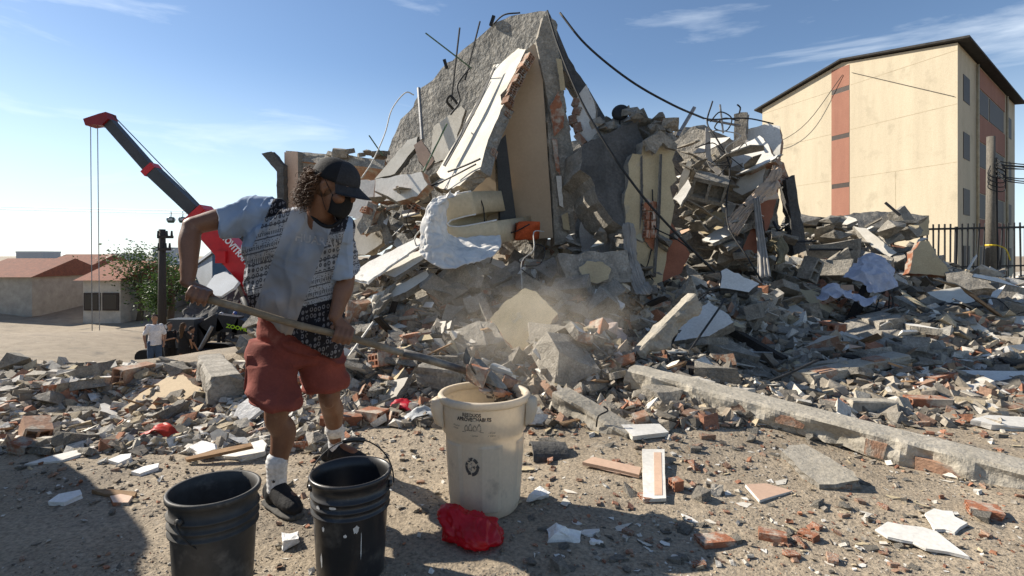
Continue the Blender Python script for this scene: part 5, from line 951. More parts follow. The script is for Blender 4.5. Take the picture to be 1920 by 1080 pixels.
CSL = [me_of('broken_piece', slab_mesh([Vector((math.cos(a) * .52, math.sin(a) * (.30 + .1 * (i % 3)), 0)) for a in sorted(random.uniform(0, 6.28) for _ in range(5 + i % 3))], (0, 0, 1), .13 + .05 * (i % 3), .13, .045, 40 + i, rings=2), [(PL, C_, CR, C_, WH, C_, PL, CR)[i], C_, C_]) for i in range(8)]
PLK = [me_of('lath', MB_ if False else chunk_bm((1, .09 + .03 * i, .04), 700 + i, 0, 0, 20, 1), (M['wood'], WH, M['darkwood'], M['wood'])[i]) for i in range(4)]
HBm = HB2 + HB
ZN = [ # zone, px range, py range, count, pixel sizes, tilt, weights, phrase
 ('slope', (640, 1240), (500, 700), 340, (20, 105), .7, (.20, .06, .24, .38, .09, .03), 'on the steep slope below the ruin'),
 ('foot', (620, 1260), (690, 800), 210, (14, 62), .5, (.22, .09, .24, .34, .09, .02), 'at the foot of the slope around the white bin'),
 ('left', (0, 640), (692, 850), 260, (16, 75), .4, (.32, .06, .2, .32, .08, .02), 'in the debris on the left behind the worker'),
 ('flank', (470, 660), (530, 700), 110, (18, 80), .6, (.22, .06, .24, .36, .08, .04), 'on the left flank of the slope behind the worker'),
 ('field', (1180, 1920), (480, 720), 460, (16, 105), .45, (.24, .05, .18, .38, .13, .02), 'in the shaded field right of the ruin'),
 ('edge', (1280, 1920), (690, 800), 90, (12, 50), .3, (.26, .12, .22, .3, .08, .02), 'along the far side of the long beam'),
 ('brow', (640, 1260), (500, 760), 70, (60, 130), .45, (.30, 0, .08, .62, 0, 0), 'spread over the slope among smaller debris'),
 ('plates', (1260, 1900), (500, 690), 60, (60, 140), .35, (.35, 0, .05, .60, 0, 0), 'spread over the shaded field among smaller debris'),
 ('front', (960, 1920), (790, 1075), 360, (8, 46), .1, (.34, .30, .16, .20, 0, 0), 'on the open ground right of the bin'),
 ('street', (0, 1920), (800, 1078), 230, (7, 26), .12, (.34, .24, .28, .14, 0, 0), 'on the open ground in front')]
KN = [(SH, 'plaster_shard', 'pale plaster shard', 'plaster'), (BF, 'brick_fragment', 'broken orange brick bit', 'brick'), (CC, 'concrete_fragment', 'grey concrete lump', 'concrete'), (CSL, 'broken_piece', 'broken wall slab piece', 'slab'), (PLK, 'lath', 'splintered lath', 'lath'), (HBm, 'hollow_brick', 'broken hollow brick', 'brick')]
for zn, (x0, x1), (y0, y1), cnt, (s0_, s1_), tilt, wt, ph in ZN:
    px = rng.uniform(x0, x1, cnt); py = y0 + (y1 - y0) * rng.random(cnt) ** (1.5 if zn == 'street' else 1); t_ = ground_hit(px, py)
    for i in range(cnt):
        d = t_[i]
        if math.isnan(d) or d > 16: continue
        k = int(rng.choice(6, p=np.array(wt) / sum(wt))); s = s0_ * (s1_ / s0_) ** (rng.random() ** 1.45) * d / F0
        if k == 4: s = min(s * 3.0, .9, .13 * d)
        if k == 1: s *= .7
        x, y = (px[i] - CX) / F0 * d, d
        if not free(x, y, s): continue
        me = KN[k][0][rng.integers(len(KN[k][0]))]; sc_ = s if k != 5 else min(1.25, max(.5, s / .22))
        hgt = s * (.05 if k in (0, 4) else .12 if k == 3 else .14) if k != 5 else .04
        nm_, lb_2 = KN[k][1], KN[k][2]; szw = 'large ' if s * F0 / d > 45 else 'small ' if s * F0 / d < 22 else ''
        if k == 0: nm_, lb_2 = {PL.name: ('plaster_shard', 'pale plaster shard'), C_.name: ('concrete_shard', 'grey cement shard'), CR.name: ('cream_shard', 'cream painted shard'), WH.name: ('white_shard', 'white plaster shard')}[me.materials[0].name]
        if k == 3: nm_, lb_2 = {PL.name: ('plaster_piece', 'pale plastered slab piece'), C_.name: ('concrete_piece', 'grey concrete slab piece'), CR.name: ('cream_piece', 'cream painted slab piece'), WH.name: ('white_piece', 'white faced slab piece')}[me.materials[0].name]
        if k == 2: nm_ = 'concrete_lump' if s * F0 / d > 30 else 'concrete_fragment'
        lb_2 = szw + lb_2
        place(nm_, me, (x, y, gz(x, y) + hgt), (rng.normal(0, tilt * .7) - tilt * .3, rng.normal(0, tilt * .7) - tilt * .2, rng.uniform(0, 6.28)), (sc_, sc_ * rng.uniform(.7, 1.1), sc_ * rng.uniform(.7, 1.2)), lb_2 + ' ' + ph, KN[k][3], lb_2 + 's ' + ph)
def crumbs(name, label, n, xr, yr, size, palette, seed, flat=.5, tilt=.5, power=1.0, sink=.15, clump=0):
    r = np.random.default_rng(seed); px = r.uniform(*xr, n); py = yr[0] + (yr[1] - yr[0]) * r.random(n) ** power; t_ = ground_hit(px, py); ok = ~np.isnan(t_) & (t_ < 17)
    if clump: tt = np.nan_to_num(t_, nan=1.0); ok &= fbm(np.stack([(px - CX) / F0 * tt, tt, 0 * tt], 1) * 2.1 + seed, 3) > r.uniform(-.9, clump, n)
    px, py, t_ = px[ok], py[ok], t_[ok]; n = len(px)
    s = size[0] * (size[1] / size[0]) ** (r.random(n) ** 2.2) * t_ / F0; x = (px - CX) / F0 * t_; y = t_; z = hz(x, y)
    cube = np.array([(a, b, c) for a in (-1, 1) for b in (-1, 1) for c in (-1, 1)], float) * .5
    V = cube[None] * np.stack([np.ones(n), r.uniform(.45, 1, n), r.uniform(.10, flat + .15, n)], 1)[:, None, :] * (1 + r.uniform(-.5, .35, (n, 8, 3))) * s[:, None, None]
    az, ax, ay = r.uniform(0, 6.28, n), r.normal(0, tilt, n), r.normal(0, tilt, n)
    def rot(V, a, i, j):
        c, s_ = np.cos(a)[:, None], np.sin(a)[:, None]; A, B = V[..., i].copy(), V[..., j].copy(); V[..., i] = A * c - B * s_; V[..., j] = A * s_ + B * c
    rot(V, ax, 1, 2); rot(V, ay, 0, 2); rot(V, az, 0, 1)
    V += np.stack([x, y, z + s * sink], 1)[:, None, :]
    F = np.array([(0, 1, 3, 2), (4, 6, 7, 5), (0, 4, 5, 1), (2, 3, 7, 6), (0, 2, 6, 4), (1, 5, 7, 3)])
    Q = (F[None] + (np.arange(n) * 8)[:, None, None]).reshape(-1, 4); me = np_mesh(name, V.reshape(-1, 3), Q, [M['frag']], False)
    pal = np.array(palette); c = pal[r.integers(len(pal), size=n)] * r.uniform(.7, 1.15, (n, 1)); at = me.color_attributes.new('col', 'FLOAT_COLOR', 'POINT')
    at.data.foreach_set('color', np.repeat(np.concatenate([c, np.ones((n, 1))], 1), 8, 0).astype(np.float32).ravel())
    o = link(bpy.data.objects.new(name, me)); tag(o, label, 'rubble', None, 'stuff'); return o
GREY = [(.30, .262, .21), (.22, .192, .152), (.37, .325, .26), (.15, .135, .112), (.28, .23, .175)]; PALE = [(.56, .52, .45), (.44, .40, .33), (.62, .59, .53), (.46, .38, .26)]; RED = [(.38, .18, .105), (.33, .16, .10), (.40, .25, .17)]
crumbs('rubble_crumbs', 'crushed concrete, brick and plaster covering the slope', 15000, (560, 1300), (470, 800), (5, 34), GREY * 4 + PALE * 2 + RED, 11)
crumbs('rubble_crumbs', 'crushed debris spread over the left street edge', 9000, (0, 660), (686, 850), (5, 32), GREY + PALE * 2 + RED[:1], 12, flat=.3, tilt=.4)
crumbs('rubble_crumbs', 'crushed debris on the left flank of the slope', 4500, (466, 660), (500, 700), (5, 32), GREY * 3 + PALE * 2 + RED[:1], 16)
crumbs('rubble_crumbs', 'crushed debris covering the shaded right field', 14000, (1180, 1930), (430, 800), (5, 38), GREY * 4 + PALE * 3 + RED, 13, flat=.35, tilt=.45)
crumbs('gravel', 'small stones and brick crumbs strewn over the open ground', 5500, (0, 1930), (780, 1085), (2.2, 13), GREY * 2 + PALE * 2 + RED * 2, 14, tilt=.3, power=1.3, sink=.25, clump=.9)
crumbs('gravel', 'dusty grit on the open ground', 18000, (0, 1930), (760, 1085), (1.2, 4.2), [(.27, .232, .18), (.23, .196, .15), (.32, .28, .225), (.4, .36, .3), (.28, .23, .18)], 15, tilt=.4, power=1.2, sink=.25, clump=.8)

# unseen broken wall, added left of the view to shade the lower left street
def added_shade_wall():
    t = thing('added_shade_remnant', 'added unseen broken wall shading the lower left of the street', 'wall', (-4.25, 2.0, 0)); pts = [(4.05, -.1), (4.0, .75), (3.86, 1.03), (3.68, 1.58), (3.42, 1.95), (3.0, 2.2), (1.4, 2.3), (-3, 2.3), (-3, -.1)]
    bm = slab_mesh([Vector((-4.2, a, b)) for a, b in pts], Vector((1, 0, 0)), .22, .12, .03, 4)
    for v in bm.verts: v.co -= t.location
    bobj('shade_masonry', bm, [CR, BRD, CR], t)
added_shade_wall()

# ---------------------------------------------------------------- white bin
M['binplastic'] = mat('binplastic', (.80, .71, .57), (.74, .65, .51), 3, rough=.45, bump=.04, bscale=60, spots=[((.48, .42, .34), 7, .60, .74)], fine=.06, trans=.38, streak=(1, 1, .35))
M['ink'] = mat('ink', (.075, .07, .065), None, 40, rough=.7, bump=0, spots=[((.5, .44, .35), 45, .54, .60)], fine=0)
BX, BY, BH = -.137, 2.64, .525
def rz_(z): return .178 + (.218 - .178) * z / BH
def wrap(geo, cx_, cz_, off=.003, ang0=-math.pi / 2, R0=None):
    """bend flat lettering round the bin, centred at angle ang0"""
    v, f = geo; out = []
    for a, b, _ in v:
        z = cz_ + b; r = rz_(z) + off + (.012 if z > .36 else 0); th = ang0 + (cx_ + a) / r; out.append((r * math.cos(th), r * math.sin(th), z))
    return out, f
def bin_():
    z0 = gz(BX, BY) + .006; t = thing('white_bin', 'large dusty white plastic bin standing under the shovel blade', 'bin', (BX, BY, z0), R(0)); t.scale = (.94, .94, 1.07)
    prof = [(0, .0), (.165, .0), (.178, .012)] + [(rz_(z), z) for z in (.06, .15, .25, .34, .352)] + [(rz_(.36) + .013, .366), (rz_(.45) + .013, .45), (rz_(.49) + .013, .49), (rz_(.5) + .013, .505), (.218 + .005, .505), (.205, .48), (.190, .3), (.170, .03), (0, .022)]
    MB().lathe(prof, 64).build('body', M['binplastic'], t, True)
    MB().lathe([(.212, .497), (.236, .495), (.243, .503), (.243, .519), (.236, .527), (.220, .527), (.212, .520), (.212, .497)], 64).build('rim', M['binplastic'], t, True)
    for k, a0 in enumerate((R(196), R(-8))):   # two moulded side grips
        m = MB(); n = 11; top = []; w_ = .46
        for j in range(n):
            a = a0 + (j / (n - 1) - .5) * w_; e = math.sin(math.pi * j / (n - 1)) ** .5
            for (r, z) in ((.232, .52), (.232 + .045 * e, .505), (.232 + .050 * e, .46), (.230 + .030 * e, .40), (.226, .385), (.228, .41), (.232 + .022 * e, .45), (.232, .495)): top.append((r * math.cos(a), r * math.sin(a), z))
        q_ = 8; m.add(top, [(j * q_ + i, j * q_ + (i + 1) % q_, (j + 1) * q_ + (i + 1) % q_, (j + 1) * q_ + i) for j in range(n - 1) for i in range(q_)] + [tuple(range(q_))[::-1], tuple((n - 1) * q_ + i for i in range(q_))])
        m.build('side_grip', M['binplastic'], t, True)
    for a0 in np.arange(0, 2 * math.pi, math.pi / 3):   # raised panels
        a0 += R(-78); v = []; n = 7
        for (z, o) in ((.035, .001), (.045, .007), (.325, .007), (.335, .001)):
            for j in range(n):
                a = a0 + (j / (n - 1) - .5) * .62; oo = o if 0 < j < n - 1 else .0005; v.append(((rz_(z) + oo) * math.cos(a), (rz_(z) + oo) * math.sin(a), z))
        mobj('side_panel', v, [(i * n + j, i * n + j + 1, (i + 1) * n + j + 1, (i + 1) * n + j) for i in range(3) for j in range(n - 1)], M['binplastic'], t)
    A = R(-103)
    def print_(name, s, size, x, z, bold=.0): v, f = wrap(text_geo(s, size, bold), x, z, .004, A); mobj(name, v, f, M['ink'], t)
    print_('printed_text', 'RESIDUOS', .021, 0, .474, .0007); print_('printed_text', 'APROVECHABLES', .0225, .01, .455, .0009)
    print_('printed_text', '\u2022 Plastico', .011, -.085, .424); print_('printed_text', '\u2022 Metal', .011, -.09, .412); print_('printed_text', '\u2022 Carton', .011, .012, .386); print_('printed_text', '\u2022 Papel', .012, .10, .398); print_('printed_text', '\u2022 Vidrio', .012, .10, .385)
    def flat(name, polys):
        m = MB()
        for pl in polys: vs, _ = wrap(([(a, b, 0) for a, b in pl], []), 0, 0, .0045, A); m.add(vs, [tuple(range(len(vs)))])
        return m.build(name, M['ink'], t)
    def outline(pts, w_=.0022):
        out = []; k = len(pts)
        for i in range(k):
            a = Vector((*pts[i], 0)); b = Vector((*pts[(i + 1) % k], 0)); d = (b - a).normalized(); n = Vector((-d.y, d.x, 0)) * w_ / 2; a = a - d * w_ / 2; b = b + d * w_ / 2
            out.append([(p.x, p.y) for p in (a - n, b - n, b + n, a + n)])
        return out
    ic = []
    for i, x in enumerate((-.027, -.006, .016, .038)):
        w_ = .008; h_ = .028 if i % 2 else .022; ic += outline([(x - w_, .408), (x + w_, .408), (x + w_, .408 + h_ * .65), (x + w_ * .4, .408 + h_ * .8), (x + w_ * .4, .408 + h_), (x - w_ * .4, .408 + h_), (x - w_ * .4, .408 + h_ * .8), (x - w_, .408 + h_ * .65)])
    ic.append([(-.05, .4), (.06, .4), (.06, .402), (-.05, .402)]); flat('container_icons', ic)
    em = []; ex, ez, er = -.005, .245, .036      # worn round arrow emblem
    for k in range(3):
        a = k * 2 * math.pi / 3 + .5
        for j in range(5):
            b0, b1 = a + j * .3, a + (j + 1) * .3; em.append([(ex + er * math.cos(b0), ez + er * 1.15 * math.sin(b0)), (ex + er * math.cos(b1), ez + er * 1.15 * math.sin(b1)), (ex + er * .62 * math.cos(b1), ez + er * .72 * math.sin(b1)), (ex + er * .62 * math.cos(b0), ez + er * .72 * math.sin(b0))])
        b0 = a + 1.5; em.append([(ex + er * 1.12 * math.cos(b0), ez + er * 1.28 * math.sin(b0)), (ex + er * .85 * math.cos(b0 + .5), ez + er * .95 * math.sin(b0 + .5)), (ex + er * .5 * math.cos(b0), ez + er * .6 * math.sin(b0))])
        c0 = a + 1.0; em.append([(ex + er * .5 * math.cos(c0), ez + er * .55 * math.sin(c0)), (ex + er * .45 * math.cos(c0 + 1), ez + er * .5 * math.sin(c0 + 1)), (ex, ez)])
    flat('arrow_emblem', em)
bin_()
# ---------------------------------------------------------------- two black buckets
M['bucket'] = mat('bucket', (.022, .022, .024), (.014, .014, .015), 5, rough=.38, bump=.06, bscale=30, spots=[((.12, .112, .098), 6, .57, .74)], fine=.1, spec=.5)
M['bucket_dusty'] = mat('bucket_dusty', (.055, .053, .050), (.03, .029, .028), 6, rough=.6, bump=.1, bscale=30, spots=[((.14, .13, .115), 7, .55, .70)], fine=.2, spec=.4)
M['paint'] = mat('paint', (.7, .69, .66), None, 20, rough=.6, bump=.1)
def bucket(label, x, y, m, bail, tilt, splats, rz=0):
    t = thing('black_bucket', label, 'bucket', (x, y, gz(x, y) + .004), rz, 'black buckets in front'); hh = .392
    def rr(z): return .128 + (.147 - .128) * z / hh
    prof = [(0, 0), (.120, 0), (.127, .006), (.128, .012), (rr(.25), .25), (rr(.25) + .001, .252)]
    for z in (.255, .285, .318): prof += [(rr(z), z), (rr(z) + .009, z + .002), (rr(z) + .009, z + .007), (rr(z), z + .010)]
    prof += [(rr(.36), .37), (rr(.36) + .010, .374), (rr(.36) + .012, .388), (rr(.36) + .008, .394), (rr(.36) - .001, .392), (rr(.35) - .004, .35), (.124, .012), (0, .010)]
    MB().lathe(prof, 56).build('body', m, t, True)
    ea = bail
    for s in (0, math.pi):
        MB().tube([(rr(.3) * math.cos(ea + s), rr(.3) * math.sin(ea + s), .335), ((rr(.3) + .017) * math.cos(ea + s), (rr(.3) + .017) * math.sin(ea + s), .335)], .013, 10).build('handle_lug', m, t, True)
    pts = []
    u = Vector((math.cos(ea), math.sin(ea), 0)); wv = Vector((-math.sin(ea), math.cos(ea), 0)); up_ = wv * math.cos(tilt) + Z * math.sin(tilt)
    for k in range(25):
        a = math.pi * k / 24; pts.append(u * math.cos(a) * .165 + up_ * math.sin(a) * .172 + Z * .335)
    hd = MB().tube(pts, .0028, 6).build('handle', M['blackmetal'], t, True)
    MB().tube(pts[10:15], .010, 10).build('grip', M['bucket'], hd, True)
    for (a0, z, w_, h_) in splats:
        r_ = random.Random(int(z * 1000)); n = 14; v = [((rr(z) + .0015 + (.0 if z < .25 else .001)) * math.cos(a0), (rr(z) + .0015) * math.sin(a0), z)]
        for j in range(n):
            b = 2 * math.pi * j / n; dz = math.sin(b) * h_ * r_.uniform(.6, 1); da = math.cos(b) * w_ / .14 * r_.uniform(.6, 1); v.append(((rr(z + dz) + .0018) * math.cos(a0 + da), (rr(z + dz) + .0018) * math.sin(a0 + da), z + dz))
        mobj('paint_splash', v, [(0, j + 1, (j + 1) % n + 1) for j in range(n)], M['paint'], t)
    return t
bucket('dusty dark grey bucket standing at the lower left front', -1.094, 1.96, M['bucket_dusty'], R(-105), R(-62), [(R(-95), .10, .012, .02)])
bucket('shiny black bucket with white paint splashes and raised handle', -.634, 2.1, M['bucket'], R(8), R(64), [(R(-66), .225, .014, .018), (R(-58), .16, .002, .06), (R(-100), .31, .02, .006), (R(-82), .205, .008, .008), (R(-118), .225, .008, .012), (R(-128), .30, .012, .012), (R(-125), .1, .006, .035)])
# ---------------------------------------------------------------- red plastic bag
M['redbag'] = mat('redbag', (.72, .015, .03), (.58, .01, .022), 5, rough=.28, bump=.2, bscale=25, fine=.05, trans=.5, spec=.6)
def bag():
    bm = bmesh.new(); bmesh.ops.create_icosphere(bm, subdivisions=5, radius=1); co = np.array([tuple(v.co) for v in bm.verts])
    wq = co + .25 * np.stack([vnoise(co * 2 + 5), vnoise(co * 2 + 15), vnoise(co * 2 + 25)], 1); r1 = np.abs(vnoise(wq * np.array([2.2, 1.6, 1.3]) + 3)); r2 = np.abs(vnoise(wq * np.array([5, 3, 2.5]) + 8)); r3 = np.abs(vnoise(wq * np.array([11, 6, 5]) + 2)); k = .76 + .27 * (1 - r1) ** 3 + .11 * (1 - r2) ** 3 + .05 * (1 - r3) ** 3
    P_ = co * k[:, None] * np.array([.155, .10, .092]); P_[:, 2] += .05; P_[:, 2] = np.maximum(P_[:, 2], .002 + .004 * vnoise(co * 5)); 
    tail = np.clip(co[:, 0] * .4 - co[:, 1] - .55, 0, 1); P_[:, 1] -= tail * .12; P_[:, 0] += tail * .05; P_[:, 2] *= 1 - .5 * tail
    ear = np.clip(-co[:, 0] + co[:, 2] * .6 - .75, 0, 1); P_[:, 2] += ear * .16; P_[:, 0] -= ear * .05
    for v, p in zip(bm.verts, P_): v.co = p
    o = bobj('red_plastic_bag', bm, M['redbag'], None, True); o.location = (-.178, 2.33, gz(-.178, 2.33) + .002); o.scale = (.86, .86, .82); o.rotation_euler = (0, 0, R(-8)); tag(o, 'crumpled bright red plastic bag lying at the bin\'s foot', 'plastic bag')
bag()
# ---------------------------------------------------------------- shovel and its load
M['handlewood'] = mat('handlewood', (.25, .19, .12), (.17, .125, .08), 4, rough=.7, bump=.15, streak=(1, 12, 12), fine=.15, spots=[((.30, .27, .22), 5, .55, .7)])
M['bladesteel'] = mat('bladesteel', (.16, .15, .14), (.10, .09, .08), 8, rough=.55, metal=.5, bump=.1, spots=[((.3, .27, .22), 9, .5, .66)])
SA, SB = P(366, 556, 2.32), P(792, 671, 2.66); SC_ = P(868, 694, 2.72); SD = (SB - SA).normalized()
def handle_at(px): k = (px - 366) / (792 - 366); return SA.lerp(SB, k)
sv = thing('shovel', 'long handled shovel held level and tipping rubble into the bin', 'shovel', SA)
MB().tube([SA.lerp(SB, i / 12) + Vector((0, 0, .004 * math.sin(i))) for i in range(13)], .0165, 12).build('handle', M['handlewood'], sv, True, local=False)
MB().tube([SB - SD * .10, SB + SD * .02, SC_, SC_ + SD * .06], [.0195, .021, .019, .010], 12).build('socket', M['bladesteel'], sv, True, local=False)
X_ = (SC_ - SB).normalized(); Xb = (X_ + Vector((0, .0, -.25))).normalized(); Yb = Vector((-.15, -1, .05)); Yb = (Yb - Xb * Yb.dot(Xb)).normalized(); Zb = Xb.cross(Yb); Zb = Zb if Zb.z > 0 else -Zb
v = []; nu_, nv_ = 12, 10
for s, off in ((0, 0), (1, -.003)):
    for i in range(nu_):
        a = i / (nu_ - 1); wd = .118 * (1 - .06 * a - .55 * max(0, a - .72) / .28 * (a > .72))
        for j in range(nv_):
            b = j / (nv_ - 1) * 2 - 1; dish = .045 * b * b * (1 - .5 * a) + .05 * (1 - a) ** 5 - .012; v.append(SC_ + Xb * (a * .29 - .02) + Yb * b * wd + Zb * (dish + off))
f = []
for s in (0, 1):
    for i in range(nu_ - 1):
        for j in range(nv_ - 1):
            q_ = [s * nu_ * nv_ + i * nv_ + j, s * nu_ * nv_ + i * nv_ + j + 1, s * nu_ * nv_ + (i + 1) * nv_ + j + 1, s * nu_ * nv_ + (i + 1) * nv_ + j]; f.append(q_ if s == 0 else q_[::-1])
mobj('blade', v, f, M['bladesteel'], sv, True, local=False)
for k, (dx, dy, dz_, dims, m, lb, ct) in enumerate([(.12, -.02, .065, (.17, .12, .09), C_, 'grey mortar lump riding on the shovel blade', 'concrete'), (.05, -.085, .035, (.10, .07, .08), BR, 'brick piece at the heel of the shovel blade', 'brick'), (.17, -.10, .012, (.15, .06, .045), BR, 'orange brick strip hanging over the near edge of the blade', 'brick'), (.20, .07, .085, (.11, .04, .03), PL, 'pale shard on top of the shovel load', 'plaster'), (.25, .0, .055, (.07, .06, .06), BRD, 'reddish stone at the tip of the shovel load', 'brick'), (.27, -.07, .02, (.055, .05, .06), C_, 'grey stone slipping off the blade tip', 'concrete'), (.30, .03, .035, (.09, .05, .02), BRD, 'flat brick flake jutting over the blade tip', 'brick'), (.285, -.05, -.045, (.06, .04, .06), C_, 'pale stone falling from the blade into the bin', 'concrete')]):
    o = bobj('load_piece', chunk_bm(tuple(q_ * 1.2 for q_ in dims), 800 + k, 2, .08, 14, .7), m); o.location = SC_ + Xb * dx + Yb * -dy * 1 * -1 + Zb * dz_ if False else SC_ + Xb * dx + Yb * (-dy) + Zb * dz_; o.rotation_euler = (random.uniform(-.4, .4), R(22) + random.uniform(-.2, .3), random.uniform(-.4, .4)); tag(o, lb, ct)
r = np.random.default_rng(3); n = 420; V = []; Q = []; cube = np.array([(a, b, c) for a in (-1, 1) for b in (-1, 1) for c in (-1, 1)], float)
for i in range(n):
    c = SC_ + Xb * float(r.uniform(.14, .31)) + Yb * float(r.normal(.02, .045)) + Zb * float(r.uniform(-.01, .035)) - Z * float(max(0, r.normal(0, .04))) * (1 if i % 3 == 0 else .25); s = float(r.uniform(.003, .011))
    V += [tuple(c + Vector(q_)) for q_ in cube * s * r.uniform(.5, 1.2, (8, 3))]; Q += [[i * 8 + k for k in fc] for fc in ((0, 1, 3, 2), (4, 6, 7, 5), (0, 4, 5, 1), (2, 3, 7, 6), (0, 2, 6, 4), (1, 5, 7, 3))]
o = mobj('loose_earth', V, Q, mat('earth', (.16, .13, .10), (.10, .085, .07), 20, bump=.3)); tag(o, 'loose dark earth on and falling from the shovel blade', 'earth', None, 'stuff')
# ---------------------------------------------------------------- dust rising where the load is tipped
dm = bpy.data.materials.new('dust'); dm.use_nodes = True; T = dm.node_tree; T.nodes.clear(); on = T.nodes.new('ShaderNodeOutputMaterial'); pv = T.nodes.new('ShaderNodeVolumePrincipled'); pv.inputs['Color'].default_value = (.80, .72, .60, 1); pv.inputs['Anisotropy'].default_value = .35
tcx = T.nodes.new('ShaderNodeTexCoord'); nn_ = T.nodes.new('ShaderNodeTexNoise'); nn_.inputs['Scale'].default_value = 2.2; nn_.inputs['Detail'].default_value = 5
gr = T.nodes.new('ShaderNodeTexGradient'); gr.gradient_type = 'SPHERICAL'; m1 = T.nodes.new('ShaderNodeMath'); m1.operation = 'MULTIPLY'; m2 = T.nodes.new('ShaderNodeMath'); m2.operation = 'MULTIPLY'; m2.inputs[1].default_value = 1.3
rpd = T.nodes.new('ShaderNodeValToRGB'); rpd.color_ramp.elements[0].position = .42; rpd.color_ramp.elements[1].position = .68
T.links.new(tcx.outputs['Object'], nn_.inputs['Vector']); T.links.new(tcx.outputs['Object'], gr.inputs['Vector']); T.links.new(nn_.outputs['Fac'], rpd.inputs[0]); T.links.new(rpd.outputs[0], m1.inputs[0]); T.links.new(gr.outputs['Fac'], m1.inputs[1]); T.links.new(m1.outputs[0], m2.inputs[0]); T.links.new(m2.outputs[0], pv.inputs['Density']); T.links.new(pv.outputs[0], on.inputs['Volume'])
bm = bmesh.new(); bmesh.ops.create_icosphere(bm, subdivisions=3, radius=1); o = bobj('dust_cloud', bm, dm, None, True); o.location = P(985, 610, 3.9); o.scale = (.95, .75, .55); tag(o, 'thin pale dust drifting up behind the shovel blade', 'dust', None, 'stuff')

# ---------------------------------------------------------------- people: closed ring lofts fused into one skin by voxel remeshing
def ring_loft(mb, rings, n=20, cap=True):
    """rings: (centre, axis u * radius, axis v * radius); closed tube of ellipses"""
    base = len(mb.v); k = len(rings)
    for c, u, v_ in rings:
        for j in range(n):
            a = 2 * math.pi * j / n; mb.v.append(tuple(Vector(c) + Vector(u) * math.cos(a) + Vector(v_) * math.sin(a)))
    for i in range(k - 1):
        for j in range(n): a = base + i * n + j; b = base + i * n + (j + 1) % n; mb.f.append([a, b, b + n, a + n]); mb.m.append(0)
    mb.f.append([base + j for j in range(n)][::-1]); mb.m.append(0); mb.f.append([base + (k - 1) * n + j for j in range(n)]); mb.m.append(0)
def limb(mb, pts, n=16, ref=(0, 1, 0), flat=1.0):
    """pts: (point, radius) along a limb, smooth, round ends"""
    P0 = [Vector(p) for p, _ in pts]; c = spline(P0, 6 * (len(P0) - 1)); k = len(c); seg = (k - 1) / (len(pts) - 1); rr = []
    for i in range(k):
        s = i / seg; a = min(int(s), len(pts) - 2); t_ = s - a; t_ = t_ * t_ * (3 - 2 * t_); rr.append(pts[a][1] * (1 - t_) + pts[a + 1][1] * t_)
    rings = []
    for i in range(k):
        d = (c[min(i + 1, k - 1)] - c[max(i - 1, 0)]).normalized(); u = d.cross(Vector(ref))
        if u.length < .1: u = d.cross(Vector((1, 0, 0)))
        u.normalize(); v_ = d.cross(u)
        if i == 0:
            for q_ in (.98, .8, .5): rings.append((c[0] - d * rr[0] * q_, u * rr[0] * math.sqrt(1 - q_ * q_), v_ * rr[0] * math.sqrt(1 - q_ * q_) * flat))
        rings.append((c[i], u * rr[i], v_ * rr[i] * flat))
        if i == k - 1:
            for q_ in (.5, .8, .98): rings.append((c[i] + d * rr[i] * q_, u * rr[i] * math.sqrt(1 - q_ * q_), v_ * rr[i] * math.sqrt(1 - q_ * q_) * flat))
    ring_loft(mb, rings, n)
def ball(mb, c, r3, axes=None, n=16):
    A = axes or (Vector((1, 0, 0)), Vector((0, 1, 0)), Vector((0, 0, 1))); rings = []
    for i in range(1, 12):
        a = math.pi * i / 12 - math.pi / 2; rings.append((Vector(c) + A[2] * r3[2] * math.sin(a), A[0] * r3[0] * math.cos(a), A[1] * r3[1] * math.cos(a)))
    ring_loft(mb, rings, n)
def fuse(name, mb, m, parent, voxel=.006, smooth=4, wrinkle=None, factor=.5):
    o = mobj(name, mb.v, mb.f, m); r_ = o.modifiers.new('r', 'REMESH'); r_.mode = 'VOXEL'; r_.voxel_size = voxel; r_.use_smooth_shade = True
    if smooth: s_ = o.modifiers.new('s', 'SMOOTH'); s_.iterations = smooth; s_.factor = factor
    dg = bpy.context.evaluated_depsgraph_get(); me = bpy.data.meshes.new_from_object(o.evaluated_get(dg)); o.modifiers.clear(); o.data = me
    k = len(me.vertices); co = np.empty(k * 3); me.vertices.foreach_get('co', co); co = co.reshape(-1, 3); no = np.empty(k * 3); me.vertices.foreach_get('normal', no); no = no.reshape(-1, 3)
    if wrinkle is not None: co = co + no * wrinkle(co, no)[:, None]
    if parent is not None: co = co - np.array(tuple(parent.location)); o.parent = parent
    me.vertices.foreach_set('co', co.ravel()); me.polygons.foreach_set('use_smooth', [True] * len(me.polygons)); me.update(); return o
M['skin'] = mat('skin', (.20, .095, .052), (.145, .066, .036), 5, rough=.5, bump=.06, bscale=120, fine=.12, spec=.4, spots=[((.26, .17, .115), 7, .60, .78)])
M['capblack'] = mat('capblack', (.012, .012, .013), None, 30, rough=.85, bump=.2, bscale=200)
M['capgrey'] = mat('capgrey', (.035, .035, .038), None, 40, rough=.9, bump=.2, bscale=200)
M['hair'] = mat('hair', (.14, .07, .035), (.05, .027, .015), 20, rough=.6, bump=0, rnd=0)
M['shorts'] = mat('shorts', (.24, .058, .04), (.18, .043, .03), 7, rough=.9, bump=.25, bscale=90, fine=.12, spots=[((.30, .13, .095), 5, .60, .76)])
M['sock'] = mat('sock', (.72, .71, .69), None, 20, rough=.95, bump=.3, bscale=60, streak=(1, 1, .05))
M['shoe'] = mat('shoe', (.018, .018, .019), (.010, .010, .011), 15, rough=.8, bump=.3, bscale=90, spots=[((.10, .09, .075), 14, .60, .72)])
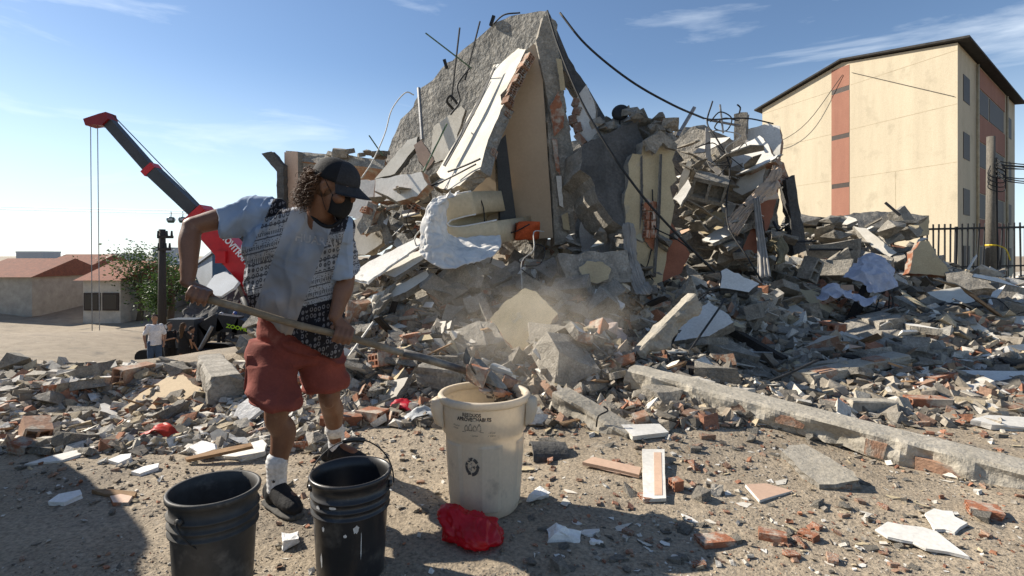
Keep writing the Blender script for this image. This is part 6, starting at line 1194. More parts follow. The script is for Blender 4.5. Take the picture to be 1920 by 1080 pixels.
M['sole'] = mat('sole', (.10, .095, .085), None, 12, rough=.9, bump=.2)

def shirt_mat():
    m = bpy.data.materials.new('printed_shirt'); m.use_nodes = True; t = m.node_tree; N = t.nodes; K_ = t.links.new; b = N['Principled BSDF']; b.inputs['Roughness'].default_value = .9; b.inputs['Specular IOR Level'].default_value = .15
    uv = N.new('ShaderNodeUVMap'); uv.uv_map = 'cut'; sp = N.new('ShaderNodeSeparateXYZ'); K_(uv.outputs[0], sp.inputs[0]); U, V_ = sp.outputs[0], sp.outputs[1]
    def mt(op, a, b_=None, c=None):
        n = N.new('ShaderNodeMath'); n.operation = op
        for i, q_ in enumerate((a, b_, c)):
            if q_ is None: continue
            if isinstance(q_, (int, float)): n.inputs[i].default_value = q_
            else: K_(q_, n.inputs[i])
        return n.outputs[0]
    def mix(f, a, c):
        x = N.new('ShaderNodeMix'); x.data_type = 'RGBA'; K_(f, x.inputs[0]) if not isinstance(f, float) else None
        for s_, val in ((6, a), (7, c)):
            if isinstance(val, tuple): x.inputs[s_].default_value = (*val, 1)
            else: K_(val, x.inputs[s_])
        return x.outputs[2]
    nz_ = N.new('ShaderNodeTexNoise'); nz_.inputs['Scale'].default_value = 14; nz_.inputs['Detail'].default_value = 4; K_(uv.outputs[0], nz_.inputs['Vector'])
    # bandana print: rows of small motifs, bars between
    sv_ = N.new('ShaderNodeVectorMath'); sv_.operation = 'SCALE'; sv_.inputs['Scale'].default_value = 1.0; K_(uv.outputs[0], sv_.inputs[0])
    vo = N.new('ShaderNodeTexVoronoi'); vo.inputs['Scale'].default_value = 24; vo.inputs['Randomness'].default_value = .25; K_(sv_.outputs[0], vo.inputs['Vector'])
    mot = mt('LESS_THAN', mt('ABSOLUTE', mt('SUBTRACT', vo.outputs['Distance'], .30)), .10)
    v2 = N.new('ShaderNodeTexVoronoi'); v2.inputs['Scale'].default_value = 70; v2.inputs['Randomness'].default_value = .6; K_(sv_.outputs[0], v2.inputs['Vector']); sm = mt('LESS_THAN', v2.outputs['Distance'], .33)
    row = mt('FRACT', mt('MULTIPLY', V_, 12.0)); bars = mt('LESS_THAN', mt('ABSOLUTE', mt('SUBTRACT', row, .5)), .055); teeth = mt('MULTIPLY', mt('GREATER_THAN', row, .72), mt('GREATER_THAN', mt('FRACT', mt('MULTIPLY', U, 56)), .5))
    dense = mt('GREATER_THAN', mt('FRACT', mt('MULTIPLY', V_, 2.6)), .45)
    pat = mt('MAXIMUM', mt('MAXIMUM', mt('MULTIPLY', mot, mt('SUBTRACT', 1, dense)), mt('MULTIPLY', sm, dense)), mt('MAXIMUM', bars, mt('MULTIPLY', teeth, dense)))
    isr = mt('GREATER_THAN', U, mt('ADD', .25, mt('MULTIPLY', V_, .553))); darkzone = mt('MAXIMUM', mt('LESS_THAN', V_, mt('SUBTRACT', .34, mt('MULTIPLY', isr, .17))), mt('GREATER_THAN', V_, mt('SUBTRACT', .85, mt('MULTIPLY', isr, .22))))
    light = mix(pat, (.34, .35, .37), (.085, .088, .10)); inv_ = mix(mt('MULTIPLY', mot, mt('GREATER_THAN', nz_.outputs['Fac'], .47)), (.02, .02, .026), (.17, .17, .19))
    panel = mix(darkzone, light, inv_)
    # middle panel fades from white to slate blue
    rp_ = N.new('ShaderNodeValToRGB'); e = rp_.color_ramp.elements; e[0].position = .0; e[0].color = (.36, .31, .27, 1); e[1].position = 1; e[1].color = (.47, .48, .51, 1)
    for q_, c in ((.28, (.25, .26, .29)), (.55, (.23, .265, .32)), (.76, (.38, .395, .43))): n = rp_.color_ramp.elements.new(q_); n.color = (*c, 1)
    K_(mt('ADD', V_, mt('MULTIPLY', mt('SUBTRACT', nz_.outputs['Fac'], .5), .10)), rp_.inputs[0])
    left = mt('ADD', -.024, mt('MULTIPLY', V_, .553)); right = mt('ADD', .488, mt('MULTIPLY', V_, .552))
    side = mt('MAXIMUM', mt('LESS_THAN', U, left), mt('GREATER_THAN', U, right)); col = mix(side, rp_.outputs[0], panel)
    at = N.new('ShaderNodeAttribute'); at.attribute_name = 'sleeve'; slv = mix(mt('MULTIPLY', mt('GREATER_THAN', at.outputs['Fac'], 1.4), 1.0), (.29, .36, .47), panel)
    col = mix(mt('GREATER_THAN', at.outputs['Fac'], .5), col, slv)
    ns = N.new('ShaderNodeTexNoise'); ns.inputs['Scale'].default_value = 3.0; ns.inputs['Detail'].default_value = 5; K_(uv.outputs[0], ns.inputs['Vector'])
    mm = N.new('ShaderNodeMix'); mm.data_type = 'RGBA'; mm.blend_type = 'MULTIPLY'; mm.inputs[0].default_value = 1; rq = N.new('ShaderNodeValToRGB'); rq.color_ramp.elements[0].position = .3; rq.color_ramp.elements[0].color = (.72, .71, .69, 1); rq.color_ramp.elements[1].position = .65; K_(ns.outputs['Fac'], rq.inputs[0]); K_(col, mm.inputs[6]); K_(rq.outputs[0], mm.inputs[7]); K_(mm.outputs[2], b.inputs['Base Color'])
    return m
def grip(mb, hp, D, wrist, nrm, thumb_out=.085, r=.0095):
    """palm and five fingers closed on a handle through hp along D"""
    D = D.normalized(); Vv = wrist - hp; Vv = (Vv - D * Vv.dot(D)).normalized(); Nn = nrm - D * nrm.dot(D); Nn = (Nn - Vv * Nn.dot(Vv)).normalized()
    ln = (1.0, 1.08, 1.0, .85)
    for j, o in enumerate((.033, .011, -.012, -.034)):
        k = hp + D * o + Vv * .040 + Nn * .012; q1 = hp + D * o * 1.05 + Nn * .036 + Vv * .004; q2 = hp + D * o * 1.08 + Nn * .022 - Vv * .028 * ln[j]; q3 = hp + D * o * 1.05 - Nn * .010 - Vv * .028 * ln[j]
        limb(mb, [(wrist + D * o * .45, .016), (k.lerp(wrist, .35), .0165), (k, .0135)], 10); limb(mb, [(k, .0125), (q1, r * 1.1), (q2, r), (q3, r * .85)], 10)
    limb(mb, [(wrist + D * .012, .02), (hp + D * .022 + Vv * .045 - Nn * .012, .0175), (hp + D * .055 + Vv * .030 - Nn * .008, .0125), (hp + D * thumb_out + Vv * .020 - Nn * .004, .010)], 10)

def worker():
    root = thing('person', 'man in black cap, face mask, patterned t-shirt and red shorts shovelling rubble', 'person', (P(575, 960, 2.8).x, 2.8, 0))
    # --- joints
    shR, elR, wrR = P(462, 398, 2.56), P(360, 424, 2.44), P(352, 528, 2.36); hR = handle_at(371)
    shL, elL, wrL = P(636, 428, 2.48), P(650, 522, 2.60), P(628, 594, 2.53); hL = handle_at(628)
    hipR, knR, anR = P(510, 640, 2.74), P(519, 770, 2.58), P(519, 905, 2.63); hipL, knL, anL = P(596, 640, 2.84), P(617, 742, 2.86), P(630, 828, 3.16)
    neck, chest, pelvis = P(598, 412, 2.50), P(556, 450, 2.60), P(552, 604, 2.78)
    hc = P(627, 350, 2.42); Fd = Vector((.92, -.16, -.40)).normalized(); U0 = Vector((.12, -.10, 1)); Rt = Fd.cross(U0).normalized(); Ud = Rt.cross(Fd).normalized()
    def Hd(f_, r_, u_): return hc + Fd * f_ + Rt * r_ + Ud * u_
    b = MB()
    # head
    ball(b, Hd(-.008, 0, .028), (.096, .076, .094), (Fd, Rt, Ud), 24); ball(b, Hd(.018, 0, -.035), (.076, .064, .090), (Fd, Rt, Ud), 20); ball(b, Hd(.052, 0, -.088), (.036, .042, .034), (Fd, Rt, Ud))
    limb(b, [(Hd(.084, 0, .02), .010), (Hd(.106, 0, -.018), .013), (Hd(.094, 0, -.03), .012)], 10)
    for s in (-1, 1):
        ball(b, Hd(.062, s * .046, -.030), (.030, .026, .026), (Fd, Rt, Ud), 12); limb(b, [(Hd(.082, s * .05, .028), .010), (Hd(.092, s * .02, .030), .011)], 8)
        limb(b, [(Hd(-.005, s * .074, .022), .010), (Hd(-.014, s * .082, .008), .011), (Hd(-.008, s * .080, -.016), .010), (Hd(.002, s * .075, -.032), .008)], 10, flat=.7); limb(b, [(Hd(-.004, s * .074, .022), .006), (Hd(.010, s * .074, .012), .005), (Hd(.008, s * .073, -.012), .006)], 8)
    limb(b, [(Hd(-.03, 0, -.02), .062), (Hd(-.035, .0, -.085), .060), (neck, .066), (chest + Vector((.02, 0, .08)), .075)], 20)
    limb(b, [(neck + Vector((-.03, .02, -.03)), .04), (shR + Vector((.04, 0.02, -.03)), .04)], 14); limb(b, [(neck + Vector((.03, 0.02, -.05)), .04), (shL + Vector((-.01, .03, -.03)), .04)], 14); limb(b, [(neck + Vector((.005, -.03, .02)), .052), (P(617, 420, 2.495), .042)], 16)
    # arms
    limb(b, [(shR + Vector((0, .01, -.015)), .045), (shR.lerp(elR, .45), .050), (elR, .042)], 18); limb(b, [(elR, .041), (elR.lerp(wrR, .28) + Vector((-.006, 0, 0)), .046), (elR.lerp(wrR, .7), .036), (wrR, .029)], 18)
    limb(b, [(shL + Vector((0, .03, -.03)), .045), (shL.lerp(elL, .5), .049), (elL, .041)], 18); limb(b, [(elL, .040), (elL.lerp(wrL, .3), .046), (elL.lerp(wrL, .75), .034), (wrL, .029)], 18)
    grip(b, hR, SD, wrR + Vector((.0, -.005, -.005)), Vector((-.25, -1, 0))); grip(b, hL, -SD, wrL, Vector((.1, -1, 0)), .05)
    # trunk and legs
    ring_loft(b, [(chest + Vector((0, 0, .05)), Vector((.15, 0, 0)), Vector((0, .08, 0))), (chest.lerp(pelvis, .4), Vector((.15, 0, 0)), Vector((0, .10, 0))), (pelvis, Vector((.15, 0, 0)), Vector((0, .10, 0)))])
    for hp_, kn, an, fb_ in ((hipR, knR, anR, Vector((.02, .03, 0))), (hipL, knL, anL, Vector((-.005, .035, 0)))):
        limb(b, [(hp_ + Vector((0, .02, 0)), .07), (hp_.lerp(kn, .5) + Vector((0, .02, 0)), .064), (kn + Vector((0, 0, .05)), .058), (kn, .057)], 18); limb(b, [(kn, .057), (kn.lerp(an, .14), .054), (kn.lerp(an, .32) + fb_, .060), (kn.lerp(an, .68) + fb_ * .3, .045), (an, .036), (an - Z * .04, .036)], 18)
        limb(b, [(kn + Vector((.008, -.03, .01)), .034), (kn + Vector((.008, -.026, -.03)), .03)], 10)
    limb(b, [(anR - Z * .03, .036), (anR + Vector((.10, -.06, -.055)), .03)], 10); limb(b, [(anL - Z * .03, .036), (anL + Vector((.11, -.03, -.055)), .03)], 10)
    fuse('body', b, M['skin'], root, .0052, 5)
    # finger nails are too small to see; eyes under the cap brim
    for s in (-1, 1):
        e = MB(); ball(e, Hd(.084, s * .030, .010), (.011, .012, .010), (Fd, Rt, Ud), 10); e.build('eye', M['sock'], root, True, local=False)
    # --- cap
    c = MB(); n, k = 28, 12; v = []; mi = []; 
    for i in range(k + 1):
        a = i / k * math.pi / 2
        for j in range(n): th = 2 * math.pi * j / n; v.append(Hd(-.004 + math.cos(th) * .108 * math.cos(a) ** .85, math.sin(th) * .088 * math.cos(a) ** .85, .030 + .095 * math.sin(a) ** .9))
    f = [(i * n + j, i * n + (j + 1) % n, (i + 1) * n + (j + 1) % n, (i + 1) * n + j) for i in range(k) for j in range(n)]; fm = []
    for fc in f:
        th = 2 * math.pi * (fc[0] % n + .5) / n; fm.append(1 if math.cos(th) > .35 else 0)
    cp = mobj('cap', v, f, [M['capblack'], M['capgrey']], root, True, fm, local=False); so_ = cp.modifiers.new('t', 'SOLIDIFY'); so_.thickness = .004
    v = []; nb = 15
    for top in (0, 1):
        for i in range(5):
            for j in range(nb):
                a = (j / (nb - 1) - .5) * 2.3; q_ = i / 4; rad = 1 + q_ * .78 * math.cos(a * .62) ** .8; v.append(Hd(-.004 + math.cos(a) * .104 * rad, math.sin(a) * .085 * (1 + .18 * q_), .034 - .028 * q_ - .022 * (math.sin(a) ** 2) * q_ + (.004 if top else 0)))
    f = []
    for s in (0, 1):
        for i in range(4):
            for j in range(nb - 1): q_ = [s * 5 * nb + i * nb + j, s * 5 * nb + i * nb + j + 1, s * 5 * nb + (i + 1) * nb + j + 1, s * 5 * nb + (i + 1) * nb + j]; f.append(q_ if s else q_[::-1])
    rim_ = [4 * nb + j for j in range(nb)]; f += [[a, b_, b_ + 5 * nb, a + 5 * nb] for a, b_ in zip(rim_, rim_[1:])]
    br_ = mobj('brim', v, f, M['capgrey'], root, True, local=False); br_.parent = cp; br_.matrix_parent_inverse = Matrix.Identity(4)
    m_ = MB(); m_.tube([Hd(-.004, 0, .124), Hd(-.004, 0, .130)], [.010, .006], 10); bt = m_.build('cap_button', M['capblack'], root, True, local=False); bt.parent = cp
    em = MB(); em.lathe([(0, .002), (.017, .0015), (.018, 0)], 20); eo = em.build('round_patch', M['capblack'], root, True); eo.parent = cp; q_ = (Fd * .9 + Rt * .25 + Ud * .45).normalized(); eo.matrix_local = Matrix.Translation(Hd(.086, .022, .072) - root.location) @ q_.to_track_quat('Z', 'Y').to_matrix().to_4x4()
    # --- hair: many small curls under the back of the cap
    r = random.Random(5); hm = MB()
    for i in range(900):
        th = math.pi + r.uniform(-1.35, 1.35); u_ = r.uniform(-.105, .05); rr_ = 1 + r.uniform(0, .42) * max(.3, -math.cos(th)) - max(0, -u_ - .05) * 1.2
        bx = Hd(-.008 + math.cos(th) * .098 * rr_, math.sin(th) * .079 * rr_, u_); out = (bx - Hd(-.008, 0, u_)).normalized(); ax = (Ud * -1 + out * r.uniform(.1, .7) + Rt * r.uniform(-.4, .4)).normalized(); s1 = ax.cross(out).normalized(); s2 = ax.cross(s1); cr = r.uniform(.005, .010); ph = r.uniform(0, 6.28); ln = r.uniform(.035, .075); tn = r.uniform(.8, 1.6)
        hm.tube([bx + ax * ln * q_ + (s1 * math.cos(ph + q_ * tn * 6.28) + s2 * math.sin(ph + q_ * tn * 6.28)) * cr for q_ in np.linspace(0, 1, 9)], [.0008 + .0010 * math.sin(math.pi * min(1, q_ + .15)) for q_ in np.linspace(0, 1, 9)], 4)
    hm.build('hair', M['hair'], root, True, local=False)
    hb_ = MB(); ball(hb_, Hd(-.022, 0, -.012), (.088, .078, .072), (Fd, Rt, Ud), 18); hb_.build('hair_base', M['hair'], root, True, local=False)
    # --- mask and straps
    v = []; n, k = 17, 9
    for i in range(k):
        for j in range(n):
            a = (j / (n - 1) - .5) * 2.5; q_ = i / (k - 1); z = -.012 - .112 * q_; bul = 1 + .16 * math.sin(math.pi * min(1, q_ * 1.05)) ** .8 * math.cos(a) ** 2 - .22 * max(0, q_ - .75) * 2; v.append(Hd(.012 + math.cos(a) * .086 * bul, math.sin(a) * .071 * (1 - .25 * q_ * abs(math.sin(a))), z - .012 * math.sin(a) ** 2 * (1 - q_) + .014 * math.sin(a) ** 2 * q_ + .002 * math.sin(i * 2.6)))
    mk = mobj('face_mask', v, [(i * n + j, i * n + j + 1, (i + 1) * n + j + 1, (i + 1) * n + j) for i in range(k - 1) for j in range(n - 1)], M['capblack'], root, True, local=False); s_ = mk.modifiers.new('t', 'SOLIDIFY'); s_.thickness = .003
    for s in (-1, 1):
        for (a0, z1) in ((-.022, .026), (-.10, -.034)): o = MB().tube(spline([Hd(.036, s * .068, a0), Hd(.012, s * .078, (a0 + z1) / 2 + .004), Hd(-.008, s * .080, z1)], 8), .0016, 5).build('ear_strap', M['capblack'], root, True, local=False)
    # --- shirt
    SX = Vector((1, 0, 0)); s = MB(); fw = Vector((0, -1, 0))
    tors = [(P(600, 384, 2.53), .075, .060, -.02), (P(578, 396, 2.55), .165, .095, -.05), (P(552, 425, 2.57), .232, .125, -.04), (P(548, 470, 2.58), .228, .140, 0), (P(552, 520, 2.62), .220, .140, .05), (P(552, 560, 2.66), .222, .142, .10), (P(551, 592, 2.71), .228, .145, .16), (P(550, 606, 2.73), .226, .143, .19)]
    ring_loft(s, [(c_, Vector((rx, 0, -sl * .9 * rx / .22 * 1)), Vector((0, ry, 0))) for c_, rx, ry, sl in tors], 40)
    def sleeve(a, b_, r0, r1, ex):
        d = (b_ - a).normalized(); u = d.cross(Vector((0, 1, 0))).normalized(); v_ = d.cross(u); ring_loft(s, [(a, u * r0, v_ * r0), (a.lerp(b_, .5), u * (r0 * .5 + r1 * .5), v_ * (r0 * .5 + r1 * .5)), (b_, u * r1, v_ * r1), (b_ + d * .004, u * r1 * 1.01, v_ * r1 * 1.01)], 24)
    eR, eL = P(414, 416, 2.49), P(648, 512, 2.585); sleeve(P(490, 404, 2.57), eR, .088, .072, 0); sleeve(P(622, 428, 2.50), eL, .086, .074, 0)
    limb(s, [(P(505, 398, 2.57), .085), (P(468, 398, 2.56), .080)], 18); limb(s, [(P(612, 412, 2.51), .085), (P(632, 432, 2.49), .083)], 18)
    def wr(co, no):
        p = co.copy(); a = fbm(p * np.array([7, 7, 4.0]) + 3, 3) * .014; d1 = (p[:, 0] * .8 + p[:, 2] * .6); d2 = (p[:, 0] * -.55 + p[:, 2] * .85)
        low = np.clip((1.15 - p[:, 2]) / .5, 0, 1); pl = np.sin(d1 * 46 + fbm(p * 5, 2) * 2.4) * .008 * (.35 + low) + np.sin(d2 * 60 + fbm(p * 6 + 5, 2) * 2.6) * .006
        dr = np.sin(p[:, 0] * 38 + p[:, 2] * 6 + fbm(p * 4 + 8, 2) * 1.5) * .010 * np.clip((1.02 - p[:, 2]) / .18, 0, 1); 
        def fold(ang, f1, f2, sd): ca, sa = math.cos(ang), math.sin(ang); q_ = np.stack([(p[:, 0] * ca + p[:, 2] * sa) * f1, p[:, 1] * f1 * .5, (-p[:, 0] * sa + p[:, 2] * ca) * f2], 1) + sd; q_ = q_ + .5 * np.stack([vnoise(p * 6 + sd), vnoise(p * 6 + sd + 9), vnoise(p * 6 + sd + 19)], 1); return (1 - np.abs(vnoise(q_))) ** 5
        return a + pl * .6 + dr + .013 * fold(.9, 4, 16, 3) + .011 * fold(-.5, 4, 18, 31) * (.4 + low) + .008 * fold(1.45, 5, 26, 57)
    sh_ = fuse('shirt', s, shirt_mat(), root, .0065, 6, wr)
    me = sh_.data; k = len(me.vertices); co = np.empty(k * 3); me.vertices.foreach_get('co', co); co = co.reshape(-1, 3) + np.array(tuple(root.location))
    pxx = CX + co[:, 0] / co[:, 1] * F0; pyy = CY - (co[:, 2] - H) / co[:, 1] * F0
    uu = (pxx - 460 - (pyy - 380) * -.02) / 190; vv_ = (625 - pyy - (pxx - 550) * .25) / 270
    uvl = me.uv_layers.new(name='cut'); li = np.empty(len(me.loops), np.int32); me.loops.foreach_get('vertex_index', li); uvl.data.foreach_set('uv', np.stack([uu, vv_], 1)[li].astype(np.float32).ravel())
    def seg(p, a, b_): a, b_ = np.array(tuple(a)), np.array(tuple(b_)); t_ = np.clip(((p - a) @ (b_ - a)) / ((b_ - a) @ (b_ - a)), -.2, 1.3); return t_
    tR = (co - np.array(tuple(P(490, 404, 2.57)))) @ np.array(tuple((eR - P(490, 404, 2.57)).normalized())); tL = (co - np.array(tuple(P(634, 424, 2.50)))) @ np.array(tuple((eL - P(634, 424, 2.50)).normalized()))
    sl_ = np.where((pxx < 512 - (pyy - 375) * .45) & (pyy < 462), 1.0, 0.0); rs_ = pxx > 656 - (pyy - 400) * .28; sl_ = np.where(rs_ & (pyy < 530), 1.0, sl_); sl_ = np.where(rs_ & (pxx > 662), 2.0, sl_)
    at = me.attributes.new('sleeve', 'FLOAT', 'POINT'); at.data.foreach_set('value', sl_.astype(np.float32))
    # faint relief lettering on the chest, laid onto the cloth
    bvh = BVHTree.FromPolygons([tuple(x) for x in co], [list(p.vertices) for p in me.polygons]); v, f = text_geo('HUARAK', .055, .001); out = []
    for a, b_, _ in v:
        px, py = 596 + (a * 390) + b_ * 20, 452 + a * 70 - b_ * 390; d = Vector(((px - CX) / F0, 1, -(py - CY) / F0)).normalized(); hit = bvh.ray_cast(Vector((0, 0, H)), d); out.append((hit[0] if hit[0] else P(px, py, 2.45)) - d * .0025)
    mobj('chest_lettering', out, f, mat('letter', (.46, .47, .5), None, 8, bump=0), root, local=False)
    # neckline: cut the cloth above it, then sew the collar on
    ring_ = [(566, 362), (572, 380), (582, 400), (597, 417), (614, 425), (630, 421), (641, 408), (648, 392)]
    def above(x, y):
        for (x0, y0), (x1, y1) in zip(ring_, ring_[1:]):
            if x0 <= x <= x1: return y < y0 + (y1 - y0) * (x - x0) / (x1 - x0)
        return False
    bm = bmesh.new(); bm.from_mesh(me); bm.verts.ensure_lookup_table(); kill = [v_ for v_ in bm.verts if co[v_.index][1] < 2.56 and pyy[v_.index] < 430 and above(pxx[v_.index], pyy[v_.index])]
    bmesh.ops.delete(bm, geom=kill, context='VERTS'); bm.to_mesh(me); bm.free()
    cpts = []
    for x, y in [(564, 360)] + ring_ + [(650, 386)]:
        d = Vector(((x - CX) / F0, 1, -(y - CY) / F0)); hit = bvh.ray_cast(Vector((0, 0, H)), d.normalized()); cpts.append((hit[0] if hit[0] else P(x, y, 2.5)) - d.normalized() * .003)
    MB().tube(spline(cpts + [P(640, 372, 2.56), P(610, 360, 2.60), P(580, 356, 2.60), cpts[0]], 70), .0085, 8).build('collar', M['capblack'], root, True, local=False)
    # --- shorts
    q = MB(); ring_loft(q, [(P(552, 585, 2.76), SX * .175, fw * .125), (P(552, 612, 2.78), SX * .182, fw * .135), (P(552, 650, 2.78), SX * .186, fw * .138), (P(553, 676, 2.78), SX * .17, fw * .12)], 36)
    for hp_, rings in ((0, [(P(510, 640, 2.75), .105, .118), (P(508, 690, 2.66), .110, .120), (P(512, 730, 2.595), .110, .118), (P(517, 752, 2.575), .108, .115), (P(517, 755, 2.575), .107, .114)]), (1, [(P(594, 640, 2.82), .105, .118), (P(604, 680, 2.83), .108, .116), (P(609, 708, 2.84), .110, .114), (P(610, 724, 2.845), .109, .112), (P(610, 727, 2.845), .108, .111)])):
        ring_loft(q, [(c_, Vector((rx, 0, .006 if hp_ else -.02)), Vector((0, ry, 0))) for c_, rx, ry in rings], 30)
    def wr2(co, no):
        q_ = np.stack([co[:, 0] * 5, co[:, 1] * 4, co[:, 2] * 17 + co[:, 0] * 6], 1) + .6 * np.stack([vnoise(co * 7), vnoise(co * 7 + 9), vnoise(co * 7 + 19)], 1); return .019 * (1 - np.abs(vnoise(q_ + 4))) ** 5 + .008 * (1 - np.abs(vnoise(q_[:, [2, 1, 0]] * .8 + 14))) ** 5 + fbm(co * np.array([6, 6, 5.0]) + 8, 3) * .008 + np.sin((co[:, 2] * .9 + co[:, 0] * .35) * 62 + fbm(co * 5, 2) * 2.5) * .0045 + np.sin(co[:, 0] * 50 + fbm(co * 4 + 3, 2) * 3) * .003
    fuse('shorts', q, M['shorts'], root, .0065, 5, wr2)
    pk_ = chunk_bm((.05, .12, .17), 5, 0, 0, 40, 1); po = bobj('cargo_pocket', pk_, M['shorts'], root); po.location = P(470, 694, 2.64) - root.location; po.rotation_euler = (0, R(4), R(25)); bv = po.modifiers.new('b', 'BEVEL'); bv.width = .012; bv.segments = 3
    for c_, rx, ry, tl in ((P(517, 752, 2.575), .113, .120, -.02), (P(610, 724, 2.845), .114, .117, .006)):
        MB().tube([c_ + Vector((math.cos(a) * rx, math.sin(a) * ry, tl * math.cos(a))) for a in np.linspace(0, 2 * math.pi, 33)], .0042, 6).build('hem', M['shorts'], root, True, local=False)
    # --- socks and shoes
    for an, toe, hl in ((anR, Vector((.78, -.62, 0)), 0), (anL, Vector((.96, -.22, 0)), 1)):
        so_ = MB(); top = .115 if hl == 0 else .105; limb(so_, [(an.lerp(knR if hl == 0 else knL, .115 / 0.37) , .0505), (an + Z * .03, .0465), (an - Z * .035, .046)], 18); 
        sk = fuse('sock', so_, M['sock'], root, .005, 2, lambda co, no: np.sin(co[:, 2] * 260) * .0008 + fbm(co * 12, 2) * .002)
        T_ = toe.normalized(); S_ = Vector((-T_.y, T_.x, 0)); base = Vector((an.x, an.y, 0)); zg = gz(an.x, an.y) + .0; base.z = zg
        # small trefoil-like mark on the sock
        mk_ = MB(); fc_ = Vector((-.1, -1, 0)).normalized(); sd_ = Vector((1, -.1, 0)).normalized()
        for a in (-.6, 0, .6):
            d = Z * math.cos(a) + sd_ * math.sin(a); c_ = an + fc_ * .0445 + Z * .018 + sd_ * .010; mk_.add([c_, c_ + d * .008 + d.cross(fc_) * .005, c_ + d * .018, c_ + d * .008 - d.cross(fc_) * .005], [(0, 1, 2, 3)])
        mk_.v = [tuple(Vector(q_) + fc_ * .004) for q_ in mk_.v]; mo = mk_.build('sock_mark', M['ink'], root, local=False)
        s1_ = MB(); prof = [(-.085, .030, .028), (-.07, .040, .05), (-.03, .044, .062), (.03, .045, .060), (.08, .050, .046), (.14, .048, .036), (.18, .038, .028), (.198, .018, .018)]
        ring_loft(s1_, [(base + T_ * a + Z * (.022 + h_), S_ * w_, Z * h_) for a, w_, h_ in prof], 20); limb(s1_, [(base + T_ * -.015 + Z * .06, .050), (base + T_ * -.012 + Z * .085, .048)], 16); limb(s1_, [(base + T_ * .015 + Z * .085, .040), (base + T_ * .085 + Z * .062, .036)], 12)
        shoe = fuse('shoe', s1_, M['shoe'], root, .005, 3, lambda co, no: fbm(co * 30, 2) * .0015)
        so2 = MB(); ring_loft(so2, [(base + T_ * a * 1.03 + Z * .016, S_ * w_ * 1.1, Z * .016) for a, w_, h_ in prof], 20); sx_ = fuse('sole', so2, M['sole'], root, .005, 2); sx_.parent = shoe; sx_.matrix_parent_inverse = Matrix.Identity(4)
        for i in range(4):
            c_ = base + T_ * (.035 + .022 * i) + Z * (.128 - .014 * i); l_ = MB().tube(spline([c_ - S_ * .028 - Z * .01, c_ + Z * .003, c_ + S_ * .028 - Z * .01], 6), .003, 5).build('lace', M['shoe'], root, local=False); l_.parent = shoe
worker()

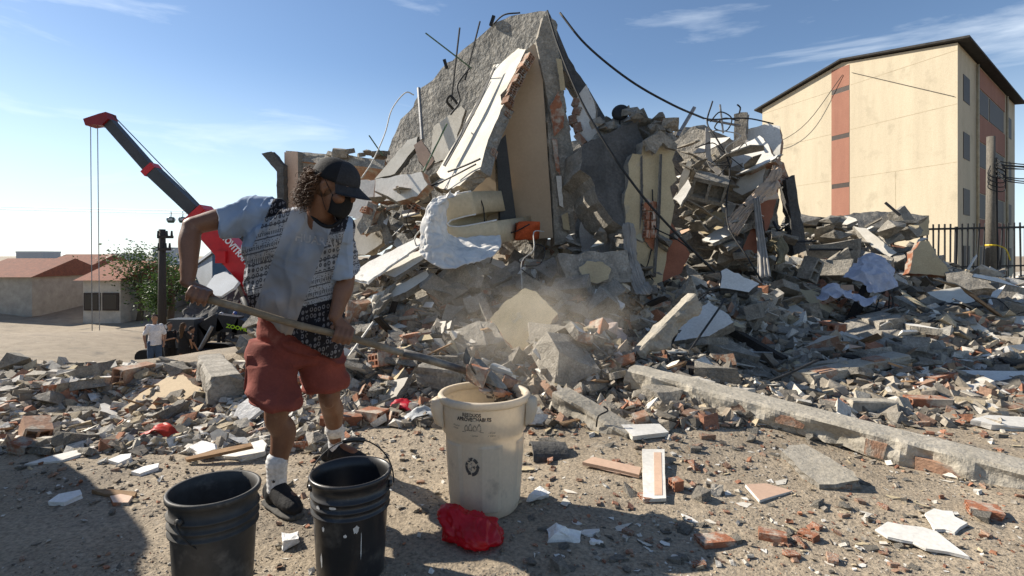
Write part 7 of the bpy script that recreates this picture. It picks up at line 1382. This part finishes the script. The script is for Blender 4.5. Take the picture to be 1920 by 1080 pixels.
# ---------------------------------------------------------------- bystanders and rescue workers far off
def bystander(label, px, feet, d, top, legs, hair, dress=False, rz=0, arms='down', ht=1.66, helmet=None, stripes=False):
    o = P(px, feet, d); z0 = gz(o.x, o.y); t = thing('person', label, 'person', (o.x, o.y, z0), 0); k = ht / 1.7; c, s_ = math.cos(rz), math.sin(rz)
    def L_(x, y, z): return Vector((o.x, o.y, z0)) + Vector((x * c - y * s_, x * s_ + y * c, z)) * k
    b = MB(); limb(b, [(L_(0, 0, 1.42), .05), (L_(0, -.01, 1.55), .05)], 10); ball(b, L_(0, -.01, 1.60), (.078, .09, .11), None, 12)
    for sd in (-1, 1):
        hip, kn, an = L_(sd * .09, 0, .88), L_(sd * .10, -.02, .47), L_(sd * .11, .01, .08); limb(b, [(hip, .085), (hip.lerp(kn, .5), .075), (kn, .055), (kn.lerp(an, .35), .055), (an, .036), (L_(sd * .12, -.12, .04), .032)], 10)
        shd = L_(sd * .19, 0, 1.38); el, wr_ = (L_(sd * .25, -.02, 1.12), L_(sd * .22, -.12, .90)) if arms == 'down' else (L_(sd * .24, -.1, 1.15), L_(sd * .08, -.26, 1.18)) if arms == 'fold' else (L_(sd * .26, -.16, 1.24), L_(sd * .3, -.42, 1.2)); limb(b, [(shd, .05), (el, .04), (wr_, .03), (wr_ + (wr_ - el).normalized() * .12, .03)], 10)
    ring_loft(b, [(L_(0, 0, .86), Vector((.15, 0, 0)) * k, Vector((0, .09, 0)) * k), (L_(0, 0, 1.1), Vector((.14, 0, 0)) * k, Vector((0, .09, 0)) * k), (L_(0, 0, 1.4), Vector((.16, 0, 0)) * k, Vector((0, .08, 0)) * k)])
    fuse('body', b, M['skinbg'], t, .016, 3)
    q = MB(); bot = .62 if dress else .84; ring_loft(q, [(L_(0, 0, bot), Vector((.21 if dress else .185, 0, 0)) * k, Vector((0, .15, 0)) * k), (L_(0, 0, 1.0), Vector((.175, 0, 0)) * k, Vector((0, .125, 0)) * k), (L_(0, 0, 1.25), Vector((.19, 0, 0)) * k, Vector((0, .125, 0)) * k), (L_(0, 0, 1.43), Vector((.15, 0, 0)) * k, Vector((0, .085, 0)) * k)], 18)
    for sd in (-1, 1): limb(q, [(L_(sd * .15, 0, 1.38), .072), (L_(sd * .235, -.02, 1.17), .062)], 10)
    fuse('top', q, top, t, .016, 2, lambda co, no: fbm(co * 9, 2) * .012)
    if not dress:
        q = MB()
        for sd in (-1, 1): limb(q, [(L_(sd * .085, 0, .90), .105), (L_(sd * .10, -.02, .47), .078), (L_(sd * .11, .01, .14), .062)], 10)
        fuse('trousers', q, legs, t, .016, 2, lambda co, no: fbm(co * 9, 2) * .01)
    hb_ = MB(); ball(hb_, L_(0, .02, 1.645), (.088, .098, .09), None, 12)
    if dress: limb(hb_, [(L_(0, .06, 1.62), .085), (L_(0, .10, 1.42), .085), (L_(0, .10, 1.22), .06)], 10, flat=.7)
    fuse('helmet' if helmet else 'hair', hb_, helmet or hair, t, .012, 2, lambda co, no: fbm(co * 14, 2) * .01)
    for sd in (-1, 1):
        q = MB(); limb(q, [(L_(sd * .11, .04, .05), .05), (L_(sd * .125, -.13, .035), .042)], 10); fuse('shoe', q, M['shoe'], t, .014, 1)
    if stripes:
        for z in (1.05, 1.2): MB().lathe([(.19 * k, -.02), (.205 * k, 0), (.19 * k, .02)], 14, (0, 0, z * k)).build('reflective_band', M['white_paint'], t)
TW = mat('tee_white', (.72, .71, .72), None, 5, bump=.2); BK = mat('cloth_black', (.014, .014, .015), None, 6, bump=.2); JN = mat('jeans', (.05, .085, .15), None, 8, bump=.2); RD = mat('jacket_red', (.6, .02, .03), None, 6, bump=.1); HR = mat('hair_dark', (.03, .02, .015), None, 20, bump=.2); HM = mat('helmet_white', (.7, .7, .7), None, 5, rough=.4, bump=0); HBL = mat('helmet_blue', (.03, .08, .3), None, 5, rough=.4, bump=0); HBR = mat('hair_brown', (.07, .04, .02), None, 20, bump=.2)
bystander('bystander in white t-shirt and blue jeans at the left roadside', 290, 703, 15.8, TW, JN, HR, rz=.6, ht=1.74)
bystander('bystander in black top and dark trousers next to the woman', 318, 692, 18.6, BK, BK, HR, rz=1.0, arms='fold', ht=1.7)
bystander('long haired woman in a short black dress seen from behind', 344, 688, 18.4, BK, BK, HBR, True, rz=3.0, ht=1.64)
bystander('figure in dark clothes right of the woman in the black dress', 360, 686, 19.0, BK, BK, HR, rz=2.2, ht=1.5)
bystander('rescue worker in red jacket and blue helmet by the excavator', 440, 668, 24, RD, BK, HR, rz=-1.2, arms='reach', helmet=HBL, ht=1.7)
bystander('rescue worker in dark vest with white bands and white helmet', 415, 667, 24, BK, BK, HR, rz=.3, arms='reach', helmet=HM, stripes=True, ht=1.65)
